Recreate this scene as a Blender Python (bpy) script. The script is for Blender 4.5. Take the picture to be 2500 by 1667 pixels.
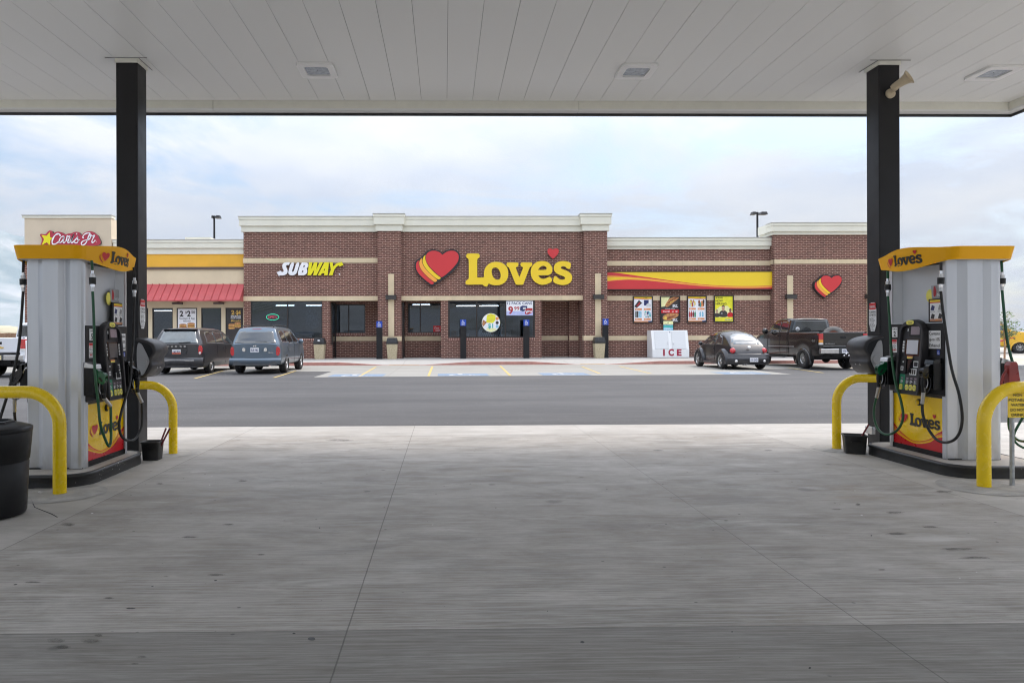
import bpy, math, random
from mathutils import Vector, Matrix
from mathutils.geometry import tessellate_polygon
random.seed(7)
S = bpy.context.scene
COL = S.collection
for o in list(bpy.data.objects): bpy.data.objects.remove(o)

# ---------------------------------------------------------------- camera
H = 1.42; YAW = 0.0167; ROLL = 0.0035; FPX = 1667.0; PX = 1113.0; PY = 820.5
_s, _c = math.sin(YAW), math.cos(YAW)
FW = Vector((_s, _c, 0)); R0 = Vector((_c, -_s, 0))
RT = R0 * math.cos(ROLL) - Vector((0, 0, math.sin(ROLL)))
UP = R0 * math.sin(ROLL) + Vector((0, 0, math.cos(ROLL)))
cam = bpy.data.cameras.new("camera"); co = bpy.data.objects.new("camera", cam); COL.objects.link(co)
co.matrix_world = Matrix(((RT.x, UP.x, -FW.x, 0), (RT.y, UP.y, -FW.y, 0), (RT.z, UP.z, -FW.z, H), (0, 0, 0, 1)))
cam.sensor_width = 36; cam.lens = FPX / 2500 * 36
cam.shift_x = (1250 - PX) / 2500; cam.shift_y = -(833.5 - PY) / 2500
cam.clip_start = 0.05; cam.clip_end = 20000
S.camera = co
def ray(x, y): return FW + RT * ((x - PX) / FPX) + UP * ((PY - y) / FPX)
def atY(x, y, Y): d = ray(x, y); t = Y / d.y; return Vector((d.x * t, Y, H + d.z * t))
def atX(x, y, X): d = ray(x, y); t = X / d.x; return Vector((X, d.y * t, H + d.z * t))
def atZ(x, y, Z=0.): d = ray(x, y); t = (Z - H) / d.z; return Vector((d.x * t, d.y * t, Z))

# ---------------------------------------------------------------- light, sky, exposure
SUN_EL, SUN_AZ = math.radians(56), math.radians(62)     # azimuth clockwise from +Y
w = bpy.data.worlds.new("World"); S.world = w; w.use_nodes = True
nt = w.node_tree; nt.nodes.clear()
def wn(t, **k):
    n = nt.nodes.new(t)
    for a, b in k.items(): setattr(n, a, b)
    return n
sky = wn('ShaderNodeTexSky', sky_type='NISHITA', sun_disc=False)
sky.sun_elevation = SUN_EL; sky.sun_rotation = SUN_AZ; sky.air_density = 1.0; sky.dust_density = 2.0
tc = wn('ShaderNodeTexCoord'); sp = wn('ShaderNodeSeparateXYZ'); nt.links.new(tc.outputs['Generated'], sp.inputs[0])
ad = wn('ShaderNodeMath', operation='ADD'); ad.inputs[1].default_value = 0.14; nt.links.new(sp.outputs[2], ad.inputs[0])
mx = wn('ShaderNodeMath', operation='MAXIMUM'); mx.inputs[1].default_value = 0.05; nt.links.new(ad.outputs[0], mx.inputs[0])
dx = wn('ShaderNodeMath', operation='DIVIDE'); nt.links.new(sp.outputs[0], dx.inputs[0]); nt.links.new(mx.outputs[0], dx.inputs[1])
dy = wn('ShaderNodeMath', operation='DIVIDE'); nt.links.new(sp.outputs[1], dy.inputs[0]); nt.links.new(mx.outputs[0], dy.inputs[1])
cb = wn('ShaderNodeCombineXYZ'); nt.links.new(dx.outputs[0], cb.inputs[0]); nt.links.new(dy.outputs[0], cb.inputs[1])
nz = wn('ShaderNodeTexNoise'); nz.inputs['Scale'].default_value = 0.8; nz.inputs['Detail'].default_value = 7; nz.inputs['Roughness'].default_value = 0.62; nz.inputs['Distortion'].default_value = 0.5
nt.links.new(cb.outputs[0], nz.inputs['Vector'])
cr = wn('ShaderNodeValToRGB'); cr.color_ramp.elements[0].position = 0.37; cr.color_ramp.elements[1].position = 0.50
cr.color_ramp.elements[0].color = (0.12, 0.12, 0.12, 1); cr.color_ramp.elements[1].color = (0.97, 0.97, 0.97, 1)
nt.links.new(nz.outputs[0], cr.inputs[0])
n2 = wn('ShaderNodeTexNoise'); n2.inputs['Scale'].default_value = 1.6; n2.inputs['Detail'].default_value = 6
nt.links.new(cb.outputs[0], n2.inputs['Vector'])
cr2 = wn('ShaderNodeValToRGB'); cr2.color_ramp.elements[0].position = 0.3; cr2.color_ramp.elements[1].position = 0.7
cr2.color_ramp.elements[0].color = (3.45, 3.85, 4.6, 1); cr2.color_ramp.elements[1].color = (4.72, 4.8, 4.97, 1)
nt.links.new(n2.outputs[0], cr2.inputs[0])
mix = wn('ShaderNodeMixRGB'); nt.links.new(cr.outputs[0], mix.inputs[0]); nt.links.new(sky.outputs[0], mix.inputs[1]); nt.links.new(cr2.outputs[0], mix.inputs[2])
zr = wn('ShaderNodeMapRange'); nt.links.new(sp.outputs[2], zr.inputs[0])          # thin overcast: brighter overhead than at the horizon
zr.inputs[1].default_value = 0.02; zr.inputs[2].default_value = 0.85; zr.inputs[3].default_value = 0.83; zr.inputs[4].default_value = 3.0; zr.interpolation_type = 'SMOOTHSTEP'
mz = wn('ShaderNodeVectorMath', operation='SCALE'); nt.links.new(mix.outputs[0], mz.inputs[0]); nt.links.new(zr.outputs[0], mz.inputs['Scale'])
bg = wn('ShaderNodeBackground'); bg.inputs[1].default_value = 0.1; nt.links.new(mz.outputs[0], bg.inputs[0])
wo = wn('ShaderNodeOutputWorld'); nt.links.new(bg.outputs[0], wo.inputs[0])
sl = bpy.data.lights.new("sun", 'SUN'); sl.energy = 0.95; sl.angle = math.radians(14); sl.color = (1.0, 0.93, 0.83)
so = bpy.data.objects.new("sun", sl); COL.objects.link(so)
sd = Vector((math.sin(SUN_AZ) * math.cos(SUN_EL), math.cos(SUN_AZ) * math.cos(SUN_EL), math.sin(SUN_EL)))
so.rotation_euler = sd.to_track_quat('Z', 'Y').to_euler(); so.location = sd * 60
S.view_settings.view_transform = 'Standard'; S.view_settings.look = 'None'
S.view_settings.exposure = 0.84; S.view_settings.gamma = 1.0
S.render.engine = 'CYCLES'
S.cycles.max_bounces = 8; S.cycles.transparent_max_bounces = 12; S.cycles.use_denoising = True
S.cycles.sample_clamp_indirect = 8; S.cycles.filter_width = 1.15

# ---------------------------------------------------------------- materials
MATS = {}
def srgb(r, g, b):
    f = lambda c: (c / 255 / 12.92) if c / 255 <= 0.04045 else ((c / 255 + 0.055) / 1.055) ** 2.4
    return (f(r), f(g), f(b), 1)
class NT:
    def __init__(s, name):
        s.m = bpy.data.materials.new(name); s.m.use_nodes = True; s.t = s.m.node_tree; s.b = s.t.nodes['Principled BSDF']
    def n(s, t, ins=None, **k):
        d = s.t.nodes.new(t)
        for a, b in k.items(): setattr(d, a, b)
        for a, b in (ins or {}).items():
            if hasattr(b, 'links') or isinstance(b, bpy.types.NodeSocket): s.t.links.new(b, d.inputs[a])
            else: d.inputs[a].default_value = b
        return d
    def math(s, op, a, b=0.0, c=None):
        ins = {0: a, 1: b}
        if c is not None: ins[2] = c
        return s.n('ShaderNodeMath', ins, operation=op).outputs[0]
    def ramp(s, fac, stops, interp='LINEAR'):
        r = s.n('ShaderNodeValToRGB', {0: fac}); cr = r.color_ramp; cr.interpolation = interp
        while len(cr.elements) < len(stops): cr.elements.new(0.5)
        for e, (p, c) in zip(cr.elements, stops):
            e.position = p; e.color = c if len(c) == 4 else (*c, 1)
        return r.outputs[0]
    def mix(s, fac, a, b, bt='MIX'):
        return s.n('ShaderNodeMixRGB', {0: fac, 1: a, 2: b}, blend_type=bt).outputs[0]
    def noise(s, vec, scale, detail=4, rough=0.5, dist=0.0):
        return s.n('ShaderNodeTexNoise', {'Vector': vec, 'Scale': scale, 'Detail': detail, 'Roughness': rough, 'Distortion': dist}).outputs[0]
    def coord(s, which='Object'): return s.n('ShaderNodeTexCoord').outputs[which]
    def mapv(s, vec, scale=(1, 1, 1), loc=(0, 0, 0)):
        return s.n('ShaderNodeMapping', {'Vector': vec, 'Scale': scale, 'Location': loc}).outputs[0]
    def bump(s, h, strength=0.3, dist=0.01):
        s.t.links.new(s.n('ShaderNodeBump', {'Height': h, 'Strength': strength, 'Distance': dist}).outputs[0], s.b.inputs['Normal'])
    def set(s, **k):
        for a, v in k.items():
            a = a.replace('_', ' ')
            if isinstance(v, bpy.types.NodeSocket): s.t.links.new(v, s.b.inputs[a])
            else: s.b.inputs[a].default_value = v
        return s
def basic(name, col, rough=0.5, metal=0.0, var=0.12, scale=6.0, bump=0.0, coat=0.0, emit=None, spec=0.5, dirt=0.0):
    """painted or plastic surface with slight mottling"""
    if name in MATS: return MATS[name]
    g = NT(name); c = col if len(col) == 4 else (*col, 1)
    v = g.coord()
    if var > 0:
        n = g.noise(v, scale, 5, 0.6)
        lo = tuple(x * (1 - var) for x in c[:3]); hi = tuple(min(1, x * (1 + var)) for x in c[:3])
        cc = g.ramp(n, [(0.3, lo), (0.7, hi)])
        if dirt > 0:
            dn = g.noise(g.mapv(v, (1, 1, 0.35)), 9, 8, 0.7)
            cc = g.mix(g.ramp(dn, [(0.5, (0, 0, 0)), (0.75, (dirt, dirt, dirt))]), cc, (0.16, 0.14, 0.12, 1))
        g.set(Base_Color=cc)
        g.set(Roughness=g.ramp(g.noise(v, scale * 2.3, 4), [(0.3, (rough * 0.85,) * 3), (0.7, (min(1, rough * 1.15),) * 3)]))
    else: g.set(Base_Color=c, Roughness=rough)
    g.set(Metallic=metal, Coat_Weight=coat, Coat_Roughness=0.06, Specular_IOR_Level=spec)
    if bump: g.bump(g.noise(v, scale * 20, 3), bump, 0.004)
    if emit:
        g.set(Emission_Color=(*emit[0][:3], 1), Emission_Strength=emit[1])
    MATS[name] = g.m; return g.m
def M(n): return MATS[n]

# ---------------------------------------------------------------- mesh building helpers
class Frame:
    def __init__(s, o, u, v):
        s.o = Vector(o); s.u = Vector(u).normalized(); s.v = Vector(v).normalized(); s.n = s.u.cross(s.v)
    def p(s, a, b, c=0.0): return s.o + s.u * a + s.v * b + s.n * c
_glyph = {}
def glyph(text, bold=0.0, shear=0.0, space=1.0):
    k = (text, bold, shear, space)
    if k not in _glyph:
        c = bpy.data.curves.new('t', 'FONT'); c.body = text; c.offset = bold; c.shear = shear; c.space_character = space
        c.resolution_u = 3; c.fill_mode = 'FRONT'
        o = bpy.data.objects.new('t', c); COL.objects.link(o)
        me = bpy.data.meshes.new_from_object(o.evaluated_get(bpy.context.evaluated_depsgraph_get()))
        vs = [(v.co.x, v.co.y) for v in me.vertices]; fs = [tuple(p.vertices) for p in me.polygons]
        bpy.data.objects.remove(o); bpy.data.curves.remove(c); bpy.data.meshes.remove(me)
        xs = [a for a, _ in vs] or [0]; ys = [b for _, b in vs] or [0]
        _glyph[k] = (vs, fs, min(xs), max(xs), min(ys), max(ys))
    return _glyph[k]
def area2(l): return sum(l[i][0] * l[(i + 1) % len(l)][1] - l[(i + 1) % len(l)][0] * l[i][1] for i in range(len(l)))
def chaikin(l, it=2, closed=True):
    for _ in range(it):
        r = []; n = len(l)
        for i in range(n if closed else n - 1):
            a, b = l[i], l[(i + 1) % n]
            r.append(tuple(a[k] * .75 + b[k] * .25 for k in range(len(a)))); r.append(tuple(a[k] * .25 + b[k] * .75 for k in range(len(a))))
        if not closed: r = [l[0]] + r + [l[-1]]
        l = r
    return l
def catmull(pts, n=6, closed=False):
    P = [Vector(p) for p in pts]; out = []
    m = len(P)
    for i in range(m if closed else m - 1):
        if closed: a, b, c, d = P[(i - 1) % m], P[i], P[(i + 1) % m], P[(i + 2) % m]
        else: a, b, c, d = P[max(i - 1, 0)], P[i], P[i + 1], P[min(i + 2, m - 1)]
        for k in range(n):
            t = k / n
            out.append(0.5 * ((2 * b) + (c - a) * t + (2 * a - 5 * b + 4 * c - d) * t * t + (3 * b - a - 3 * c + d) * t ** 3))
    if not closed: out.append(P[-1])
    return out
class MB:
    def __init__(s): s.v = []; s.f = []; s.m = []; s.s = []; s.mats = []
    def mi(s, mat):
        if isinstance(mat, str): mat = MATS[mat]
        if mat not in s.mats: s.mats.append(mat)
        return s.mats.index(mat)
    def add(s, vs, fs, mat, smooth=False):
        b = len(s.v); s.v += [tuple(v) for v in vs]; k = s.mi(mat)
        for f in fs: s.f.append(tuple(b + i for i in f)); s.m.append(k); s.s.append(smooth)
        return s
    def box(s, x0, x1, y0, y1, z0, z1, mat):
        vs = [(x, y, z) for z in (z0, z1) for y in (y0, y1) for x in (x0, x1)]
        return s.add(vs, [(0, 2, 3, 1), (4, 5, 7, 6), (0, 1, 5, 4), (2, 6, 7, 3), (0, 4, 6, 2), (1, 3, 7, 5)], mat)
    def fbox(s, F, a0, a1, b0, b1, c0, c1, mat):
        vs = [F.p(x, y, z) for z in (c0, c1) for y in (b0, b1) for x in (a0, a1)]
        return s.add(vs, [(0, 2, 3, 1), (4, 5, 7, 6), (0, 1, 5, 4), (2, 6, 7, 3), (0, 4, 6, 2), (1, 3, 7, 5)], mat)
    def quad(s, a, b, c, d, mat): return s.add([a, b, c, d], [(0, 1, 2, 3)], mat)
    def rect(s, F, a0, a1, b0, b1, c, mat): return s.quad(F.p(a0, b0, c), F.p(a1, b0, c), F.p(a1, b1, c), F.p(a0, b1, c), mat)
    def cyl(s, p0, p1, r0, r1, mat, n=16, caps=True, smooth=True):
        p0, p1 = Vector(p0), Vector(p1); d = (p1 - p0).normalized()
        a = d.orthogonal().normalized(); b = d.cross(a); vs = []
        for p, r in ((p0, r0), (p1, r1)):
            for i in range(n):
                t = 2 * math.pi * i / n; vs.append(p + (a * math.cos(t) + b * math.sin(t)) * r)
        s.add(vs, [(i, (i + 1) % n, n + (i + 1) % n, n + i) for i in range(n)], mat, smooth)
        if caps:
            s.add(vs[:n], [tuple(reversed(range(n)))], mat); s.add(vs[n:], [tuple(range(n))], mat)
        return s
    def tube(s, path, r, mat, n=10, caps=True):
        P = [Vector(p) for p in path]; R = r if isinstance(r, (list, tuple)) else [r] * len(P)
        t = (P[1] - P[0]).normalized(); a = t.orthogonal().normalized(); vs = []; m = len(P)
        for i, p in enumerate(P):
            t2 = (P[min(i + 1, m - 1)] - P[max(i - 1, 0)]).normalized()
            a = (a - t2 * a.dot(t2)).normalized(); b = t2.cross(a)
            for k in range(n):
                q = 2 * math.pi * k / n; vs.append(p + (a * math.cos(q) + b * math.sin(q)) * R[i])
        fs = [(i * n + k, i * n + (k + 1) % n, (i + 1) * n + (k + 1) % n, (i + 1) * n + k) for i in range(m - 1) for k in range(n)]
        s.add(vs, fs, mat, True)
        if caps: s.add(vs[:n], [tuple(reversed(range(n)))], mat); s.add(vs[-n:], [tuple(range(n))], mat)
        return s
    def lathe(s, prof, o, ax, mat, n=24, smooth=True, a0=0., a1=2 * math.pi, up=None):
        """prof: list of (radius, height along axis)"""
        o = Vector(o); ax = Vector(ax).normalized(); a = Vector(up).normalized() if up else ax.orthogonal().normalized(); b = ax.cross(a)
        full = abs(a1 - a0 - 2 * math.pi) < 1e-4; k = n if full else n + 1; vs = []
        for r, h in prof:
            for i in range(k):
                t = a0 + (a1 - a0) * i / n; vs.append(o + ax * h + (a * math.cos(t) + b * math.sin(t)) * r)
        fs = []
        for j in range(len(prof) - 1):
            for i in range(n):
                i2 = (i + 1) % k; fs.append((j * k + i, j * k + i2, (j + 1) * k + i2, (j + 1) * k + i))
        return s.add(vs, fs, mat, smooth)
    def grid(s, rows, mat, smooth=True, closed=False):
        n = len(rows[0]); vs = [p for r in rows for p in r]; fs = []
        for j in range(len(rows) - 1):
            for i in range(n if closed else n - 1):
                i2 = (i + 1) % n; fs.append((j * n + i, j * n + i2, (j + 1) * n + i2, (j + 1) * n + i))
        return s.add(vs, fs, mat, smooth)
    def prism(s, loops, F, c0, c1, mat, side=None, back=False):
        """2D loops (outer first, then holes) in frame F, between depths c0 and c1 (c1 faces the viewer)"""
        loops = [list(l) for l in loops]
        if area2(loops[0]) < 0: loops[0].reverse()
        for h in loops[1:]:
            if area2(h) > 0: h.reverse()
        flat = [p for l in loops for p in l]
        tris = tessellate_polygon([[Vector((p[0], p[1], 0)) for p in l] for l in loops])
        def orient(t):
            a, b, c = (flat[i] for i in t)
            return tuple(t) if (b[0] - a[0]) * (c[1] - a[1]) - (b[1] - a[1]) * (c[0] - a[0]) > 0 else tuple(reversed(t))
        tris = [orient(t) for t in tris]
        s.add([F.p(p[0], p[1], c1) for p in flat], tris, mat)
        if c0 != c1:
            if back: s.add([F.p(p[0], p[1], c0) for p in flat], [tuple(reversed(t)) for t in tris], side or mat)
            for l in loops:
                n = len(l); vs = [F.p(p[0], p[1], c0) for p in l] + [F.p(p[0], p[1], c1) for p in l]
                s.add(vs, [(i, (i + 1) % n, n + (i + 1) % n, n + i) for i in range(n)], side or mat)
        return s
    def text(s, t, F, a, b, h, mat, c=0.003, bold=0.0, shear=0.0, align='L', width=None, space=1.0, depth=0.0):
        """h = cap height; a,b = baseline start (or centre)"""
        vs, fs, x0, x1, y0, y1 = glyph(t, bold, shear, space)
        k = h / 0.73; kx = k if width is None else width / max(1e-6, (x1 - x0))
        off = -x0 * kx if align == 'L' else (-(x0 + x1) / 2 * kx if align == 'C' else -x1 * kx)
        s.add([F.p(a + off + x * kx, b + y * k, c) for x, y in vs], fs, mat); return s
    def bars(s, F, a0, a1, b0, b1, n, mat, c=0.003, seed=1, fill=0.5, ragged=0.35):
        """fine print too small to read: n lines of it"""
        rr = random.Random(seed); dh = (b1 - b0) / n
        for i in range(n):
            y = b1 - (i + 0.5) * dh; x = a0; xe = a1 - (a1 - a0) * ragged * rr.random()
            while x < xe:
                w_ = dh * rr.uniform(0.8, 3.0); x2 = min(x + w_, xe)
                s.rect(F, x, x2, y - dh * fill / 2, y + dh * fill / 2, c, mat); x = x2 + dh * 0.5
        return s
    def build(s, name, parent=None, loc=None, bevel=0.0, seg=2, world=False):
        me = bpy.data.meshes.new(name)
        o = Vector(loc) if loc is not None else Vector((0, 0, 0))
        if world: o = parent.location.copy()
        me.from_pydata([tuple(Vector(v) - o) for v in s.v], [], s.f)
        for m in s.mats: me.materials.append(m)
        me.polygons.foreach_set('material_index', s.m); me.polygons.foreach_set('use_smooth', s.s)
        me.update(); ob = bpy.data.objects.new(name, me); COL.objects.link(ob)
        ob.location = (0, 0, 0) if world else o
        if parent is not None: ob.parent = parent
        if bevel:
            b = ob.modifiers.new('bevel', 'BEVEL'); b.width = bevel; b.segments = seg; b.limit_method = 'ANGLE'; b.angle_limit = math.radians(40)
        return ob
def tag(o, label=None, cat=None, group=None, kind=None):
    if label: o['label'] = label
    if cat: o['category'] = cat
    if group: o['group'] = group
    if kind: o['kind'] = kind
    return o
def empty(name, loc=(0, 0, 0), rz=0.0, label=None, cat=None, group=None, kind=None):
    e = bpy.data.objects.new(name, None); COL.objects.link(e); e.location = loc; e.rotation_euler = (0, 0, rz); e.empty_display_size = 0.2
    return tag(e, label, cat, group, kind)
def copy_tree(o, loc=None, parent=None):
    c = o.copy(); COL.objects.link(c)
    if loc is not None: c.location = loc
    if parent is not None: c.parent = parent
    for ch in list(o.children): copy_tree(ch, None, c)
    return c
def facade(Y): return Frame((0, Y, 0), (1, 0, 0), (0, 0, 1))     # faces the camera side (-Y)
# ---------------------------------------------------------------- the place's materials
def concrete_mat():
    g = NT('broomed_concrete'); v = g.coord()
    X = g.n('ShaderNodeSeparateXYZ', {0: v}); x, y = X.outputs[0], X.outputs[1]
    big = g.noise(g.mapv(v, (0.35, 0.6, 1)), 1.3, 6, 0.6)
    streak = g.noise(g.mapv(v, (1.5, 22, 1)), 1.0, 6, 0.78, 0.5)
    fine = g.noise(g.mapv(v, (3.0, 110, 1)), 1.0, 3, 0.8)
    grit = g.noise(v, 160, 2, 0.8)
    col = g.ramp(big, [(0.32, (0.445, 0.412, 0.372)), (0.68, (0.60, 0.568, 0.53))])
    col = g.mix(0.45, col, g.ramp(streak, [(0.32, (0.50, 0.49, 0.47)), (0.5, (0.80, 0.80, 0.79)), (0.68, (1, 1, 1))]), 'MULTIPLY')
    mott = g.noise(g.mapv(v, (1.1, 1.7, 1), (1, 8, 0)), 2.2, 8, 0.68)
    col = g.mix(0.75, col, g.ramp(mott, [(0.36, (0.70, 0.675, 0.63)), (0.62, (1, 1, 1))]), 'MULTIPLY')
    fade = g.ramp(g.math('MULTIPLY', y, 0.11), [(0.25, (0.6,) * 3), (0.9, (0.12,) * 3)])
    col = g.mix(fade, col, g.ramp(fine, [(0.32, (0.5,) * 3), (0.6, (1.0,) * 3)]), 'MULTIPLY')
    col = g.mix(0.25, col, g.ramp(grit, [(0.3, (0.55,) * 3), (0.65, (1, 1, 1))]), 'MULTIPLY')
    # worn and wetted patches
    patch = g.noise(g.mapv(v, (0.5, 1.6, 1), (3, 5, 0)), 1.4, 7, 0.7, 0.6)
    col = g.mix(g.ramp(patch, [(0.50, (0,) * 3), (0.66, (0.62,) * 3)]), col, (0.20, 0.188, 0.165, 1))
    # drips and gum
    for sc, th, amt, dark in ((1.9, 0.085, 0.7, 0.12), (0.8, 0.085, 0.6, 0.17), (5.0, 0.075, 0.85, 0.07), (9.0, 0.06, 0.8, 0.06)):
        vo = g.n('ShaderNodeTexVoronoi', {'Vector': g.mapv(v, (1, 1.25, 1)), 'Scale': sc, 'Randomness': 1.0})
        pick = g.math('GREATER_THAN', g.n('ShaderNodeSeparateColor', {0: vo.outputs['Color']}).outputs[0], 0.55)
        d = g.math('ADD', vo.outputs['Distance'], g.math('MULTIPLY', g.noise(v, 18, 3), 0.04))
        m_ = g.math('MULTIPLY', g.ramp(d, [(th * 0.75, (amt,) * 3), (th * 1.15, (0,) * 3)]), pick)
        col = g.mix(m_, col, (dark, dark * 0.97, dark * 0.9, 1))
    pale = g.noise(g.mapv(v, (0.7, 3.5, 1), (7, 1, 0)), 1.1, 7, 0.72, 0.4)
    col = g.mix(g.ramp(pale, [(0.55, (0,) * 3), (0.72, (0.45,) * 3)]), col, (0.74, 0.73, 0.70, 1))
    scratch = g.noise(g.mapv(v, (1.2, 150, 1), (2, 9, 0)), 1.0, 2, 0.6)
    col = g.mix(g.ramp(scratch, [(0.66, (0,) * 3), (0.74, (0.35,) * 3)]), col, (0.80, 0.79, 0.77, 1))
    rust = g.noise(g.mapv(v, (1, 1, 1), (11, 2, 0)), 0.8, 5, 0.6)
    col = g.mix(g.ramp(rust, [(0.62, (0,) * 3), (0.74, (0.3,) * 3)]), col, (0.30, 0.22, 0.13, 1))
    # slab nearest the viewer was poured separately and is darker; the fuelling lanes are dirtier than the island margins
    med = g.noise(g.mapv(v, (1.6, 60, 1), (5, 3, 0)), 1.0, 4, 0.75)
    col = g.mix(0.18, col, g.ramp(med, [(0.36, (0.45,) * 3), (0.60, (1.0,) * 3)]), 'MULTIPLY')
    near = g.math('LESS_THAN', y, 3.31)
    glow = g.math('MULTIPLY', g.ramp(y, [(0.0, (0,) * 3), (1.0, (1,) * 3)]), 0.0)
    worn_glare = g.ramp(g.math('DIVIDE', y, 10.0), [(0.32, (1,) * 3), (0.50, (0,) * 3)])  # glare painted into the colour, over pale wear, just beyond the slab joint
    col = g.mix(g.math('MULTIPLY', worn_glare, g.math('MULTIPLY', g.ramp(med, [(0.45, (0,) * 3), (0.6, (1,) * 3)]), 0.35)), col, (0.72, 0.71, 0.68, 1))
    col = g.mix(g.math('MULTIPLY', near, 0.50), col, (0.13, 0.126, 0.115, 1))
    wob = g.math('MULTIPLY', g.math('SUBTRACT', g.noise(g.mapv(v, (6, 6, 6)), 3, 4), 0.5), 0.05)
    lane = g.math('MULTIPLY', g.math('GREATER_THAN', g.math('ADD', x, wob), -2.97), g.math('LESS_THAN', g.math('ADD', x, wob), 4.52))
    lane = g.math('MULTIPLY', lane, g.math('LESS_THAN', y, 9.8))
    col = g.mix(g.math('MULTIPLY', g.math('SUBTRACT', 1.0, lane), 0.30), col, (0.52, 0.50, 0.46, 1))
    h = g.math('MULTIPLY', fine, 1.0)
    for src, pos, wd, dk in ((x, -0.475, 0.0048, 0.6), (x, 2.05, 0.005, 0.42), (x, -2.97, 0.008, 0.4), (x, 4.52, 0.008, 0.35), (y, 3.31, 0.006, 0.5), (y, 9.8, 0.012, 0.35), (x, 7.9, .01, .6), (x, -7.5, .01, .6)):
        dd = g.math('ABSOLUTE', g.math('SUBTRACT', g.math('ADD', src, g.math('MULTIPLY', wob, 0.08)), pos))
        ln = g.ramp(g.math('DIVIDE', dd, wd), [(0.45, (dk,) * 3), (1.0, (0,) * 3)])
        col = g.mix(ln, col, (0.06, 0.057, 0.05, 1)); h = g.math('SUBTRACT', h, g.math('MULTIPLY', ln, 4.0))
    g.set(Base_Color=col, Roughness=g.ramp(streak, [(0.3, (0.55,) * 3), (0.7, (0.82,) * 3)]))
    g.bump(h, 0.35, 0.003); MATS['concrete'] = g.m
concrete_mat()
def asphalt_mat():
    g = NT('asphalt_surface'); v = g.coord()
    col = g.ramp(g.noise(g.mapv(v, (0.25, 1, 1)), 0.55, 7, 0.65), [(0.3, (0.060, 0.058, 0.058)), (0.7, (0.098, 0.095, 0.094))])
    col = g.mix(0.5, col, g.ramp(g.noise(v, 45, 3, 0.8), [(0.3, (0.62,) * 3), (0.62, (1.1,) * 3)]), 'MULTIPLY')
    vo = g.n('ShaderNodeTexVoronoi', {'Vector': v, 'Scale': 22}); pick = g.math('GREATER_THAN', g.n('ShaderNodeSeparateColor', {0: vo.outputs['Color']}).outputs[0], 0.9)
    col = g.mix(g.math('MULTIPLY', pick, g.math('LESS_THAN', vo.outputs['Distance'], 0.16)), col, (0.30, 0.30, 0.30, 1))
    w = g.n('ShaderNodeTexWave', {'Vector': g.mapv(v, (1, 0.55, 1)), 'Scale': 0.11, 'Distortion': 9.0, 'Detail': 3.0, 'Detail Scale': 0.8})
    col = g.mix(g.ramp(w.outputs[0], [(0.97, (0,) * 3), (1.0, (0.015,) * 3)]), col, (0.3, 0.3, 0.3, 1))
    lo = g.noise(g.mapv(v, (0.15, 0.9, 1), (4, 4, 0)), 1.0, 6, 0.7)
    col = g.mix(g.ramp(lo, [(0.48, (0,) * 3), (0.62, (0.55,) * 3)]), col, (0.045, 0.045, 0.048, 1))
    g.set(Base_Color=col, Roughness=0.82); g.bump(g.noise(v, 60, 3), 0.5, 0.01); MATS['asphalt'] = g.m
asphalt_mat()
def light_concrete(name, a, b):
    g = NT(name); v = g.coord()
    col = g.ramp(g.noise(g.mapv(v, (0.5, 1.2, 1)), 0.9, 7, 0.65), [(0.3, a), (0.7, b)])
    col = g.mix(0.35, col, g.ramp(g.noise(v, 30, 4, 0.8), [(0.3, (0.6,) * 3), (0.62, (1,) * 3)]), 'MULTIPLY')
    X = g.n('ShaderNodeSeparateXYZ', {0: v})
    for ax, per in ((0, 4.1), (1, 3.6)):
        q = g.math('ABSOLUTE', g.math('SUBTRACT', g.math('FRACT', g.math('DIVIDE', X.outputs[ax], per)), 0.5))
        col = g.mix(g.ramp(q, [(0.0, (0.6,) * 3), (0.004, (0,) * 3)]), col, (0.12, 0.11, 0.1, 1))
    g.set(Base_Color=col, Roughness=0.85); g.bump(g.noise(v, 80, 3), 0.3, 0.004); MATS[name] = g.m
light_concrete('pad_concrete', (0.26, 0.25, 0.225), (0.33, 0.32, 0.29))
light_concrete('walk_concrete', (0.36, 0.35, 0.33), (0.43, 0.42, 0.40))
light_concrete('island_top', (0.40, 0.37, 0.33), (0.50, 0.47, 0.43))
def brick_mat():
    g = NT('brick_masonry'); v = g.coord()
    nrm = g.n('ShaderNodeNewGeometry').outputs['True Normal']
    nx = g.math('ABSOLUTE', g.n('ShaderNodeSeparateXYZ', {0: nrm}).outputs[0]); X = g.n('ShaderNodeSeparateXYZ', {0: v})
    side = g.math('GREATER_THAN', nx, 0.6)
    u = g.n('ShaderNodeMix', {0: side, 2: X.outputs[0], 3: X.outputs[1]}, data_type='FLOAT').outputs[0]
    uv = g.n('ShaderNodeCombineXYZ', {0: u, 1: X.outputs[2], 2: 0.0}).outputs[0]
    b = g.n('ShaderNodeTexBrick', {'Vector': uv, 'Color1': (0.105, 0.039, 0.030, 1), 'Color2': (0.170, 0.068, 0.050, 1), 'Mortar': (0.56, 0.39, 0.31, 1), 'Scale': 1.0,
        'Mortar Size': 0.0095, 'Mortar Smooth': 0.15, 'Bias': -0.1, 'Brick Width': 0.3048, 'Row Height': 0.1016}, offset=0.5)
    col = g.mix(0.55, b.outputs[0], g.ramp(g.noise(g.mapv(uv, (3.3, 9.8, 1)), 1.0, 2, 0.5), [(0.3, (0.62,) * 3), (0.7, (1.25,) * 3)]), 'MULTIPLY')
    col = g.mix(0.5, col, g.ramp(g.noise(uv, 0.35, 5, 0.6), [(0.35, (0.82,) * 3), (0.7, (1.15, 1.12, 1.1))]), 'MULTIPLY')
    g.set(Base_Color=col, Roughness=0.85); g.bump(b.outputs['Fac'], -0.4, 0.01); MATS['brick'] = g.m
brick_mat()
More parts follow.
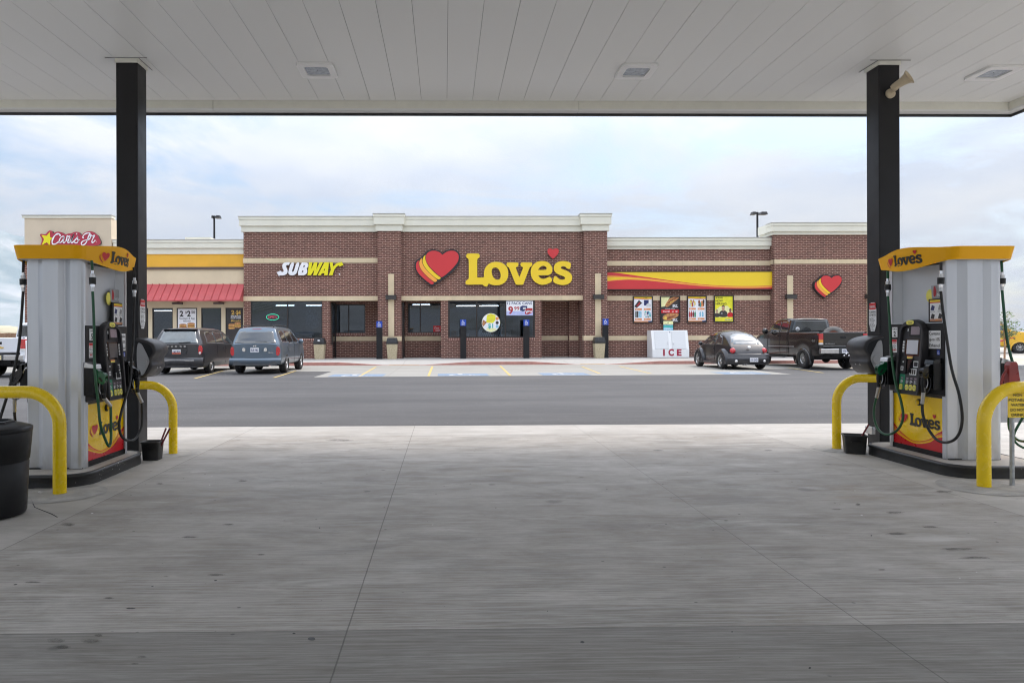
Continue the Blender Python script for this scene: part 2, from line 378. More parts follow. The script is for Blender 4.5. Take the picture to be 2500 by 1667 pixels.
def soldier_mat():
    g = NT('soldier_bricks'); v = g.coord(); X = g.n('ShaderNodeSeparateXYZ', {0: v})
    b = g.n('ShaderNodeTexBrick', {'Vector': g.n('ShaderNodeCombineXYZ', {0: X.outputs[0], 1: X.outputs[2]}).outputs[0], 'Color1': (0.2, 0.08, 0.062, 1), 'Color2': (0.26, 0.115, 0.09, 1), 'Mortar': (0.6, 0.46, 0.4, 1),
        'Scale': 1.0, 'Mortar Size': 0.012, 'Brick Width': 0.1016, 'Row Height': 3.0}, offset=0.0)
    g.set(Base_Color=b.outputs[0], Roughness=0.85); MATS['soldier'] = g.m
soldier_mat()
def stone_mat(name, col, scale=60):
    g = NT(name); v = g.coord()
    a = tuple(c * 0.88 for c in col); b2 = tuple(min(1, c * 1.1) for c in col)
    c1 = g.ramp(g.noise(v, 1.2, 6, 0.6), [(0.3, a), (0.7, b2)])
    c1 = g.mix(0.25, c1, g.ramp(g.noise(v, scale, 3, 0.8), [(0.3, (0.6,) * 3), (0.65, (1,) * 3)]), 'MULTIPLY')
    X = g.n('ShaderNodeSeparateXYZ', {0: v})
    q = g.math('ABSOLUTE', g.math('SUBTRACT', g.math('FRACT', g.math('DIVIDE', X.outputs[0], 0.9)), 0.5))
    c1 = g.mix(g.ramp(q, [(0.0, (0.35,) * 3), (0.012, (0,) * 3)]), c1, (0.2, 0.16, 0.12, 1))
    g.set(Base_Color=c1, Roughness=0.8); g.bump(g.noise(v, 50, 3), 0.25, 0.004); MATS[name] = g.m
stone_mat('tan_stone', (0.68, 0.555, 0.37))
def glass_mat(name, tint, refl=0.34):
    g = NT(name); t = g.t; t.nodes.remove(g.b)
    tr = g.n('ShaderNodeBsdfTransparent', {0: (*tint, 1)}); gl = g.n('ShaderNodeBsdfGlossy', {0: (0.9, 0.95, 1, 1), 'Roughness': 0.015})
    wv = g.noise(g.coord(), 0.7, 2); bp = g.n('ShaderNodeBump', {'Height': wv, 'Strength': 0.02, 'Distance': 0.05}); t.links.new(bp.outputs[0], gl.inputs['Normal'])
    lw = g.n('ShaderNodeLayerWeight', {0: 0.5}).outputs['Fresnel']
    f = g.math('ADD', g.math('MULTIPLY', lw, 0.42), refl)
    mixs = g.n('ShaderNodeMixShader', {0: f, 1: tr.outputs[0], 2: gl.outputs[0]})
    t.links.new(mixs.outputs[0], t.nodes['Material Output'].inputs[0]); MATS[name] = g.m
glass_mat('window_glass', (0.52, 0.57, 0.62), 0.03)
basic('cornice_paint', (0.74, 0.725, 0.62), 0.7, var=0.05, scale=1.0, bump=0.1)
basic('stucco', (0.68, 0.575, 0.40), 0.85, var=0.06, scale=0.8, bump=0.3)
basic('stucco_dark', (0.63, 0.53, 0.40), 0.85, var=0.06, scale=0.8, bump=0.3)
basic('mustard', (0.78, 0.42, 0.045), 0.75, var=0.07, scale=0.9, bump=0.2)
basic('brown_trim', (0.11, 0.075, 0.065), 0.6)
basic('awning_red', (0.46, 0.075, 0.08), 0.45, var=0.08, scale=2)
basic('dark_frame', (0.022, 0.017, 0.016), 0.4, var=0.1)
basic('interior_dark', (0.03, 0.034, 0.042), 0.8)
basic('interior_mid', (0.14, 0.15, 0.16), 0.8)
basic('roof_membrane', (0.45, 0.45, 0.43), 0.9)
basic('black_steel', (0.010, 0.0095, 0.011), 0.42, var=0.15, scale=2, spec=0.35)
basic('black_plastic', (0.010, 0.010, 0.011), 0.42, var=0.2, scale=8, bump=0.05, spec=0.3)
basic('black_gloss', (0.010, 0.010, 0.011), 0.14, var=0.1)
basic('dark_plastic', (0.028, 0.027, 0.030), 0.42, var=0.12, scale=6, spec=0.4)
basic('rubber', (0.018, 0.018, 0.018), 0.6, var=0.15, scale=12)
basic('tyre_rubber', (0.022, 0.021, 0.021), 0.85, var=0.25, scale=8)
basic('tyre_dusty', (0.16, 0.15, 0.14), 0.9, var=0.25, scale=8)
basic('ceiling_panel', (0.79, 0.795, 0.785), 0.26, var=0, spec=0.4)
basic('fascia_paint', (0.74, 0.735, 0.66), 0.4, var=0.04)
basic('white_enamel', (0.80, 0.80, 0.80), 0.35, var=0.02)
basic('white_vinyl', (0.82, 0.82, 0.82), 0.5, var=0.02)
basic('lens_glass', (0.42, 0.46, 0.52), 0.12, var=0.35, scale=18, coat=0.5)
basic('horn_tan', (0.50, 0.42, 0.29), 0.5)
basic('bollard_yellow', (0.90, 0.62, 0.0), 0.26, var=0.05, scale=7, coat=0.3, dirt=0.05)
g_ = NT('pump_silver'); v_ = g_.coord(); X_ = g_.n('ShaderNodeSeparateXYZ', {0: v_})
c_ = g_.ramp(g_.noise(g_.mapv(v_, (4, 4, 0.5)), 1.3, 3, 0.5), [(0.3, (0.55, 0.57, 0.605)), (0.7, (0.62, 0.64, 0.675))])
gr_ = g_.math('MULTIPLY', g_.ramp(X_.outputs[2], [(0.0, (0.55,) * 3), (0.28, (0,) * 3)]), g_.ramp(g_.noise(g_.mapv(v_, (6, 6, 2.5)), 1.6, 5, 0.6), [(0.35, (0.1,) * 3), (0.65, (1,) * 3)]))
g_.set(Base_Color=g_.mix(gr_, c_, (0.23, 0.20, 0.16, 1)), Metallic=0.55, Roughness=0.33); MATS['pump_silver'] = g_.m
basic('pump_recess', (0.57, 0.59, 0.62), 0.42, metal=0.2, var=0)
basic('valance_yellow', (0.95, 0.46, 0.0), 0.42, var=0.03, scale=1.5, spec=0.3)
basic('door_yellow', (0.95, 0.60, 0.0), 0.28, var=0.03, scale=2, coat=0.3, dirt=0.05)
basic('logo_red', (0.58, 0.012, 0.018), 0.3, var=0.04)
basic('logo_orange', (0.85, 0.25, 0.01), 0.3, var=0.03)
basic('logo_dark', (0.022, 0.018, 0.012), 0.4)
basic('sign_yellow', (0.86, 0.60, 0.02), 0.32, var=0, scale=1.5, coat=0.2)
basic('sign_yellow_pure', (0.80, 0.72, 0.01), 0.35, var=0.03)
basic('sign_red', (0.60, 0.035, 0.04), 0.3, var=0, scale=1.5, coat=0.2)
basic('sign_orange', (0.88, 0.38, 0.06), 0.32, var=0.03)
basic('sign_back', (0.02, 0.02, 0.022), 0.5)
basic('sign_white', (0.84, 0.84, 0.87), 0.35, var=0.02)
basic('ada_blue', (0.01, 0.06, 0.42), 0.4)
basic('paint_blue', (0.17, 0.23, 0.31), 0.8, var=0.2, scale=9)
basic('paint_yellow', (0.50, 0.37, 0.13), 0.8, var=0.18, scale=9)
basic('paint_white', (0.42, 0.43, 0.44), 0.8, var=0.12, scale=9)
basic('curb_red', (0.42, 0.20, 0.165), 0.75, var=0.18, scale=3, dirt=0.3)
basic('chrome', (0.75, 0.75, 0.76), 0.14, metal=1.0, var=0.05)
basic('brushed_metal', (0.55, 0.55, 0.55), 0.35, metal=1.0, var=0.15, scale=15)
basic('galvanized', (0.38, 0.40, 0.41), 0.45, metal=0.7, var=0.25, scale=20)
basic('hose_green', (0.012, 0.085, 0.035), 0.35, var=0.1)
basic('nozzle_green', (0.005, 0.13, 0.045), 0.25, var=0.1, coat=0.3)
basic('panel_green', (0.01, 0.22, 0.11), 0.4)
basic('hydrant_red', (0.27, 0.022, 0.018), 0.3, var=0.25, coat=0.3)
basic('lcd_mauve', (0.30, 0.24, 0.28), 0.25, var=0.05)
basic('screen_grey', (0.62, 0.66, 0.72), 0.15, var=0.02)
basic('screen_dark', (0.10, 0.10, 0.105), 0.15)
basic('button_yellow', (0.80, 0.72, 0.12), 0.4)
basic('grey_panel', (0.33, 0.33, 0.33), 0.5, var=0.04)
basic('grey_text', (0.25, 0.25, 0.25), 0.6)
basic('maroon', (0.16, 0.015, 0.02), 0.4)
basic('ice_red', (0.33, 0.01, 0.045), 0.4)
basic('poster_orange', (0.72, 0.28, 0.10), 0.5)
basic('poster_yellow', (0.80, 0.76, 0.03), 0.5)
basic('poster_lemon', (0.82, 0.80, 0.42), 0.5)
basic('bun', (0.52, 0.24, 0.09), 0.6, var=0.5, scale=12)
basic('bun_dark', (0.26, 0.08, 0.035), 0.6, var=0.5, scale=14)
basic('cheese', (0.82, 0.55, 0.10), 0.6, var=0.3, scale=14)
basic('poster_black', (0.035, 0.03, 0.03), 0.5)
basic('skin', (0.55, 0.32, 0.22), 0.6)
basic('skin_dark', (0.22, 0.10, 0.06), 0.6)
basic('sky_poster', (0.25, 0.52, 0.72), 0.5, var=0.5, scale=20)
basic('teal', (0.05, 0.42, 0.38), 0.5)
basic('navy', (0.02, 0.03, 0.13), 0.5, var=0.3, scale=10)
basic('pale_blue', (0.48, 0.52, 0.80), 0.5)
basic('price_red', (0.42, 0.012, 0.02), 0.45)
basic('gold_text', (0.72, 0.47, 0.10), 0.5)
basic('carl_red', (0.42, 0.03, 0.06), 0.4, var=0.06)
basic('fence_wood', (0.34, 0.20, 0.12), 0.85, var=0.3, scale=3)
basic('trash_top', (0.02, 0.02, 0.021), 0.45)
basic('neon_green', (0.02, 0.3, 0.15), 0.4, var=0, emit=((0.03, 0.62, 0.30), 3.0))
basic('neon_red', (0.4, 0.02, 0.04), 0.4, var=0, emit=((0.75, 0.04, 0.08), 3.0))
basic('tube_light', (0.8, 0.8, 0.8), 0.4, var=0, emit=((0.85, 0.95, 1.0), 9.0))
basic('freezer_door', (0.66, 0.67, 0.68), 0.4, var=0)
basic('cup_white', (0.62, 0.64, 0.66), 0.5)
basic('exit_sconce', (0.05, 0.045, 0.042), 0.45)
g_ = NT('exposed_aggregate'); v_ = g_.coord()
c_ = g_.ramp(g_.noise(v_, 38, 3, 0.8), [(0.3, (0.20, 0.15, 0.09)), (0.5, (0.50, 0.42, 0.27)), (0.7, (0.66, 0.58, 0.42))])
g_.set(Base_Color=c_, Roughness=0.9); g_.bump(g_.noise(v_, 60, 3), 0.6, 0.01); MATS['aggregate'] = g_.m
g_ = NT('desert_ground'); v_ = g_.coord()
c_ = g_.ramp(g_.noise(v_, 0.08, 8, 0.7), [(0.3, (0.42, 0.37, 0.29)), (0.7, (0.56, 0.51, 0.42))])
c_ = g_.mix(g_.ramp(g_.noise(v_, 2.5, 6, 0.7), [(0.55, (0,) * 3), (0.7, (0.6,) * 3)]), c_, (0.2, 0.2, 0.12, 1))
g_.set(Base_Color=c_, Roughness=0.95); MATS['desert'] = g_.m
g_ = NT('hill_grass'); v_ = g_.coord()
c_ = g_.ramp(g_.noise(v_, 0.015, 8, 0.7), [(0.35, (0.30, 0.27, 0.17)), (0.65, (0.52, 0.46, 0.33))])
g_.set(Base_Color=c_, Roughness=0.95); MATS['foothill'] = g_.m
g_ = NT('mountain_rock'); v_ = g_.coord()
c_ = g_.ramp(g_.noise(g_.mapv(v_, (1, 1, 2.2)), 0.0036, 6, 0.55, 0.4), [(0.40, (0.17, 0.22, 0.24)), (0.52, (0.24, 0.28, 0.29)), (0.64, (0.38, 0.39, 0.40))])
g_.set(Base_Color=c_, Roughness=0.95); MATS['mountain'] = g_.m
g_ = NT('island_kerb_black'); v_ = g_.coord()
vo_ = g_.n('ShaderNodeTexVoronoi', {'Vector': v_, 'Scale': 26}); nn_ = g_.noise(v_, 3, 4)
m_ = g_.math('MULTIPLY', g_.math('LESS_THAN', vo_.outputs['Distance'], g_.ramp(nn_, [(0.5, (0.0,) * 3), (0.75, (0.22,) * 3)])), 1.0)
c_ = g_.mix(m_, g_.ramp(g_.noise(v_, 5, 5), [(0.3, (0.014,) * 3), (0.7, (0.028,) * 3)]), (0.45, 0.44, 0.4, 1))
g_.set(Base_Color=c_, Roughness=0.42); MATS['kerb_black'] = g_.m; MATS['bucket_black'] = g_.m
# ---------------------------------------------------------------- traced lettering (outlines in picture units of the wall sign)
LO = [(185,285),(520,285),(565,305),(587,350),(582,410),(550,445),(515,465),(497,500),(497,800),(497,1090),(500,1112),(520,1112),(742,1112),(728,1040),(728,960),(745,850),(790,760),(860,680),(950,615),(1050,582),(1160,572),(1280,585),(1400,630),(1490,710),(1550,810),(1575,930),(1572,1060),(1540,1170),(1480,1260),(1390,1335),(1280,1378),(1160,1390),(1040,1382),(950,1350),(885,1322),(868,1380),(835,1425),(790,1432),(735,1412),(690,1370),(655,1355),(400,1362),(140,1362),(100,1345),(85,1300),(95,1240),(140,1200),(185,1175),(205,1140),(205,800),(205,510),(190,470),(150,445),(120,410),(115,350),(140,300)]
LOH = [(1130,768),(1200,790),(1260,860),(1300,960),(1312,1070),(1290,1150),(1240,1192),(1170,1195),(1100,1160),(1040,1090),(1005,1000),(992,900),(1015,820),(1065,778)]
LV = [(1560,598),(1890,598),(1920,615),(1930,660),(1920,720),(1890,745),(1850,760),(1835,790),(1950,1085),(1958,1110),(1966,1085),(2088,790),(2080,762),(2035,745),(2000,715),(1995,650),(2015,610),(2045,598),(2370,598),(2400,612),(2410,660),(2395,715),(2350,745),(2320,775),(2300,820),(2110,1310),(2085,1360),(2060,1370),(1860,1370),(1830,1350),(1810,1310),(1610,800),(1590,768),(1545,745),(1515,710),(1512,650),(1530,610)]
_x = lambda l: [(a + 1853, b) for a, b in l]
LE = _x([(900,548),(1010,555),(1110,595),(1190,670),(1240,760),(1258,860),(1240,940),(1200,1000),(1120,1040),(1000,1044),(780,1045),(762,1047),(800,1110),(860,1155),(930,1170),(1010,1155),(1080,1120),(1140,1095),(1180,1100),(1215,1140),(1245,1200),(1235,1250),(1180,1295),(1090,1340),(980,1370),(870,1375),(760,1345),(650,1280),(570,1190),(520,1090),(497,980),(500,860),(530,760),(600,660),(700,585),(800,553)])
LEH = _x([(757,857),(770,835),(800,790),(860,735),(930,712),(1000,728),(1045,770),(1055,815),(1025,850),(960,858),(790,860)])
LS = _x([(1660,552),(1770,562),(1850,595),(1895,630),(1900,670),(1880,790),(1855,825),(1800,828),(1750,800),(1710,750),(1650,732),(1580,735),(1545,770),(1560,810),(1620,840),(1720,870),(1820,920),(1900,990),(1940,1080),(1940,1170),(1900,1270),(1820,1340),(1720,1375),(1600,1385),(1480,1370),(1370,1330),(1290,1280),(1275,1230),(1295,1130),(1325,1075),(1370,1072),(1420,1105),(1470,1160),(1530,1190),(1620,1200),(1680,1175),(1695,1135),(1660,1090),(1580,1060),(1470,1020),(1370,960),(1310,880),(1300,790),(1320,700),(1380,620),(1480,570),(1570,552)])
LH = _x([(1275,478),(1260,465),(1170,380),(1095,280),(1080,210),(1100,140),(1150,115),(1210,120),(1260,145),(1270,152),(1280,145),(1330,120),(1410,115),(1465,140),(1482,210),(1465,280),(1400,370),(1290,465)])
# heart emblem
HB = [(800,140),(900,145),(1000,175),(1090,225),(1145,275),(1155,275),(1230,200),(1340,150),(1480,135),(1600,155),(1700,230),(1755,340),(1770,470),(1740,620),(1650,760),(1520,900),(1360,1040),(1150,1190),(960,1320),(790,1425),(770,1432),(750,1425),(640,1340),(450,1180),(310,1030),(210,880),(175,720),(185,600),(240,520),(400,420),(540,280),(620,190),(700,155)]
HR0 = [(330,515),(255,580),(225,690),(235,820),(300,950),(420,1090),(560,1210),(690,1310),(775,1370),(868,1303),(770,1230),(630,1110),(490,960),(380,820),(330,680),(322,590)]
HO = [(440,430),(370,510),(342,600),(352,720),(412,850),(522,980),(652,1110),(782,1215),(885,1290),(983,1215),(880,1132),(740,1012),(600,872),(490,722),(438,590),(432,500)]
HY = [(570,325),(490,400),(455,500),(462,620),(532,760),(652,910),(802,1050),(922,1145),(1010,1198),(1108,1130),(1000,1062),(860,942),(720,802),(608,652),(553,500),(548,410)]
HR1 = [(1145,335),(1140,330),(1080,265),(980,210),(850,188),(730,205),(640,255),(585,330),(565,430),(580,550),(640,670),(740,790),(870,920),(1000,1030),(1105,1108),(1120,1115),(1250,1030),(1400,900),(1550,750),(1660,610),(1710,480),(1712,360),(1670,270),(1580,205),(1470,190),(1350,205),(1240,260),(1150,332)]
def fit(loop, x0, y0, k, it=2, kx=None):
    """picture units -> metres in a frame: x right, y up, origin at (x0, y0)"""
    kx = kx or k
    return [((a - x0) * kx, (y0 - b) * k) for a, b in chaikin(loop, it)]
def word_logo(mb, F, a, b, width, mat, heart, c0, c1, side=None, it=2):
    """the word: a,b = left end of the baseline; width = total width"""
    k = width / 3708.; g = lambda l: [(a + p, b + q) for p, q in fit(l, 85, 1365, k, it)]
    mb.prism([g(LO), g(LOH)], F, c0, c1, mat, side); mb.prism([g(LV)], F, c0, c1, mat, side)
    mb.prism([g(LE), g(LEH)], F, c0, c1, mat, side); mb.prism([g(LS)], F, c0, c1, mat, side)
    if heart: mb.prism([g(LH)], F, c0, c1, heart, side)
def heart_logo(mb, F, a, b, width, c0, c1, back='sign_back', red='sign_red', orange='sign_orange', yellow='sign_yellow', it=2, gap=0.006):
    """a,b = lower left corner of the emblem"""
    k = width / 1595.; g = lambda l: [(a + p, b + q) for p, q in fit(l, 175, 1432, k, it)]
    if back: mb.prism([g(HB)], F, c0, c1 - gap, back)
    for l, m in ((HR0, red), (HO, orange), (HY, yellow), (HR1, red)): mb.prism([g(l)], F, c1 - gap, c1, m)
# ---------------------------------------------------------------- the ground
def sheet(name, pts, z, mat, kind='structure'):
    b = MB(); b.add([(x, y, z) for x, y in pts], [tuple(range(len(pts)))], mat); o = b.build(name); return tag(o, kind=kind)
rect4 = lambda x0, x1, y0, y1: [(x0, y0), (x1, y0), (x1, y1), (x0, y1)]
sheet('ground', rect4(-9000, 9000, -3000, 12000), -0.05, 'desert')
sheet('asphalt_road', rect4(-70, 70, -30, 60), -0.008, 'asphalt')
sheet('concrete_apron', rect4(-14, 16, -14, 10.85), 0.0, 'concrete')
sheet('parking_pad', [(-4.6, 24.05), (12.6, 24.6), (12.6, 28.4), (23.0, 28.4), (23.0, 33.9), (-32, 33.9), (-32, 28.0), (-4.6, 28.0)], -0.003, 'pad_concrete')
sheet('sand_ground', rect4(24, 70, 29.0, 45), 0.02, 'desert')
sheet('side_road', rect4(24, 70, 45.2, 60), 0.0, 'pad_concrete')
b = MB(); b.box(23.7, 60, 27.8, 28.15, -0.05, 0.15, 'walk_concrete'); b.box(23.7, 24.0, 28.15, 44, -0.05, 0.15, 'walk_concrete'); tag(b.build('kerb', bevel=0.02), kind='structure')
# sidewalk with two dropped ramps
def kh(x):
    for a, b_, c, d in ((-5.2, -2.9, -1.1, 1.3), (4.3, 6.6, 8.1, 10.7)):
        if a < x < d: return 0.15 * (1 - (x - a) / (b_ - a)) if x < b_ else (0.005 if x <= c else 0.15 * (x - c) / (d - c))
    return 0.15
xs = sorted(set([-31, -20, -12, -8, -5.2, -2.9, -1.1, 1.3, 4.3, 6.6, 8.1, 10.7, 14, 18, 22.9] + [x * 0.5 for x in range(-12, 24)]))
b = MB()
b.grid([[(x, 33.82, kh(x)) for x in xs], [(x, 35.4, max(kh(x), 0.15)) for x in xs], [(x, 41.6, 0.15) for x in xs]], 'walk_concrete', smooth=False)
tag(b.build('sidewalk'), kind='structure')
b = MB(); b.grid([[(x, 33.66, -0.02) for x in xs], [(x, 33.67, kh(x)) for x in xs], [(x, 33.82, kh(x) + 0.001) for x in xs]], 'curb_red', smooth=False)
tag(b.build('red_kerb'), kind='structure')
for n_, x0, x1, lb in (('tactile', -2.75, -1.25, 0), ('tactile', 6.75, 8.0, 1)):
    b = MB(); b.box(x0, x1, 33.86, 34.45, -0.02, 0.016, 'paint_yellow')
    # truncated domes
    for i in range(14):
        for j in range(5): b.cyl((x0 + .08 + i * (x1 - x0 - .16) / 13, 33.93 + j * .11, .016), (x0 + .08 + i * (x1 - x0 - .16) / 13, 33.93 + j * .11, .024), .02, .014, 'paint_yellow', 6)
    tag(b.build('tactile_pad', loc=((x0 + x1) / 2, 34.1, 0)), ('yellow tactile paving pad at the kerb ramp left of the entrance posts', 'yellow tactile paving pad at the kerb ramp near the rightmost stone bin')[lb], 'tactile paving', 'tactile pads on the kerb ramps')
# painted lines and blue wheelchair symbols
def stripe(p, q, wd, mat, z=0.0):
    p, q = Vector(p), Vector(q); d = (q - p).normalized(); n = Vector((-d.y, d.x)) * wd / 2
    bb.add([(*(p + n), z), (*(p - n), z), (*(q - n), z), (*(q + n), z)], [(0, 1, 2, 3)], mat)
bb = MB()
for (x0, y0, x1, y1) in ((837, 894, 877, 919), (917, 896, 1045, 918.5),):
    pass
for a, c in (((918, 895.5), (877, 919)), ((1056, 894), (1046, 918)), ((1221, 893), (1246, 917)), ((1421, 895), (1465, 912)), ((1512, 894), (1590, 912))):
    p, q = atZ(*a), atZ(*c); stripe((p.x, p.y), (q.x, q.y), 0.09, 'paint_yellow', 0.0025)
tag(bb.build('parking_line'), kind='structure')
bb = MB()
for a, c in (((722, 905.5), (668, 922)), ((545, 905), (475, 924)), ((1925, 898), (2010, 910)), ((2060, 897), (2120, 903))):
    p, q = atZ(*a), atZ(*c); stripe((p.x, p.y), (q.x, q.y), 0.09, 'paint_yellow', 0.0025)
tag(bb.build('stall_line'), kind='structure')
def wheelchair(mb, F, a, b_, h, mat, c=0.003):
    """access symbol in a box of height h, lower-left a,b"""
    k = h; P = lambda pts: [(a + x * k, b_ + y * k) for x, y in pts]
    mb.prism([P([(0.40 + 0.09 * math.cos(t * .5236), 0.90 + 0.09 * math.sin(t * .5236)) for t in range(12)])], F, c, c, mat)
    mb.prism([P([(0.34, .78), (.46, .78), (.47, .55), (.68, .55), (.68, .46), (.36, .46)])], F, c, c, mat)
    mb.prism([P([(.60, .52), (.70, .50), (.82, .22), (.92, .26), (.95, .18), (.78, .12)])], F, c, c, mat)
    out = [(0.42 + .33 * math.cos(t), 0.33 + .33 * math.sin(t)) for t in [math.radians(q) for q in range(115, 376, 15)]]
    inn = [(0.42 + .23 * math.cos(t), 0.33 + .23 * math.sin(t)) for t in [math.radians(q) for q in range(375, 114, -15)]]
    mb.prism([P(out + inn)], F, c, c, mat)
for i, (x0, x1) in enumerate(((-4.15, -2.2), (-0.25, 1.6), (3.55, 5.3), (10.2, 11.9))):
    b = MB(); yb = 24.25 + i * 0.12; G = Frame((x0, yb, 0.0), (1, 0, 0), (0, 1, 0))
    b.rect(G, 0, x1 - x0, 0, 1.55, 0.002, 'paint_blue'); wheelchair(b, G, 0.28, 0.1, 1.35, 'paint_white', 0.004)
    o = b.build('parking_symbol', loc=(0, 0, 0)); tag(o, kind='structure')
# round grout patches at the bollard feet
for i, (x, y, r) in enumerate(((-3.52, 6.27, .42), (-3.32, 8.38, .33), (4.9, 8.43, .34), (5.05, 6.27, .42))):
    b = MB(); rr = random.Random(i); pts = [(x + r * rr.uniform(.94, 1.04) * math.cos(t * .2618), y + r * .9 * rr.uniform(.94, 1.04) * math.sin(t * .2618)) for t in range(24)]
    if 'patch' not in MATS: basic('patch', (0.36, 0.345, 0.32), 0.85, var=0.2, scale=8, bump=0.2)
    b.add([(px, py, 0.0035) for px, py in pts], [tuple(range(24))], 'patch'); tag(b.build('concrete_patch'), kind='structure')
# crack left of the bin and a scrap of paper
b = MB(); p = [atZ(75, 1218), atZ(85, 1238), atZ(110, 1248), atZ(128, 1255), atZ(140, 1262)]
b.tube([(q.x, q.y, 0.0) for q in p], 0.004, 'rubber', 5); tag(b.build('pavement_crack'), kind='structure')
b = MB(); q = atZ(99, 1206); rr = random.Random(3)
vs = [(q.x + rr.uniform(-.03, .03), q.y + rr.uniform(-.025, .025), 0.004 + rr.uniform(0, .025)) for _ in range(9)]
b.add(vs, [(0, 1, 2), (2, 3, 4), (4, 5, 0), (5, 6, 7), (7, 8, 1), (3, 6, 8)], 'white_vinyl')
tag(b.build('paper_scrap', loc=(q.x, q.y, 0)), 'crumpled white paper scrap on the concrete beside the yellow hoop foot', 'litter')
# mountains and foothills at the far left
def ridge(name, Y, pts, depth, mat, seed, amp, n=60):
    rr = random.Random(seed); rows = []; P = [(atY(x, y, Y).x, atY(x, y, Y).z) for x, y in pts]
    xs_ = [P[0][0] + (P[-1][0] - P[0][0]) * i / n for i in range(n + 1)]
    def h(x):
        for (a, za), (b_, zb) in zip(P, P[1:]):
            if a <= x <= b_: return za + (zb - za) * (x - a) / (b_ - a)
        return P[-1][1]
    hs = [max(0, h(x) + rr.uniform(-amp, amp)) for x in xs_]
    for j in range(13):
        t = j / 12; f = math.sin(min(1, t * 1.0) * math.pi / 2) if t <= 1 else 1
        rows.append([(x + rr.uniform(-1, 1) * amp * 2, Y - depth * (1 - t) + rr.uniform(-1, 1) * depth * .02, -2 + (hh + 2) * (f ** 1.35) * (1 + rr.uniform(-.05, .05) * (1 - t))) for x, hh in zip(xs_, hs)])
    rows.append([(x, Y + depth * .6, -2) for x in xs_])
    b = MB(); b.grid(rows, mat); return tag(b.build(name), kind='structure')
ridge('mountain', 3400, [(-900, 520), (-500, 500), (-200, 535), (0, 565), (72, 588), (160, 640), (260, 690), (420, 760), (600, 812)], 1500, 'mountain', 4, 10)
ridge('foothill', 650, [(-600, 770), (-200, 790), (0, 796), (60, 800), (200, 806), (420, 818)], 260, 'foothill', 8, 1.0)
# wooden fence on the left
f = empty('board_fence', (-45, 55, 0), label='brown vertical board fence behind the white pickup truck', cat='fence')
b = MB(); rr = random.Random(5)
for i in range(170): b.box(-66 + i * .26, -66 + i * .26 + .235, 54.98, 55.01 + rr.uniform(0, .01), -.05, 1.80 + rr.uniform(-.01, .01), 'fence_wood')
b.build('boards', f, world=True)
b = MB()
for z in (.3, .95, 1.6): b.box(-66, -21.8, 55.02, 55.07, z, z + .09, 'fence_wood')
b.build('rail', f, world=True)
for x in range(-66, -21, 5):
    b = MB(); b.box(x, x + .14, 54.9, 54.975, -.05, 1.95, 'fence_wood'); b.build('fence_post', f, world=True)

# oil drips and stains on the fuelling lane
g_ = NT('oil_stain'); t_ = g_.t; tr_ = g_.n('ShaderNodeBsdfTransparent'); g_.set(Base_Color=(0.085, 0.078, 0.065, 1), Roughness=0.6)
ms_ = g_.n('ShaderNodeMixShader', {0: g_.ramp(g_.noise(g_.coord(), 14, 5, 0.7), [(0.3, (0.03,) * 3), (0.7, (0.32,) * 3)]), 1: tr_.outputs[0], 2: g_.b.outputs[0]}); t_.links.new(ms_.outputs[0], t_.nodes['Material Output'].inputs[0]); MATS['oil_stain'] = g_.m
basic('tar_spot', (0.012, 0.012, 0.012), 0.5)
b = MB(); rr = random.Random(21)
ST = [(1432,1052,18,8,1),(258,1060,45,12,0),(285,1090,40,10,0),(420,1062,52,10,0),(452,1036,22,7,0),(650,1136,28,7,0),(620,1167,20,4,0),(995,758,45,6,0),(1050,527,30,4,0),(1198,665,22,4,0),(310,527,35,8,0),(500,865,25,5,0),(1115,327,25,4,0),(735,340,18,5,0),(1468,543,4,3,1),(600,912,22,3,1),(1350,1027,7,3,1),(762,764,14,2,0),(150,792,45,4,0),(1560,140,70,6,0),(870,585,40,5,0),
      (3335,509,12,4,0),(4110,472,45,6,0),(3842,457,25,4,0),(4270,538,40,5,0),(4337,376,50,6,0),(4122,570,55,8,0),(4050,735,20,4,0),(2675,1067,11,5,1),(4003,578,4,3,1),(3720,1186,6,5,1),(3363,1020,4,3,1),(2515,925,3,2,1),(4400,640,90,7,0),(4480,680,80,6,0),(3940,435,14,6,0),(3020,187,30,3,0),(3530,187,22,3,0)]
for cx, cy, rx, ry, k in ST:
    for sc_, zz in (((1, .0015),) if k else ((1, .0012), (.72, .002))):
        pts = [atZ((cx + rx * sc_ * rr.uniform(.8, 1.1) * math.cos(t * .3927)) / 1.8816, 1000 + (cy + ry * sc_ * rr.uniform(.8, 1.1) * math.sin(t * .3927)) / 1.8816) for t in range(16)]
        b.add([(q.x, q.y, zz) for q in pts], [tuple(reversed(range(16)))], 'tar_spot' if k else 'oil_stain')
for _ in range(60):
    x, y = rr.uniform(-5, 7), rr.uniform(2.4, 10); r_ = rr.uniform(.004, .011); b.add([(x + r_ * math.cos(t), y + r_ * math.sin(t), .002) for t in (0, 1.2, 2.5, 3.7, 5)], [(0, 1, 2, 3, 4)], rr.choice(['tar_spot', 'tar_spot', 'white_vinyl']))
tag(b.build('oil_stain'), kind='structure')
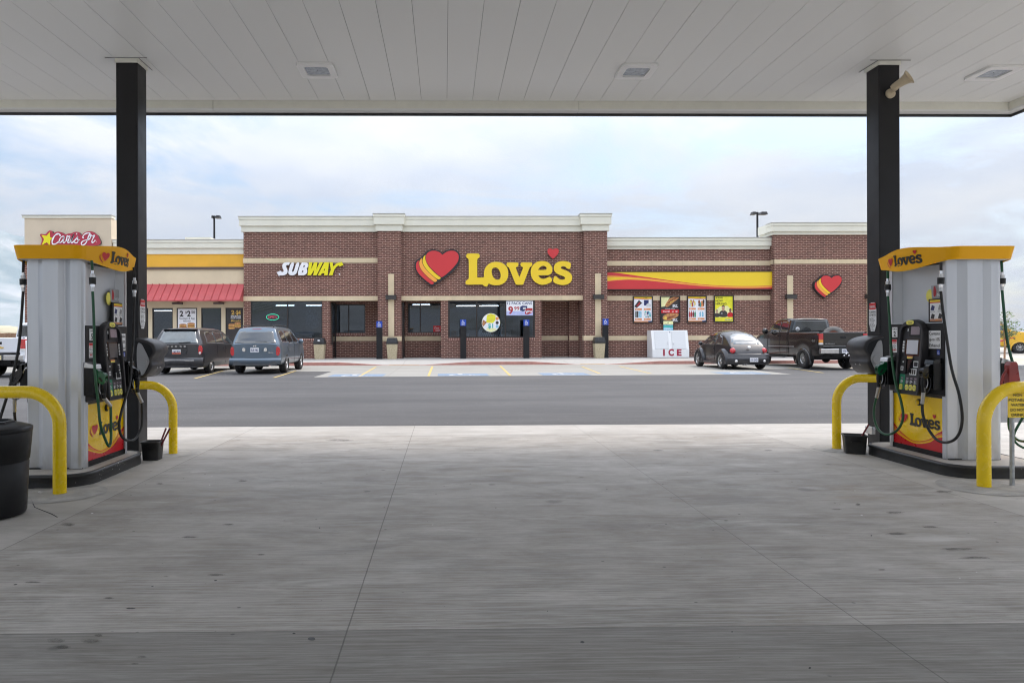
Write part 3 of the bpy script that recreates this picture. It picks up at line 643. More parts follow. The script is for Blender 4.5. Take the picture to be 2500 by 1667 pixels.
# ---------------------------------------------------------------- the fuel canopy
cp = empty('fuel_canopy', (1, 0, 0), label='large white panelled canopy roof over the fuel pumps carried on black square columns', cat='canopy')
ZC = 4.85
b = MB(); w_ = 0.372; x = 0.048 - w_ * 24; rr = random.Random(2)
while x < 8.36:
    a0, a1 = x + .0022, min(x + w_ - .0022, 8.37)
    b.box(a0, a1, -3.6, 9.965, ZC + rr.uniform(0, .0012), ZC + .03, 'ceiling_panel'); x += w_
b.build('ceiling', cp, world=True)
b = MB(); b.box(-8.9, 8.37, -3.6, 9.97, ZC + .034, ZC + .25, 'dark_frame'); b.build('ceiling_void', cp, world=True)
b = MB(); X1 = 8.37
xs_ = [-8.9, -3.35, 1.98, 8.37]
for a0, a1 in zip(xs_, xs_[1:]):
    b.box(a0 + .003, a1 - .003, 9.97, 9.995, 4.74, ZC + .2, 'fascia_paint'); b.box(a0 + .003, a1 - .003, 9.97, 10.10, 4.715, 4.74, 'ceiling_panel')
b.box(X1, X1 + .025, -3.6, 9.995, 4.74, ZC + .2, 'fascia_paint'); b.box(X1, X1 + .13, -3.6, 10.10, 4.715, 4.74, 'ceiling_panel')
b.build('gutter', cp, world=True)
b = MB(); b.box(-8.9, X1 + .16, 10.10, 10.13, 4.68, 5.7, 'sign_back'); b.box(X1 + .13, X1 + .16, -3.6, 10.10, 4.68, 5.7, 'sign_back'); b.build('fascia', cp, world=True)
b = MB(); b.box(-8.9, X1, -3.6, 10.05, 5.1, 5.2, 'roof_membrane'); b.build('roof', cp, world=True)
for x0 in (-4.03, 5.45):
    b = MB(); y0 = 8.46; b.box(x0, x0 + .265, y0, y0 + .26, 0, ZC - .035, 'black_steel'); c = b.build('column', cp, world=True, bevel=.012)
    b = MB()
    b.box(x0 - .004, x0 + .27, y0 - .015, y0 - .003, ZC - .06, ZC - .001, 'fascia_paint'); sx = 1 if x0 < 0 else -1
    xf = x0 + .268 if x0 < 0 else x0 - .015
    b.box(xf, xf + .012, y0 - .004, y0 + .27, ZC - .06, ZC - .001, 'fascia_paint'); b.box(x0 - .12, x0 + .39, y0 - .022, y0 - .016, ZC - .008, ZC - .001, 'grey_text')
    xg = x0 + .283 if x0 < 0 else x0 - .022
    b.box(xg, xg + .006, y0 - .02, y0 + .38, ZC - .008, ZC - .001, 'grey_text')
    t = b.build('trim', c); t.location = (0, 0, 0); t.data.transform(Matrix.Translation(-cp.location))
# recessed lights
def canopy_light(x, y, lab):
    e = empty('canopy_light', (x, y, ZC), label=lab, cat='ceiling light', group='square lights in the canopy ceiling')
    h, q = .235, .150
    b = MB(); F_ = Frame((0, 0, -.004), (1, 0, 0), (0, -1, 0))
    rnd = lambda r, k: [(r * sx - k * sx * (1 - cx), r * sy - k * sy * (1 - cy)) for sx, sy, seq in ((1, 1, 0), (-1, 1, 1), (-1, -1, 2), (1, -1, 3)) for cx, cy in (((1, 0), (.7, .7), (0, 1)) if seq in (0, 2) else ((0, 1), (.7, .7), (1, 0)))]
    b.prism([rnd(h, .05), rnd(q, .04)], F_, -.003, .028, 'white_enamel'); b.build('frame', e)
    b = MB(); b.prism([rnd(q + .01, .04)], F_, -.002, .006, 'lens_glass'); b.cyl((0, 0, -.010), (0, 0, -.014), .008, .006, 'dark_plastic', 8); b.build('lens', e)
canopy_light(-1.62, 8.8, 'square white recessed light in the canopy ceiling, the one nearer the left column')
canopy_light(2.49, 8.8, 'square white recessed light in the middle of the canopy ceiling right of centre')
canopy_light(7.2, 8.82, 'square white recessed light at the corner of the canopy beyond the column with the horn')
# horn loudspeaker
hs = atY(2172, 230, 8.46); e = empty('horn_speaker', (hs.x, 8.455, hs.z), label='beige horn loudspeaker mounted high on the right black column', cat='loudspeaker')
b = MB(); b.lathe([(0, 0), (.06, 0), (.06, -.02), (.03, -.03), (0, -.03)], (0, 0, 0), (0, 1, 0), 'horn_tan', 16); b.cyl((0, -.02, 0), (.03, -.10, .03), .012, .012, 'horn_tan', 8); b.build('bracket', e)
dr = Vector((.55, -.8, .42)).normalized(); o_ = Vector((-.01, -.10, .05))
b = MB(); b.lathe([(0, -.03), (.035, -.03), (.045, 0), (.048, .06), (.052, .10), (.065, .15), (.088, .18), (.092, .183), (.084, .181), (.06, .15), (.045, .11), (.035, .06), (0, .05)], o_, dr, 'horn_tan', 28); b.build('horn', e)
b = MB(); b.cyl(o_ + dr * .06, o_ + dr * .14, .016, .018, 'horn_tan', 12); b.cyl(o_ + dr * .14, o_ + dr * .143, .012, .008, 'chrome', 10); b.build('driver', e)
# warning notices on the columns (they face the fuelling lanes)
def notice(F, loc, lab):
    b = MB(); b.prism([chaikin([(0, 0), (.145, 0), (.145, .365), (0, .365)], 1)], F, 0, .003, 'white_vinyl')
    b.rect(F, .008, .137, .275, .357, .004, 'logo_red'); b.text('WARNING', F, .0725, .295, .035, 'white_vinyl', .006, .01, align='C', width=.115)
    b.text('NO SMOKING', F, .0725, .232, .028, 'logo_dark', .005, .015, align='C', width=.128)
    b.text('STOP MOTOR', F, .0725, .193, .028, 'logo_dark', .005, .015, align='C', width=.128)
    b.bars(F, .012, .133, .012, .182, 11, 'grey_text', .005, 4)
    return tag(b.build('warning_notice', loc=loc), lab, 'sign', 'warning notices on the canopy columns')
pl = atX(340, 802, -3.762); notice(Frame((-3.762, 8.50, pl.z), (0, 1, 0), (0, 0, 1)), (-3.762, 8.57, pl.z), 'white and red no smoking notice on the black column by pump 5')
pr = atX(2131, 808.6, 5.447); notice(Frame((5.447, 8.665, pr.z), (0, -1, 0), (0, 0, 1)), (5.447, 8.6, pr.z), 'white and red no smoking notice on the black column by pump 2')
# windshield towel dispensers on the columns
def towel(x, side, z0, lab):
    e = empty('towel_dispenser', (x, 8.59, z0), label=lab, cat='towel dispenser', group='towel dispensers on the canopy columns')
    s = side; prof = [(0, .02), (.08, .015), (.13, .045), (.175, .10), (.20, .155), (.19, .20), (.195, .25), (.235, .31), (.24, .36), (.21, .42), (.15, .455), (.08, .475), (0, .49)]
    prof = [(a * 1.0, c) for a, c in prof]
    b = MB(); rows = []
    yy = [(-.21, .86), (-.20, .95), (-.18, 1.0), (.18, 1.0), (.20, .95), (.21, .86)]
    for y, k in yy: rows.append([(s * a * k, y, .25 + (c - .25) * (k + .02)) for a, c in catmull([(p[0], p[1], 0) for p in prof], 4) and [(q.x, q.y) for q in catmull([(p[0], p[1], 0) for p in prof], 4)]])
    b.grid(rows, 'dark_plastic'); n = len(rows[0])
    b.add(rows[0], [tuple(range(n))], 'black_plastic'); b.add(rows[-1], [tuple(range(n))], 'black_plastic'); b.build('housing', e)
    b = MB(); F_ = Frame((0, -.212, 0), (1, 0, 0), (0, 0, 1)); pp = [(s * .02, .44), (s * .075, .43), (s * .11, .36), (s * .155, .27), (s * .175, .20), (s * .12, .08), (s * .08, .03), (s * .02, .10)]
    b.prism([chaikin(pp, 2)], F_, 0, .006, 'grey_panel'); b.build('side_panel', e)
    b = MB(); b.prism([chaikin([(s * .06, .25), (s * .13, .245), (s * .16, .20), (s * .12, .14), (s * .07, .15)], 2)], F_, .006, .022, 'grey_panel'); b.build('knob', e)
    for q in (-.03, .06): 
        b = MB(); b.lathe([(0, .008), (.008, .006), (.010, 0)], (s * .187, q, .13), (s, 0, 0), 'chrome', 8); b.build('screw', e)
    return e
zt = atY(2130, 911, 8.5).z
towel(5.45, -1, zt - .02, 'grey windshield towel dispenser on the black column with the horn'); towel(-3.765, 1, zt - .02, 'grey windshield towel dispenser on the black column near the parked minivan')
# ---------------------------------------------------------------- the store
st = empty('store_building', (0, 39.3, 0), label='long low brick travel stop store with cream cornices and a beige stucco restaurant wing', cat='store')
YF = 39.3; ZT = 7.41
def part(mb, name, **k): return mb.build(name, st, world=True, **k)
# section A (between x -11.49 and -3.8), B (-2.47 .. 8.0), pilasters, C, D
b = MB()
zl0, zl1 = 3.47, 3.73
def wall(x0, x1, y0, z0, z1, d=.35, mat='brick'): b.box(x0, x1, y0, y0 + d, z0, z1, mat)
for x0, x1 in ((-11.49, -3.8), (-2.47, 8.0)): wall(x0, x1, YF, zl1, ZT)
wall(-11.49, -11.10, YF, .1, zl0); wall(-11.10, -7.0, YF, .1, 1.19); wall(-7.0, -6.58, YF, .1, zl0)
wall(-7.35, -6.42, YF - .12, .1, .95, .12)
wall(-2.47 + 2.27, .21, YF, .1, zl0); wall(.21, 5.22, YF, .1, 1.19); wall(5.22, 5.60, YF, .1, zl0)
# pilasters
wall(-3.8, -2.47, 39.0, .1, ZT, .65); wall(8.0, 9.35, 39.0, .1, ZT, .65)
# alcoves: back walls and returns
def alcove(x0, x1, win=None):
    yb = 41.1
    if win:
        a, c_, z0, z1 = win
        wall(x0, x1, yb, .1, z0, .25); wall(x0, a, yb, z0, z1, .25); wall(c_, x1, yb, z0, z1, .25); wall(x0, x1, yb, z1, 3.8, .25)
    else: wall(x0, x1, yb, .1, 3.8, .25)
    b.box(x1 - .02, x1 + .3, YF + .35, yb + .2, .1, 3.8, 'brick'); b.box(x0 - .3, x0 + .02, YF + .35, yb + .2, .1, 3.8, 'brick')
alcove(-6.58, -3.8, (-6.5, -4.75, 1.62, 3.35)); alcove(-2.47, -.2, (-2.2, -.2, 1.62, 3.40)); alcove(5.60, 8.0)
b.box(7.45, 8.0, 40.6, 41.1, .1, 3.8, 'brick')
# section C and D
wall(9.35, 19.26, 39.8, .1, 6.45); wall(19.13, 25.2, YF, .1, 7.22, .9)
b.box(19.13, 19.35, YF + .9, 41, .1, 7.2, 'brick'); b.box(19.35, 25.0, 40.8, 41, 6, 7.2, 'brick'); b.box(25.0, 25.2, YF + .9, 52, .1, 6.5, 'brick'); b.box(25.0, 25.2, YF + .9, 41, 6.5, 7.2, 'brick')
b.box(-11.49, -11.2, YF + .35, 52, 3, ZT, 'brick'); b.box(8.9, 9.2, YF + .6, 52, 3, ZT, 'brick')
b.box(20.9, 24.3, YF - .001, YF + .02, .12, 5.5, 'brick')
# tower base at the far left
part(b, 'brick_wall'); b = MB(); wall(-23.9, -19.0, YF, .1, 5.72); b.box(-23.9, -23.6, YF + .35, 52, .1, 5.72, 'brick')
part(b, 'brick_wall')
for q_ in ((-11.1, -7.0, YF - .03, YF + .02, 1.19, 1.31), (.21, 5.22, YF - .03, YF + .02, 1.19, 1.31), (-6.5, -4.75, 41.07, 41.12, 1.50, 1.62), (-2.2, -.2, 41.07, 41.12, 1.50, 1.62)):
    b = MB(); b.box(*q_, 'soldier'); part(b, 'window_sill', bevel=.004)
# tan stone
b = MB()
for x0, x1 in ((-11.52, -3.8), (-2.47, 8.0)): b.box(x0, x1, YF - .045, YF + .3, zl0, zl1, 'tan_stone')
b.box(-11.52, -3.8, YF - .03, YF + .02, 5.64, 5.92, 'tan_stone')
b.box(9.35, 19.2, 39.77, 39.82, 5.50, 5.77, 'tan_stone'); b.box(19.10, 25.2, YF - .03, YF + .02, 5.54, 5.80, 'tan_stone'); b.box(19.10, 19.14, YF - .03, 39.79, 5.54, 5.80, 'tan_stone')
b.box(9.35, 19.2, 39.77, 39.82, 3.47, 3.74, 'tan_stone'); b.box(9.35, 19.2, 39.77, 39.82, 1.14, 1.40, 'tan_stone')
for x0, x1 in ((-6.58, -3.82), (-2.45, -.2), (5.60, 7.45)): b.box(x0, x1, 41.07, 41.12, 1.15, 1.42, 'tan_stone')
b.box(7.44, 7.98, 40.57, 40.62, 1.15, 1.42, 'tan_stone')
for x0, x1 in ((-3.82, -2.45), (7.98, 9.37)): b.box(x0, x1, 38.97, 39.4, 1.15, 1.42, 'tan_stone')
part(b, 'stone_band', bevel=.006)
sconce_at = []
for xc, y, z0, z1 in ((-3.03, 39.0, 1.42, 4.98), (8.80, 39.0, 1.42, 4.98), (20.05, YF, .3, 4.86), (24.72, YF, .3, 4.86)):
    b = MB(); b.box(xc - .165, xc + .165, y - .05, y + .02, z0, z1, 'tan_stone'); part(b, 'stone_strip', bevel=.005); sconce_at.append((xc, y - .05))
# cornices, stepped
def cornice(x0, x1, y, zb, zs, zt, ends=True, mat='cornice_paint', yb=52.):
    b = MB()
    b.box(x0 - .10, x1 + .10, y - .10, y + .5, zb, zs - .03, mat)
    b.box(x0 - .20, x1 + .20, y - .20, y + .5, zs - .03, zt - .16, mat)
    b.box(x0 - .23, x1 + .23, y - .23, y + .5, zt - .16, zt, mat)
    b.box(x0 - .26, x1 + .26, y - .26, y + .5, zt, zt + .035, 'roof_membrane')
    part(b, 'cornice', bevel=.012)
cornice(-11.49, -3.9, YF, ZT, 7.77, 8.26); cornice(-2.37, 7.9, YF, ZT, 7.77, 8.26)
cornice(-3.8, -2.47, 39.0, ZT, 7.80, 8.36); cornice(8.0, 9.35, 39.0, ZT, 7.80, 8.36)
cornice(9.6, 19.0, 39.8, 6.45, 6.66, 7.10); cornice(19.13, 25.2, YF, 7.22, 7.43, 7.88)
for x0, y0, y1, zb, zs, zt in ((-11.49, YF + .5, 52, ZT, 7.77, 8.26), (19.13, YF + .5, 40.9, 7.22, 7.43, 7.88), (-23.9, YF + .5, 42.4, 8.2, 8.22, 8.36)):
    b = MB(); b.box(x0 - .10, x0 + .3, y0, y1, zb, zs - .03, 'cornice_paint'); b.box(x0 - .2, x0 + .3, y0, y1, zs - .03, zt, 'cornice_paint'); part(b, 'cornice')
# restaurant wing (beige) between the tower and section A
YC = 39.6
b = MB()
wx = [(-20.6, -18.05), (-17.55, -15.9)]      # placeholders replaced below
zw0, zw1 = .95, 3.10
edges = []
for p0, p1 in ((x0, x1) for x0, x1 in ((282, 362), (371.5, 421.8), (431, 481.5), (491, 540.2), (550.3, 594))):
    edges.append((atY(p0, 780, YC).x, atY(p1, 780, YC).x))
edges[-1] = (edges[-1][0], -11.62)
xl = -16.5
b.box(xl - 2.5, -11.49, YC, YC + .3, zw1, 6.18, 'stucco')
b.box(xl - 2.5, -11.49, YC, YC + .3, .1, zw0, 'stucco')
prev = xl - 2.5
for a, c_ in edges: b.box(prev, a, YC, YC + .3, zw0, zw1, 'stucco'); prev = c_
b.box(prev, -11.49, YC, YC + .3, zw0, zw1, 'stucco')
b.box(-23.9, -19.0, YF, YF + .35, 5.72, 8.22, 'stucco_dark'); b.box(-23.9, -23.6, YF + .35, 42.4, 5.72, 8.2, 'stucco_dark'); b.box(-19.3, -19.0, YF + .35, 42.4, 5.72, 8.2, 'stucco_dark'); b.box(-23.6, -19.3, 42.1, 42.4, 5.72, 8.2, 'stucco_dark')
part(b, 'stucco_wall')
b = MB(); b.box(-18.99, -11.49, YC - .05, YC + .01, 5.45, 6.18, 'mustard'); part(b, 'mustard_band')
b = MB(); b.box(-18.99, -11.49, YC - .08, YC + .01, 5.31, 5.45, 'brown_trim'); part(b, 'brown_trim')
cornice(-18.75, -11.6, YC, 6.18, 6.55, 6.98)
b = MB(); b.box(-24.0, -18.95, YF - .06, YF + .4, 8.22, 8.36, 'cornice_paint'); b.box(-24.03, -18.92, YF - .1, YF + .4, 8.36, 8.40, 'roof_membrane'); part(b, 'tower_coping')
b = MB(); b.box(-23.95, -18.98, YF - .03, YF + .02, 5.60, 5.72, 'tan_stone'); part(b, 'stone_sill')
# windows of the restaurant wing
def window(x0, x1, z0, z1, y, mull=(), sashes='dark_frame', fr=.055, glass='window_glass'):
    b = MB()
    b.box(x0, x1, y, y + .09, z1 - fr, z1, sashes); b.box(x0, x1, y, y + .09, z0, z0 + fr, sashes)
    b.box(x0, x0 + fr, y, y + .09, z0 + fr, z1 - fr, sashes); b.box(x1 - fr, x1, y, y + .09, z0 + fr, z1 - fr, sashes)
    for m in mull: b.box(m - .035, m + .035, y, y + .09, z0 + fr, z1 - fr, sashes)
    fo = part(b, 'window_frame')
    b = MB(); xs_ = [x0 + fr] + [v for m in mull for v in (m - .035, m + .035)] + [x1 - fr]
    for i in range(0, len(xs_), 2):
        b.box(xs_[i], xs_[i + 1], y + .045, y + .055, z0 + fr, z1 - fr, glass)
    p = b.build('pane', fo); p.data.transform(Matrix.Translation(-st.location))
for a, c_ in edges[1:]: window(a, c_, zw0, zw1, YC + .03)
window(edges[0][0], edges[0][1], zw0, zw1, YC + .03)
window(-11.10, -7.0, 1.31, zl0, YF + .02, (-9.0,)); window(.21, 5.22, 1.31, zl0, YF + .02, (1.86, 3.52), fr=.09)
window(-6.5, -4.75, 1.62, 3.35, 41.08, (-5.75,)); window(-2.2, -.2, 1.62, 3.40, 41.08, (-1.45,))
# door frame of the left alcove seen edge-on (its glass faces sideways)
b = MB()
for y0 in (39.7, 40.95): b.box(-6.56, -6.49, y0, y0 + .07, .15, 3.4, 'dark_frame')
b.box(-6.56, -6.49, 39.7, 41.02, 3.33, 3.40, 'dark_frame'); b.box(-6.54, -6.52, 39.77, 40.95, .2, 3.33, 'window_glass'); part(b, 'entrance_door')
b = MB(); b.box(-2.45, -2.38, 39.7, 41.0, .15, 3.4, 'dark_frame'); part(b, 'entrance_door')
# soffits
b = MB()
for x0, x1 in ((-6.58, -3.8), (-2.47, -.2), (5.60, 8.0)): b.box(x0, x1, YF + .30, 41.15, zl0 + .05, zl0 + .12, 'stucco')
part(b, 'soffit')
# interior: rooms, ceiling lights and shelving behind the glass
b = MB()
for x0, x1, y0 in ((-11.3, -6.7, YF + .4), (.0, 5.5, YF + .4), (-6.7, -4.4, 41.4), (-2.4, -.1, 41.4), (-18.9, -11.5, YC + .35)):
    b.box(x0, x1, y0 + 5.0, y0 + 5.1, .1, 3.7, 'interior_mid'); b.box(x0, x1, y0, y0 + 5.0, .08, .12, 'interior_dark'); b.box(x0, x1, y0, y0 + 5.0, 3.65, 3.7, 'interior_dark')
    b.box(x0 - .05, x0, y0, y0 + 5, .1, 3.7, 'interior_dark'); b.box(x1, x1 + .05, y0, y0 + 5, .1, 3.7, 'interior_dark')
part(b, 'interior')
b = MB()
for x0, x1, y0, z in ((.8, 1.9, 41.6, 3.25), (2.3, 3.3, 41.6, 3.25), (.75, 1.8, 41.9, 3.25), (2.15, 3.15, 41.9, 3.25)): b.box(x0, x1, y0, y0 + .06, z, z + .035, 'tube_light')
for x0, y0, z in ((-10.2, 41.5, 3.3), (-8.6, 42.6, 3.35), (-6.2, 42.5, 3.4), (-2.0, 43.0, 3.4), (-17.5, 41.5, 3.0), (-13.6, 41.8, 3.0)): b.box(x0, x0 + 1.1, y0, y0 + .06, z, z + .03, 'tube_light')
part(b, 'strip_light')
basic('window_film', (0.13, 0.14, 0.15), 0.6, var=0.5, scale=9); b = MB(); c6 = lambda x, y: (560 + x / 3.734, 500 + y / 3.734)
b.add([atY(*c6(*q_), 39.42) for q_ in ((700, 1000), (740, 958), (790, 968), (818, 1040), (802, 1130), (745, 1175), (695, 1120))], [tuple(range(7))], 'window_film'); part(b, 'window_graphic')
b = MB(); rr = random.Random(9)
for i in range(34):
    x0 = rr.uniform(.3, 4.9); b.box(x0, x0 + rr.uniform(.08, .3), 41.2, 41.4, 1.35, 1.35 + rr.uniform(.1, .45), rr.choice(['interior_mid', 'cup_white', 'maroon', 'teal', 'poster_orange', 'navy', 'interior_mid', 'bun_dark']))
b.box(.2, 2.0, 41.0, 41.5, 1.0, 1.35, 'interior_mid'); b.box(4.0, 4.4, 40.6, 40.9, .2, 3.2, 'interior_dark'); b.box(-10.6, -7.4, 41.6, 42.4, .1, 1.35, 'bun_dark'); b.box(-6, -4.9, 43, 43.3, .2, 2.2, 'interior_mid')
part(b, 'shelving')
# roofs
b = MB(); b.box(-11.4, 9.2, YF + .5, 52, 7.2, 7.3, 'roof_membrane'); b.box(9.2, 19.2, 40.2, 52, 6.2, 6.3, 'roof_membrane'); b.box(19.2, 25.1, YF + .9, 40.8, 7.0, 7.1, 'roof_membrane'); b.box(19.2, 25.1, 41, 52, 6.2, 6.3, 'roof_membrane')
b.box(-19.0, -11.5, YC + .4, 52, 5.95, 6.05, 'roof_membrane'); b.box(-23.8, -19.1, YF + .4, 42.3, 8.0, 8.1, 'roof_membrane'); b.box(-23.9, 25.2, 51.9, 52, .1, 6.1, 'brick'); part(b, 'roof')
q = atY(483, 583, 44); b = MB(); b.box(atY(452, 583, 44).x, atY(514, 583, 44).x, 44, 46, 5.95, q.z + .1, 'cornice_paint'); part(b, 'roof_hatch')
# awning
aw = []
b = MB(); xr_b, xr_t = -11.72, -11.50; x0 = -18.9
zt_, zb_ = 4.47, 3.50; yt_, yb_ = YC - .01, YC - 1.0
b.add([(x0, yt_, zt_), (xr_t, yt_, zt_), (xr_t, yb_, zb_), (x0, yb_, zb_), (x0, yt_, zt_ - .05), (xr_t, yt_, zt_ - .05), (xr_t, yb_, zb_ - .06), (x0, yb_, zb_ - .06)],
      [(0, 3, 2, 1), (4, 5, 6, 7), (3, 7, 6, 2), (1, 2, 6, 5), (0, 4, 7, 3)], 'awning_red')
d_ = Vector((0, yb_ - yt_, zb_ - zt_)); n_ = Vector((0, -d_.z, d_.y)).normalized(); n_ = -n_ if n_.z < 0 else n_
for i in range(18):
    x = -11.52 - i * .405
    if x < x0: break
    p = Vector((x, yt_, zt_)); vs = [p + Vector((sx * .014, 0, 0)) + d_ * t + n_ * h for t in (0, 1) for sx, h in ((-1, 0), (-1, .045), (1, .045), (1, 0))]
    b.add(vs, [(0, 1, 5, 4), (1, 2, 6, 5), (2, 3, 7, 6), (4, 5, 6, 7)], 'awning_red')
b.add([(xr_t, yt_, zt_), (xr_t, yb_, zb_ - .06), (xr_t, yt_, zb_ - .06)], [(0, 1, 2)], 'awning_red'); part(b, 'awning')
for x in (-17.6, -15.3, -12.95):
    b = MB(); b.box(x - .28, x + .28, YC - .3, YC - .08, 3.30, 3.40, 'brown_trim'); b.box(x - .05, x + .05, YC - .1, YC, 3.3, 3.44, 'brown_trim'); part(b, 'downlight')
# ------------------------------------------------ wall lamps
for (x, y), lb in zip(sconce_at, ('dark box wall lamp on the brick pier right of the yellow and white lettering', 'dark box wall lamp on the brick pier left of the yellow banner', 'dark box wall lamp on the brick wall left of the small heart sign', 'dark box wall lamp on the brick wall right of the small heart sign')):
    e = empty('wall_lamp', (x, y, 3.62), label=lb, cat='wall lamp', group='dark box lamps on the store piers')
    b = MB(); b.box(-.30, .30, -.22, 0, -.11, .11, 'exit_sconce'); b.box(-.32, .32, -.24, .0, .11, .135, 'exit_sconce'); b.build('lamp_housing', e, bevel=.008)
    b = MB(); b.box(-.22, .22, -.18, -.04, -.118, -.111, 'lens_glass'); b.build('lens', e)
# ------------------------------------------------ signs on the facade
FF = facade(YF)
def px_frame(Y, ox, oy, sc):
    """map picture-crop coordinates to the plane Y"""
    p0 = atY(ox, oy, Y); p1 = atY(ox + 100, oy, Y); k = (p1.x - p0.x) / 100 / sc
    return p0, k
def trace(Y, ox, oy, sc, cx, cy):
    """frame on the wall whose origin is crop point (cx, cy); returns frame and metres per crop unit"""
    p = atY(ox + cx / sc, oy + cy / sc, Y); _, k = px_frame(Y, ox + cx / sc, oy + cy / sc, sc)
    return Frame(p, (1, 0, 0), (0, 0, 1)), k, p
F_, k, p = trace(YF, 1130, 600, 14.257, 85, 1365)
e = empty('yellow_letter_sign', p, label='big yellow slab letters spelling the store name with a red heart above them', cat='sign')
for l, h in ((LO, LOH), (LV, None), (LE, LEH), (LS, None)):
    b = MB(); loops = [fit(l, 85, 1365, k, 2)] + ([fit(h, 85, 1365, k, 2)] if h else [])
    b.prism(loops, Frame((0, 0, 0), (1, 0, 0), (0, 0, 1)), .03, .17, 'sign_yellow', 'brown_trim', back=True); b.build('letter', e, bevel=.012)
b = MB(); b.prism([fit(LH, 85, 1365, k, 2)], Frame((0, 0, 0), (1, 0, 0), (0, 0, 1)), .03, .15, 'sign_red', 'brown_trim', back=True); b.build('heart', e, bevel=.01)
def wall_heart(Y, x, y, w_px, lab, name='heart_sign'):
    p = atY(x, y, Y); wd = atY(x + w_px, y, Y).x - p.x; e = empty(name, p, label=lab, cat='sign', group='heart emblems on the store wall')
    G = Frame((0, 0, 0), (1, 0, 0), (0, 0, 1)); k = wd / 1595.; g = lambda l: fit(l, 175, 1432, k, 2)
    b = MB(); b.prism([g(HB)], G, .02, .20, 'sign_back', 'sign_back', back=True); b.build('backing', e, bevel=.01)
    for l, m, n_ in ((HR0, 'sign_red', 'stripe'), (HO, 'sign_orange', 'stripe'), (HY, 'sign_yellow', 'stripe'), (HR1, 'sign_red', 'heart')):
        b = MB(); b.prism([g(l)], G, .20, .225, m); b.build(n_, e)
wall_heart(YF, 1000 + 175 / 14.254, 600 + 1432 / 14.254, 1595 / 14.254, 'large red heart sign with orange and yellow stripes left of the big yellow letters')
wall_heart(YF, 1970 + 235 / 19.6, 660 + 1350 / 19.6, 1375 / 19.6, 'small red heart sign with yellow stripes on the right end of the store')
# sandwich shop lettering
F_, k, p = trace(YF, 670, 620, 13.067, 90, 692)
e = empty('sandwich_shop_sign', p, label='slanted white and yellow lettering with arrow tips on the brick wall', cat='sign')
G = Frame((0, 0, 0), (1, 0, 0), (0, 0, 1))
SW = [('letter', 'sign_white', 1, [[(400,275),(515,278),(473,372),(430,360),(395,372),(385,410),(410,460),(435,520),(442,580),(415,640),(350,680),(270,692),(190,690)], None]),]
def sub(loop, mat, it, hole=None, hole2=None, depth=.13):
    f = lambda l, q: [((a - 90) * k, (692 - b_) * k) for a, b_ in (chaikin(l, q) if q else l)]
    b = MB(); b.prism([f(loop, it)] + ([f(hole, 1)] if hole else []) + ([f(hole2, 1)] if hole2 else []), G, .03, depth, mat, 'dark_frame', back=True); b.build('letter', e, bevel=.006)
sub([(400,275),(450,275),(517,278),(495,330),(473,372),(440,355),(410,362),(388,385),(387,415),(412,465),(438,520),(442,580),(415,640),(350,680),(270,694),(200,690),(186,684),(164,718),(160,716),(91,594),(93,590),(232,535),(236,537),(226,572),(270,582),(305,572),(318,545),(285,480),(262,410),(275,340),(320,290)], 'sign_white', 1)
sub([(545,280),(660,280),(580,540),(575,570),(595,582),(625,565),(640,540),(715,280),(832,280),(735,590),(700,650),(630,690),(540,694),(480,665),(455,610),(465,550)], 'sign_white', 1)
sub([(860,280),(1010,280),(1075,300),(1100,350),(1090,420),(1035,475),(1065,520),(1062,590),(1030,650),(970,685),(900,692),(733,692)], 'sign_white', 1, [(950,372),(985,375),(992,400),(960,430),(930,432)], [(905,535),(940,540),(945,570),(915,592),(880,590)])
sub([(1120,275),(1230,275),(1180,500),(1285,275),(1390,275),(1350,500),(1460,275),(1565,275),(1360,690),(1250,690),(1285,510),(1180,690),(1070,690)], 'sign_yellow_pure', 0)
sub([(1610,275),(1755,275),(1710,690),(1595,690),(1605,625),(1525,625),(1500,690),(1395,690)], 'sign_yellow_pure', 0, [(1640,450),(1615,540),(1575,540)])
sub([(1770,275),(1875,275),(1885,410),(1935,365),(2000,310),(2080,285),(2130,285),(2140,240),(2218,360),(2090,418),(2078,382),(2040,385),(1985,430),(1930,500),(1895,590),(1870,690),(1745,690),(1815,510)], 'sign_yellow_pure', 0)
sub([(2083 + 24 * math.cos(t * .785), 655 + 24 * math.sin(t * .785)) for t in range(8)], 'sign_white', 0, depth=.06)
# burger restaurant sign: red plate, yellow star, white script
YS = YF; F_, k, p = trace(YS, 90, 550, 13.835, 150, 750)
e = empty('red_script_sign', p, label='red cut-out sign with yellow star and white script on the beige tower', cat='sign')
f = lambda l, q=2: [((a - 150) * k, (750 - b_) * k) for a, b_ in (chaikin(l, q) if q else l)]
b = MB(); b.prism([f([(490,180),(580,210),(600,300),(700,235),(800,225),(920,260),(1000,330),(1120,290),(1230,290),(1280,250),(1400,225),(1500,260),(1530,330),(1560,370),(1620,280),(1740,225),(1880,210),(1980,250),(2050,320),(2120,360),(2150,450),(2210,560),(2190,680),(1900,720),(1500,700),(1000,700),(620,760),(500,830),(380,740),(230,820),(150,730),(250,500),(150,350),(190,290),(350,330),(420,230)])], G, .02, .16, 'carl_red', 'brown_trim', back=True); b.build('plate', e, bevel=.01)
b = MB(); b.prism([f([(495,245),(503,415),(590,450),(515,520),(500,690),(395,590),(225,690),(310,490),(225,345),(400,370)], 0)], G, .16, .19, 'sign_yellow_pure'); b.build('star', e)
b = MB()
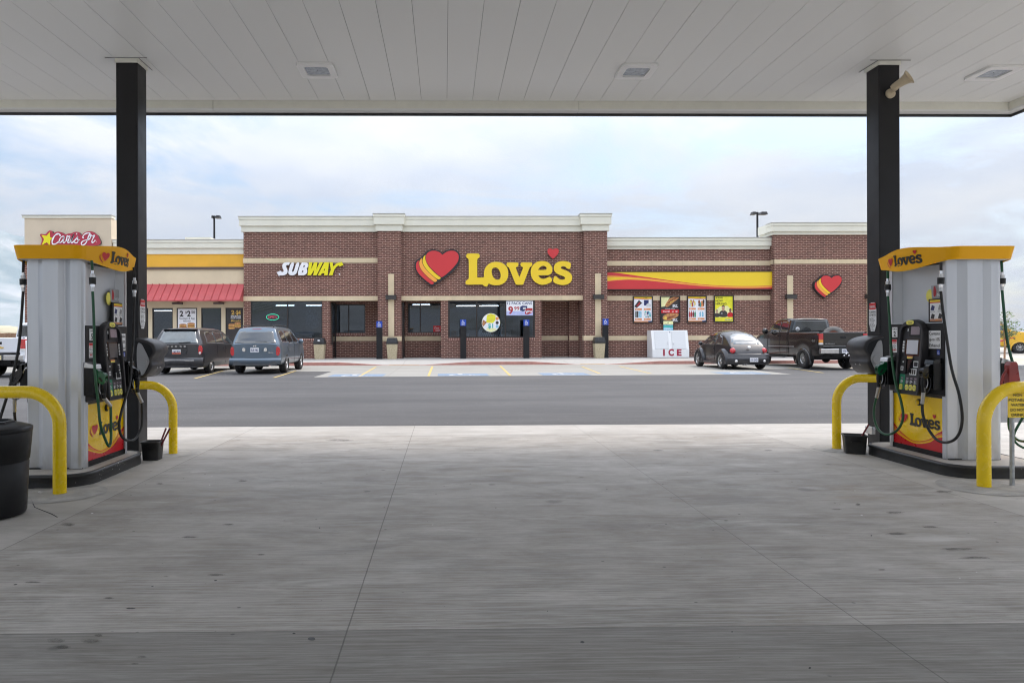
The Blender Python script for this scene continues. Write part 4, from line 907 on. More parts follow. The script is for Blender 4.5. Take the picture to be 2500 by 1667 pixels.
for path, r in (([(835,378),(848,345),(820,315),(770,305),(700,335),(640,405),(590,510),(578,600),(610,655),(680,650),(760,600),(820,560)], 22), ([(990,400),(930,392),(870,430),(822,520),(820,590),(860,600),(910,550),(960,460),(992,400),(955,520),(950,590),(985,605),(1040,540)], 17),
    ([(1040,560),(1070,470),(1082,370),(1120,395),(1180,388),(1140,480),(1105,570),(1120,610),(1180,585)], 18), ([(1170,590),(1250,440),(1315,310),(1260,430),(1212,560),(1230,610),(1290,575)], 19), ([(1285,580),(1400,460),(1440,385),(1430,460),(1452,540),(1420,605),(1350,605),(1320,575)], 17), ([(1440,545),(1480,520),(1520,495)], 10), ([(1415,278),(1400,330)], 12),
    ([(1640,455),(1612,420),(1640,350),(1710,300),(1790,280),(1855,290),(1800,400),(1745,560),(1680,650),(1600,690),(1560,640),(1590,570),(1700,520),(1800,500),(1870,440)], 18), ([(1865,450),(1885,340),(1930,385),(2005,358),(1950,470),(1915,560),(1940,605),(1990,570),(2035,515)], 18), ([(2065,575),(2072,577)], 22)):
    pts = catmull([((a - 150) * k, 0, (750 - b_) * k) for a, b_ in path], 5); P2 = [(q.x, q.z) for q in pts]
    L_, R_ = [], []
    for i, (x, z) in enumerate(P2):
        a2 = P2[max(i - 1, 0)]; c2 = P2[min(i + 1, len(P2) - 1)]; tx, tz = c2[0] - a2[0], c2[1] - a2[1]; ln = math.hypot(tx, tz) or 1e-6
        rr_ = r * k * (1.0 + .25 * math.sin(i * .5)); L_.append((x - tz / ln * rr_, z + tx / ln * rr_)); R_.append((x + tz / ln * rr_, z - tx / ln * rr_))
    n = len(P2); lift = .178 + .0006 * len(b.v) / 10
    b.add([G.p(*q, .185) for q in L_] + [G.p(*q, .185) for q in R_], [(i, n + i, n + i + 1, i + 1) for i in range(n - 1)], 'sign_white')
b.build('script', e)
# yellow banner with red wave
p = atY(1483, 707.5, 39.8); x1_ = atY(1886, 700, 39.8).x; ln = x1_ - 9.36; z0_, z1_ = 4.09, 5.13; hh = z1_ - z0_
e = empty('wave_banner', (9.36, 39.8, z0_), label='long yellow banner sign with red and orange wave above the posters', cat='sign')
b = MB(); b.box(0, ln, -.26, -.02, 0, hh, 'sign_back'); b.build('box', e, bevel=.01)
sc_ = ln / 1350.
def band(top, bot, mat, c):
    xs_ = [i * 1350 / 60 for i in range(61)]
    def ev(l, x):
        q = catmull([(a, b_, 0) for a, b_ in l], 8)
        for u, v in zip(q, q[1:]):
            if u.x <= x <= v.x + 1e-6: return u.y + (v.y - u.y) * (x - u.x) / max(1e-6, v.x - u.x)
        return l[-1][1]
    T = [(x * sc_, hh * (1 - max(0, ev(top, x)) / 138)) for x in xs_]; B = [(x * sc_, hh * (1 - min(138, ev(bot, x)) / 138)) for x in xs_]
    n = len(T); b.add([G.p(x + .0, z, c) for x, z in T] + [G.p(x, z, c) for x, z in B], [(n + i, n + i + 1, i + 1, i) for i in range(n - 1)], mat)
b = MB(); c0 = .262
flat = lambda v: [(0, v), (1350, v)]
band([(0, 0), (1350, 0)], [(0, 138), (1350, 138)], 'sign_yellow', c0)
w1 = [(0, 2), (100, 10), (300, 38), (500, 66), (700, 92), (900, 108), (1100, 114), (1250, 112), (1350, 108)]
w2 = [(0, 30), (100, 34), (300, 50), (500, 72), (700, 96), (900, 111), (1100, 117), (1250, 115), (1350, 111)]
w3 = [(0, 46), (100, 44), (300, 56), (500, 78), (700, 102), (900, 116), (1100, 121), (1250, 119), (1350, 115)]
w4 = [(0, 76), (100, 66), (200, 62), (350, 70), (500, 86), (700, 106), (900, 121), (1100, 128), (1250, 126), (1350, 120)]
band(w1, w2, 'sign_red', c0 + .002); band(w2, w3, 'sign_orange', c0 + .002); band(w4, [(0, 138), (1350, 138)], 'sign_red', c0 + .002)
band([(a, v - 7) for a, v in w4], w4, 'sign_orange', c0 + .003); b.build('face', e)
b = MB()
for x0, x1, z0, z1 in ((0, ln, -.03, .02), (0, ln, hh - .02, hh + .03), (ln - .02, ln + .03, -.03, hh + .03)): b.box(x0, x1, -.29, -.0, z0, z1, 'dark_frame')
b.build('frame', e)
# four framed posters on the brick wall
def poster(px0, py0, px1, py1, lab, fn):
    a = atY(px0, py1, 39.74); c = atY(px1, py0, 39.74); W_, H_ = c.x - a.x, c.z - a.z
    e = empty('framed_poster', (a.x, 39.74, a.z), label=lab, cat='poster', group='framed posters on the brick wall')
    b = MB(); f_ = .055
    for x0, x1, z0, z1 in ((0, W_, 0, f_), (0, W_, H_ - f_, H_), (0, f_, f_, H_ - f_), (W_ - f_, W_, f_, H_ - f_)): b.box(x0, x1, -.05, .05, z0, z1, 'dark_frame')
    b.build('frame', e, bevel=.006)
    b = MB(); Gp = Frame((f_, -.0, f_), (1, 0, 0), (0, 0, 1)); fn(b, Gp, W_ - 2 * f_, H_ - 2 * f_); b.build('sheet', e)
def u(F, mb, W_, H_, mat, pts, c=.006): mb.prism([[(x * W_, y * H_) for x, y in pts]], F, c, c, mat)
R = lambda a, b_, c, d: [(a, c), (b_, c), (b_, d), (a, d)]
def goods(F, mb, W_, H_, x0, x1, y0, y1, mats, seed, n=22):
    rr = random.Random(seed)
    for i in range(n):
        w_ = rr.uniform(.12, .35) * (x1 - x0); h_ = rr.uniform(.2, .6) * (y1 - y0); a = rr.uniform(x0, x1 - w_); c = rr.uniform(y0, y1 - h_)
        u(F, mb, W_, H_, rr.choice(mats), [(a + .1 * w_, c), (a + w_ * .9, c), (a + w_, c + h_ * .3), (a + w_ * .8, c + h_ * .95), (a + w_ * .3, c + h_), (a, c + h_ * .6)], .007 + i * .0004)
def base_poster(b, F, W_, H_):
    b.rect(F, 0, W_, 0, H_, .004, 'sign_white'); u(F, b, W_, H_, 'poster_orange', R(0, .8, 0, .045), .005); u(F, b, W_, H_, 'navy', R(.8, 1, 0, .045), .005)
    u(F, b, W_, H_, 'sign_yellow', R(0, 1, .925, 1), .005); u(F, b, W_, H_, 'sign_red', [(0, .925), (0, .945), (.5, .93), (1, .915), (1, .9), (.5, .905)], .006)
    heart_logo(b, F, W_ * .52, H_ * .945, .06, .006, .007, None, gap=0, it=0); word_logo(b, F, W_ * .60, H_ * .95, .16, 'logo_dark', None, .006, .006, it=0)
    for x0 in (.06, .55):
        for y0 in (.075, .475): u(F, b, W_, H_, 'poster_orange', R(x0, x0 + .38, y0, y0 + .075), .006); b.text('2/$3', F, W_ * (x0 + .04), H_ * (y0 + .02), .05, 'sign_white', .008)
def pA(b, F, W_, H_):
    base_poster(b, F, W_, H_); u(F, b, W_, H_, 'poster_black', [(.02, .62), (.16, .56), (.5, .8), (.46, .76), (.28, .88)], .008); u(F, b, W_, H_, 'price_red', [(.14, .64), (.2, .62), (.36, .76), (.32, .8)], .01)
    u(F, b, W_, H_, 'navy', R(.56, .82, .66, .88), .008); u(F, b, W_, H_, 'cup_white', [(.7, .6), (.92, .6), (.95, .7), (.8, .76), (.68, .7)], .010)
    for i, m in enumerate(('poster_black', 'poster_black', 'sky_poster', 'sky_poster')): u(F, b, W_, H_, m, R(.08 + i * .09, .155 + i * .09, .18, .44), .008)
    u(F, b, W_, H_, 'panel_green', R(.11, .125, .24, .38), .01); goods(F, b, W_, H_, .54, .97, .17, .45, ['sky_poster', 'navy', 'cup_white', 'teal', 'grey_panel'], 3, 26)
def pB(b, F, W_, H_):
    b.rect(F, 0, W_, 0, H_, .004, 'poster_black'); u(F, b, W_, H_, 'poster_lemon', [(0, .6), (0, 1), (.5, 1), (.3, .75), (.2, .62)], .005)
    def dog(pts, mat, c): b.prism([chaikin([(x * W_, y * H_) for x, y in pts], 2)], F, c, c, mat)
    dog([(.2, .66), (.3, .58), (.5, .66), (.75, .82), (1.0, .95), (1.0, 1.0), (.6, 1.0), (.4, .88)], 'bun', .006); dog([(.28, .65), (.4, .66), (.75, .88), (.98, .995), (.85, .998), (.5, .86), (.3, .72)], 'bun_dark', .008)
    u(F, b, W_, H_, 'cheese', [(.36, .68), (.4, .72), (.5, .73), (.55, .79), (.66, .81), (.75, .89), (.73, .90), (.62, .83), (.52, .81), (.48, .75), (.36, .73)], .010)
    u(F, b, W_, H_, 'logo_red', R(0, 1, .36, .5), .006); b.text('2 for $3    or   $1', F, W_ * .5, H_ * .39, .10, 'sign_white', .008, .012, align='C', width=W_ * .8)
    b.text('ROLLER GRILL', F, W_ * .5, H_ * .515, .045, 'sign_white', .008, .012, align='C', width=W_ * .55)
    dog([(.1, .1), (.3, .06), (.6, .08), (.98, .25), (.98, .34), (.5, .36), (.2, .3), (.08, .2)], 'bun', .006); dog([(.28, .1), (.5, .12), (.9, .29), (.7, .27), (.35, .2)], 'bun_dark', .008)
    u(F, b, W_, H_, 'cheese', [(.15, .12), (.3, .1), (.34, .18), (.25, .24), (.14, .2)], .009)
    for y0 in (.02, .58): b.bars(F, W_ * .64, W_ * .96, H_ * y0, H_ * (y0 + .12), 3, 'sign_white', .011, 5, .6)
    b.rect(F, 0, W_, H_ * .5, H_ * .5 + .001, .012, 'poster_black')
def pC(b, F, W_, H_):
    base_poster(b, F, W_, H_); goods(F, b, W_, H_, .05, .46, .58, .88, ['sky_poster', 'bun', 'cheese', 'button_yellow', 'price_red', 'cup_white', 'bun'], 8, 22); goods(F, b, W_, H_, .56, .95, .58, .89, ['poster_black', 'teal', 'poster_orange', 'bun_dark'], 9, 18)
    for i, m in enumerate(('price_red', 'price_red', 'maroon', 'panel_green')): u(F, b, W_, H_, m, [(.06 + i * .1, .18), (.14 + i * .1, .18), (.145 + i * .1, .34), (.115 + i * .1, .4), (.115 + i * .1, .44), (.085 + i * .1, .44), (.085 + i * .1, .4), (.055 + i * .1, .34)], .008)
    for i in range(2): u(F, b, W_, H_, 'sky_poster', [(.64 + i * .14, .2), (.74 + i * .14, .2), (.74 + i * .14, .34), (.71 + i * .14, .4), (.67 + i * .14, .4), (.64 + i * .14, .34)], .008)
def pD(b, F, W_, H_):
    b.rect(F, 0, W_, 0, H_, .004, 'poster_yellow'); u(F, b, W_, H_, 'poster_lemon', [(0, .16), (1, .16), (1, .4), (.7, .62), (.3, .6), (0, .42)], .005)
    heart_logo(b, F, W_ * .04, H_ * .91, .11, .006, .007, None, 'poster_black', 'poster_black', 'poster_black', gap=0, it=0); word_logo(b, F, W_ * .16, H_ * .92, .30, 'logo_dark', None, .007, .007, it=0)
    b.text('NOW', F, W_ * .05, H_ * .775, .13, 'logo_dark', .007, .018, width=W_ * .40); b.text('HIRING', F, W_ * .05, H_ * .66, .13, 'logo_dark', .007, .018, width=W_ * .60)
    def man(cx, y0, s_, sk, sh, c):
        q = lambda pts: chaikin([((cx + x * s_) * W_, (y0 + y * s_ * .72) * H_) for x, y in pts], 2)
        b.prism([q([(-.24, 0), (-.23, .22), (-.17, .33), (-.06, .38), (.06, .38), (.17, .33), (.23, .22), (.24, 0)])], F, c, c, sh)
        b.prism([q([(-.05, .34), (.05, .34), (.08, .48), (.08, .58), (0, .66), (-.08, .58), (-.08, .48)])], F, c + .001, c + .001, sk)
        b.prism([q([(-.09, .54), (-.085, .62), (0, .69), (.085, .62), (.09, .54), (.05, .6), (-.05, .6)])], F, c + .002, c + .002, 'poster_black')
    man(.12, .165, .62, 'skin', 'poster_black', .008); man(.86, .165, .72, 'skin_dark', 'logo_red', .008); man(.47, .165, 1.0, 'skin', 'poster_black', .012)
    u(F, b, W_, H_, 'cup_white', R(.34, .42, .3, .33), .016); u(F, b, W_, H_, 'poster_yellow', R(0, 1, 0, .16), .017); b.bars(F, W_ * .04, W_ * .5, H_ * .05, H_ * .1, 2, 'gold_text', .02, 3); b.bars(F, W_ * .56, W_ * .96, H_ * .04, H_ * .09, 1, 'grey_panel', .02, 3, .9, 0)
c8 = lambda x, y: (1450 + x / 3.36, 520 + y / 3.36)
poster(*c8(320, 681), *c8(483, 902), 'framed white poster of snacks and cans, leftmost on the brick wall', pA)
poster(*c8(543, 680), *c8(706, 902), 'framed black poster of hot dogs behind the ice freezer', pB)
poster(*c8(764, 678), *c8(924, 899), 'framed white poster of drink bottles, third on the brick wall', pC)
poster(*c8(984, 675), *c8(1146, 896), 'framed yellow poster of three staff reading now hiring', pD)
# window posters and neon
def flat_sign(name, Y, box, lab, cat, fn, group=None):
    a = atY(box[0], box[3], Y); c = atY(box[2], box[1], Y); W_, H_ = c.x - a.x, c.z - a.z
    b = MB(); G_ = Frame((a.x, Y, a.z), (1, 0, 0), (0, 0, 1)); fn(b, G_, W_, H_); return tag(b.build(name, loc=(a.x, Y, a.z)), lab, cat, group)
def cans(b, F, W_, H_):
    b.fbox(F, 0, W_, 0, H_, -.01, .003, 'sign_white'); b.rect(F, 0, W_, 0, H_ * .3, .004, 'pale_blue')
    b.text('12 PACK CANS', F, W_ * .5, H_ * .76, H_ * .19, 'navy', .006, .02, align='C', width=W_ * .93)
    b.text('9', F, W_ * .07, H_ * .12, H_ * .52, 'price_red', .007, .03, width=W_ * .18); b.text('99', F, W_ * .29, H_ * .38, H_ * .24, 'price_red', .007, .025, width=W_ * .2)
    u(F, b, W_, H_, 'navy', [(.51, .35), (.52, .6), (.6, .68), (.78, .66), (.78, .42), (.62, .28)], .008); u(F, b, W_, H_, 'cup_white', [(.62, .42), (.74, .44), (.74, .56), (.62, .56)], .009)
    u(F, b, W_, H_, 'price_red', [(.7, .1), (.69, .42), (.8, .5), (.98, .5), (.98, .2), (.78, .06)], .011); b.text('V', F, W_ * .7, H_ * .12, H_ * .26, 'sign_white', .013, .02); b.bars(F, W_ * .76, W_ * .97, H_ * .2, H_ * .36, 2, 'sign_white', .013, 2, .6, 0)
flat_sign('window_poster', YF - .012, (1090 + 1497 / 10.226, 730 + 50 / 10.226, 1090 + 2160 / 10.226, 730 + 410 / 10.226), 'white and blue window poster offering twelve pack cans at 9.99', 'poster', cans)
def disc(b, F, W_, H_):
    P = lambda cx, cy, r, n=36, a0=0, a1=360: [(W_ * (cx + r * math.cos(math.radians(a0 + (a1 - a0) * i / n))), H_ * (cy + r * math.sin(math.radians(a0 + (a1 - a0) * i / n)))) for i in range(n)]
    b.prism([P(.5, .5, .5)], F, -.008, .003, 'poster_lemon'); b.prism([P(.5, .5, .49)], F, .0035, .0035, 'sign_white')
    b.prism([[(W_ * .24, H_ * .5), (W_ * .28, H_ * .9), (W_ * .5, H_ * .985), (W_ * .76, H_ * .9), (W_ * .74, H_ * .62), (W_ * .6, H_ * .48)]], F, .005, .005, 'poster_yellow')
    b.prism([[(W_ * .22, H_ * .12), (W_ * .5, H_ * .015), (W_ * .78, H_ * .1), (W_ * .75, H_ * .2), (W_ * .3, H_ * .22)]], F, .005, .005, 'poster_lemon')
    b.text('BUY 1', F, W_ * .5, H_ * .82, H_ * .09, 'gold_text', .007, .01, align='C'); b.text('GET 1', F, W_ * .5, H_ * .56, H_ * .10, 'gold_text', .007, .01, align='C')
    b.text('$1', F, W_ * .48, H_ * .22, H_ * .24, 'teal', .007, .03, align='C')
    u(F, b, W_, H_, 'bun_dark', [(.02, .42), (.06, .66), (.28, .52), (.08, .3)], .006); u(F, b, W_, H_, 'bun', [(.05, .44), (.08, .6), (.2, .52), (.09, .38)], .007)
    for y_, m in ((.72, 'poster_orange'), (.5, 'poster_black'), (.3, 'sky_poster')): b.prism([P(.84, y_, .085, 16)], F, .008, .008, m)
flat_sign('round_window_poster', YF - .012, (1090 + 882 / 10.226, 730 + 355 / 10.226, 1090 + 1338 / 10.226, 730 + 825 / 10.226), 'round yellow and white promotion poster in the window', 'poster', disc)
# stacked cups behind the round poster
cups = [(i, 0) for i in range(12)] + [(i + .5, 1) for i in range(11) if i < 6 or i > 8] + [(0, 2), (1, 2), (9.6, 2), (10.6, 2), (.4, 3), (1.4, 3), (10.1, 3), (11, 3), (.8, 4), (10.6, 4), (11.3, 4), (10.9, 5), (11.2, 6), (.2, 2), (10.0, 4)]
base = atY(1090 + 815 / 10.226, 730 + 935 / 10.226, 39.5); first = None
for n_, (i, j) in enumerate(cups):
    loc = (base.x + i * .118, 39.46, max(base.z, 1.46) + j * .105)
    if first is None:
        b = MB(); b.lathe([(0, .004), (.040, 0), (.055, 0), (.055, .01), (.042, .13), (0, .13)], (0, 0, 0), (0, 1, 0), 'cup_white', 14); first = b.build('stacked_cup', loc=(0, 0, 0)); first.location = loc
        tag(first, 'pale disposable cup in the stack around the round window poster', 'cup', 'cups stacked in the store window')
    else: c = first.copy(); c.location = loc; COL.objects.link(c)
# neon open sign
p = atY(320 + 1290 / 3.733, 500 + 1023 / 3.733, 39.42); e = empty('neon_open_sign', p, label='red and green neon sign reading open in the dark window', cat='neon sign')
b = MB(); b.tube([(.36 * math.cos(t * .2618), 0, .17 * math.sin(t * .2618)) for t in range(25)], .015, 'neon_green', 8, caps=False); b.build('ring', e)
b = MB(); Go = Frame((0, -.02, 0), (1, 0, 0), (0, 0, 1))
for let, x0 in zip('OPEN', (-.25, -.12, .01, .13)):
    S_ = {'O': [(0, .0), (0, .13), (.09, .13), (.09, 0), (0, 0)], 'P': [(0, 0), (0, .13), (.09, .13), (.09, .065), (0, .065)], 'E': [(.09, 0), (0, 0), (0, .065), (.07, .065), (0, .065), (0, .13), (.09, .13)], 'N': [(0, 0), (0, .13), (.1, 0), (.1, .13)]}[let]
    b.tube([Go.p(x0 + a + c * .2, c - .065) for a, c in S_], .009, 'neon_red', 6)
b.build('lettering', e)
# restaurant window posters
def pb1(b, F, W_, H_):
    b.fbox(F, 0, W_, 0, H_, -.01, .003, 'sign_white'); b.text('2', F, W_ * .1, H_ * .79, H_ * .16, 'poster_black', .006, .04, width=W_ * .2); b.text('$', F, W_ * .4, H_ * .87, H_ * .07, 'poster_black', .006, .02); b.text('2', F, W_ * .5, H_ * .79, H_ * .16, 'poster_black', .006, .04, width=W_ * .2); b.text('50', F, W_ * .74, H_ * .87, H_ * .08, 'poster_black', .006, .02, width=W_ * .2)
    b.text('Sausage & Egg', F, W_ * .5, H_ * .71, H_ * .05, 'poster_black', .006, .01, align='C', width=W_ * .84); b.text('Biscuits', F, W_ * .5, H_ * .635, H_ * .05, 'poster_black', .006, .01, align='C')
    for x0, y0 in ((.06, .42), (.5, .45)):
        for k_, (m, dy, hh_) in enumerate((('bun', 0, .05), ('cheese', .035, .03), ('bun_dark', .05, .04), ('cheese', .08, .02), ('bun', .09, .07))): b.prism([chaikin([(W_ * x0, H_ * (y0 + dy)), (W_ * (x0 + .44), H_ * (y0 + dy)), (W_ * (x0 + .42), H_ * (y0 + dy + hh_)), (W_ * (x0 + .03), H_ * (y0 + dy + hh_))], 2)], F, .006 + k_ * .001, .006 + k_ * .001, m)
def pb2(b, F, W_, H_):
    b.fbox(F, 0, W_, 0, H_, -.01, .003, 'poster_black'); b.text('2', F, W_ * .3, H_ * .84, H_ * .12, 'gold_text', .006, .04, width=W_ * .2); b.text('FOR', F, W_ * .52, H_ * .87, H_ * .03, 'gold_text', .006, .01, width=W_ * .08); b.text('$4', F, W_ * .62, H_ * .84, H_ * .12, 'gold_text', .006, .04, width=W_ * .3)
    b.text('SAUSAGE', F, W_ * .6, H_ * .77, H_ * .045, 'sign_white', .006, .03, align='C', width=W_ * .66); b.text('EGG & CHEESE', F, W_ * .6, H_ * .72, H_ * .035, 'sign_white', .006, .02, align='C', width=W_ * .66)
    b.text('Biscuits', F, W_ * .6, H_ * .635, H_ * .06, 'gold_text', .006, .01, shear=.25, align='C', width=W_ * .66)
    for x0, y0 in ((.1, .42), (.5, .46)):
        for k_, (m, dy, hh_) in enumerate((('bun', 0, .05), ('cheese', .035, .03), ('bun_dark', .05, .04), ('cheese', .08, .02), ('bun', .09, .07))): b.prism([chaikin([(W_ * x0, H_ * (y0 + dy)), (W_ * (x0 + .44), H_ * (y0 + dy)), (W_ * (x0 + .42), H_ * (y0 + dy + hh_)), (W_ * (x0 + .03), H_ * (y0 + dy + hh_))], 2)], F, .006 + k_ * .001, .006 + k_ * .001, m)
def pb0(b, F, W_, H_):
    b.fbox(F, 0, W_, 0, H_, -.01, .003, 'poster_black')
    for y_, m in ((.82, 'sign_white'), (.72, 'gold_text'), (.6, 'sign_white'), (.5, 'sign_white')): b.text('for', F, W_ * .70, H_ * y_, H_ * .05, m, .006, .02)
def wp(i, fn, lab):
    a, c_ = edges[i]; b = MB(); Fq = Frame((a + .07, YC + .025, zw0 + .06), (1, 0, 0), (0, 0, 1)); fn(b, Fq, c_ - a - .14, zw1 - zw0 - .12); tag(b.build('window_poster', loc=(a + .07, YC + .025, zw0)), lab, 'poster', 'food posters in the restaurant windows')
wp(0, pb0, 'black food poster in the restaurant window beside the black column'); wp(2, pb1, 'white food poster of sausage and egg biscuits in the restaurant window'); wp(4, pb2, 'black food poster with gold lettering beside the brick corner')
# small red sign in the middle alcove window
def coke(b, F, W_, H_):
    b.fbox(F, 0, W_, 0, H_, -.02, .003, 'logo_red'); b.text('Coca', F, W_ * .1, H_ * .5, H_ * .3, 'sign_white', .006, .01, shear=.3); b.text('Cola', F, W_ * .3, H_ * .12, H_ * .3, 'sign_white', .006, .01, shear=.3)
flat_sign('red_window_sign', 41.05, (1058, 795, 1076, 810), 'small red sign with white script in the alcove window', 'sign', coke)
# ---------------------------------------------------------------- fuel pumps
def island(x0, x1, y0, y1, lab):
    cx, cy = (x0 + x1) / 2, (y0 + y1) / 2; e = empty('pump_island', (cx, cy, 0), label=lab, cat='pump island', group='raised islands under the pumps')
    def rr(d, r=.26, n=7):
        pts = []; a, c = (x1 - x0) / 2 - d, (y1 - y0) / 2 - d; r = max(.02, r - d)
        for sx, sy, t0 in ((1, 1, 0), (-1, 1, 90), (-1, -1, 180), (1, -1, 270)):
            for i in range(n): t = math.radians(t0 + 90 * i / (n - 1)); pts.append((sx * (a - r) + r * math.cos(t), sy * (c - r) + r * math.sin(t)))
        return pts
    b = MB(); rows = [[(x, y, z) for x, y in rr(d)] for d, z in ((0.0, -.01), (0.0, .02), (.004, .085), (-.004, .095), (-.006, .105), (.0, .118), (.012, .123), (.03, .124), (.034, .118))]
    b.grid(rows, 'kerb_black', closed=True); b.build('kerb', e)
    b = MB(); b.add([(x, y, .1195) for x, y in rr(.033)], [tuple(range(len(rr(.033))))], 'island_top'); b.build('slab', e)
    return e
island(-4.42, -3.41, 6.49, 7.93, 'black edged concrete island under pump 5')
island(5.02, 6.06, 6.62, 8.2, 'black edged concrete island under pump 2')

def smooth_prof(z0, z1, cuts):
    return cuts
def make_pump(loc, rz, number, hoses, lab, screen):
    P = empty('fuel_pump', loc, rz, lab, 'fuel pump', 'fuel pumps on the islands')
    HW, HL = .285, .445
    # folded metal end columns
    prof = [(-.285, -.05), (-.285, .0), (-.272, .008), (-.168, .008), (-.098, .060), (.055, .060), (.092, .012), (.10, .012), (.165, .042), (.235, .042), (.262, .034), (.278, .016), (.285, -.01), (.285, -.05)]
    for sg in (-1, 1):
        b = MB(); pr = [(x * (1 if sg < 0 else -1), sg * (HL + y)) for x, y in prof]
        rows = [[(x, y, z) for x, y in pr] for z in (0.004, 2.10)]
        b.grid(rows, 'pump_silver', smooth=False); b.build('end_panel', P, bevel=.004)
        b = MB(); b.box(-.27, .27, min(sg * HL, sg * (HL + .03)), max(sg * HL, sg * (HL + .03)), 0, .012, 'black_plastic'); b.build('foot', P)
    b = MB(); b.box(-.20, .20, -HL + .04, HL - .04, 0, 2.05, 'pump_recess')
    for sg in (-1, 1):
        for s2 in (-1, 1):
            y0 = s2 * (HL - .05); b.add([(sg * .28, y0, 1.40), (sg * .28, y0, 2.06), (sg * .05, s2 * .25, 2.06), (sg * .05, s2 * .25, 1.40)], [(0, 1, 2, 3)], 'pump_recess')
    b.build('cabinet', P)
    for sg in (1, -1):
        F = Frame((sg * .262, 0, 0), (0, sg, 0), (0, 0, 1))        # u = viewer's right, n = outwards
        # graphic door
        b = MB(); W0, W1 = -HL + .02, HL - .02; zb, zt = .055, .625
        b.fbox(F, W0, W1, zb, zt, -.06, .0, 'door_yellow'); L = W1 - W0; c = .003
        def crv(pts): return [(q.x, q.y) for q in catmull([(W0 + L * a, zb + (zt - zb) * v, 0) for a, v in pts], 8)]
        w_red = crv([(0, .245), (.15, .155), (.35, .075), (.5, .07), (.7, .14), (.85, .26), (1, .30)]); w_mid = crv([(0, .285), (.15, .185), (.35, .10), (.5, .095), (.7, .17), (.85, .29), (1, .335)])
        w_or = crv([(0, .36), (.15, .225), (.35, .115), (.5, .11), (.7, .19), (.85, .32), (1, .375)]); w_top = crv([(0, .42), (.15, .25), (.35, .125), (.5, .118), (.7, .20), (.85, .345), (1, .455)])
        flat = [(x, zb) for x, _ in w_red]
        def strip(A, B, m, cc): n = len(A); b.add([F.p(*q, cc) for q in A] + [F.p(*q, cc) for q in B], [(i, i + 1, n + i + 1, n + i) for i in range(n - 1)], m)
        strip(flat, w_red, 'logo_red', c); strip(w_mid, w_or, 'logo_orange', c); strip(w_or, w_top, 'logo_red', c)
        b.build('graphic_door', P)
        b = MB(); heart_logo(b, F, -.325, .275, .165, .003, .006, None, 'logo_red', 'door_yellow', 'door_yellow', gap=0)
        b.prism([fit(l, 0, 0, .165 / 1595.) and [(-.325 + p, .275 + q) for p, q in fit(l, 175, 1432, .165 / 1595.)] for l in (HY,)], F, .007, .007, 'logo_orange')
        word_logo(b, F, -.135, .285, .47, 'logo_dark', 'logo_red', .003, .005, 'logo_dark'); b.build('logo', P)
        b = MB(); b.lathe([(.038, 0), (.038, .012), (.03, .02), (0, .022)], F.p(.02, .555, 0), F.n, 'logo_dark', 18); b.lathe([(.026, .022), (.026, .034), (0, .036)], F.p(.02, .555, 0), F.n, 'door_yellow', 18); b.build('lock', P)
        b = MB(); b.fbox(F, W0, W1, .0, .055, -.06, .012, 'black_plastic'); b.build('kick_plate', P)
        b = MB(); b.fbox(F, -HL - .005, -HL + .035, .0, .625, -.05, .012, 'pump_silver'); b.fbox(F, HL - .035, HL + .005, 0, .625, -.05, .012, 'pump_silver'); b.build('edge_trim', P, bevel=.004)
        # black electronics head
        b = MB(); b.fbox(F, -HL + .004, HL - .004, .66, 1.42, -.10, .030, 'black_plastic')
        b.add([F.p(-HL + .004, .66, .03), F.p(HL - .004, .66, .03), F.p(HL - .004, .625, .005), F.p(-HL + .004, .625, .005)], [(3, 2, 1, 0)], 'dark_plastic')
        b.fbox(F, -HL + .02, HL - .02, 1.42, 1.427, -.05, .02, 'brushed_metal'); b.build('head', P, bevel=.008)
        d0 = .034; b = MB()
        b.rect(F, -.385, -.292, 1.27, 1.385, d0, 'white_vinyl'); b.text('PUMP #', F, -.338, 1.358, .014, 'logo_dark', d0 + .002, .01, align='C', width=.078); b.text(number, F, -.338, 1.282, .058, 'logo_dark', d0 + .002, .02, align='C')
        b.build('number_plate', P); b = MB()
        b.rect(F, -.395, -.30, 1.095, 1.245, d0, 'white_vinyl'); b.rect(F, -.392, -.303, 1.215, 1.243, d0 + .001, 'logo_red'); b.rect(F, -.385, -.31, 1.196, 1.204, d0 + .001, 'logo_red'); b.bars(F, -.39, -.305, 1.10, 1.19, 7, 'grey_text', d0 + .001, 6)
        for q in range(3): b.rect(F, -.375 + q * .025, -.36 + q * .025, 1.115, 1.135, d0 + .002, 'logo_red')
        b.build('safety_sticker', P); b = MB()
        b.rect(F, .215, .39, 1.15, 1.34, d0, 'white_vinyl')
        for t_, z_ in (('Contains', 1.295), ('up to 10%', 1.233), ('Ethanol', 1.168)): b.text(t_, F, .302, z_, .034, 'logo_dark', d0 + .002, .012, align='C', width=.155)
        b.build('fuel_sticker', P); b = MB()
        b.rect(F, .335, .378, 1.085, 1.135, d0, 'ada_blue'); wheelchair(b, F, .34, 1.092, .036, 'white_vinyl', d0 + .001); b.build('access_sticker', P)
        # console: arched hood leaning out at the bottom
        def cx_(z): return .045 + (1.47 - z) * .085
        out = [(-.195, .655), (-.205, 1.30), (-.19, 1.385), (-.13, 1.44), (-.03, 1.468), (.04, 1.468), (.13, 1.44), (.19, 1.385), (.205, 1.30), (.195, .655)]
        inn = [(-.160, .675), (-.165, 1.28), (-.155, 1.36), (-.11, 1.398), (-.02, 1.412), (.03, 1.412), (.115, 1.398), (.158, 1.36), (.165, 1.28), (.160, .675)]
        out = out[:1] * 1 + chaikin(out, 2, False)[1:]; inn = [(-.160, .657)] + chaikin(inn, 2, False)[1:-1] + [(.160, .657)]
        b = MB(); n = len(out)
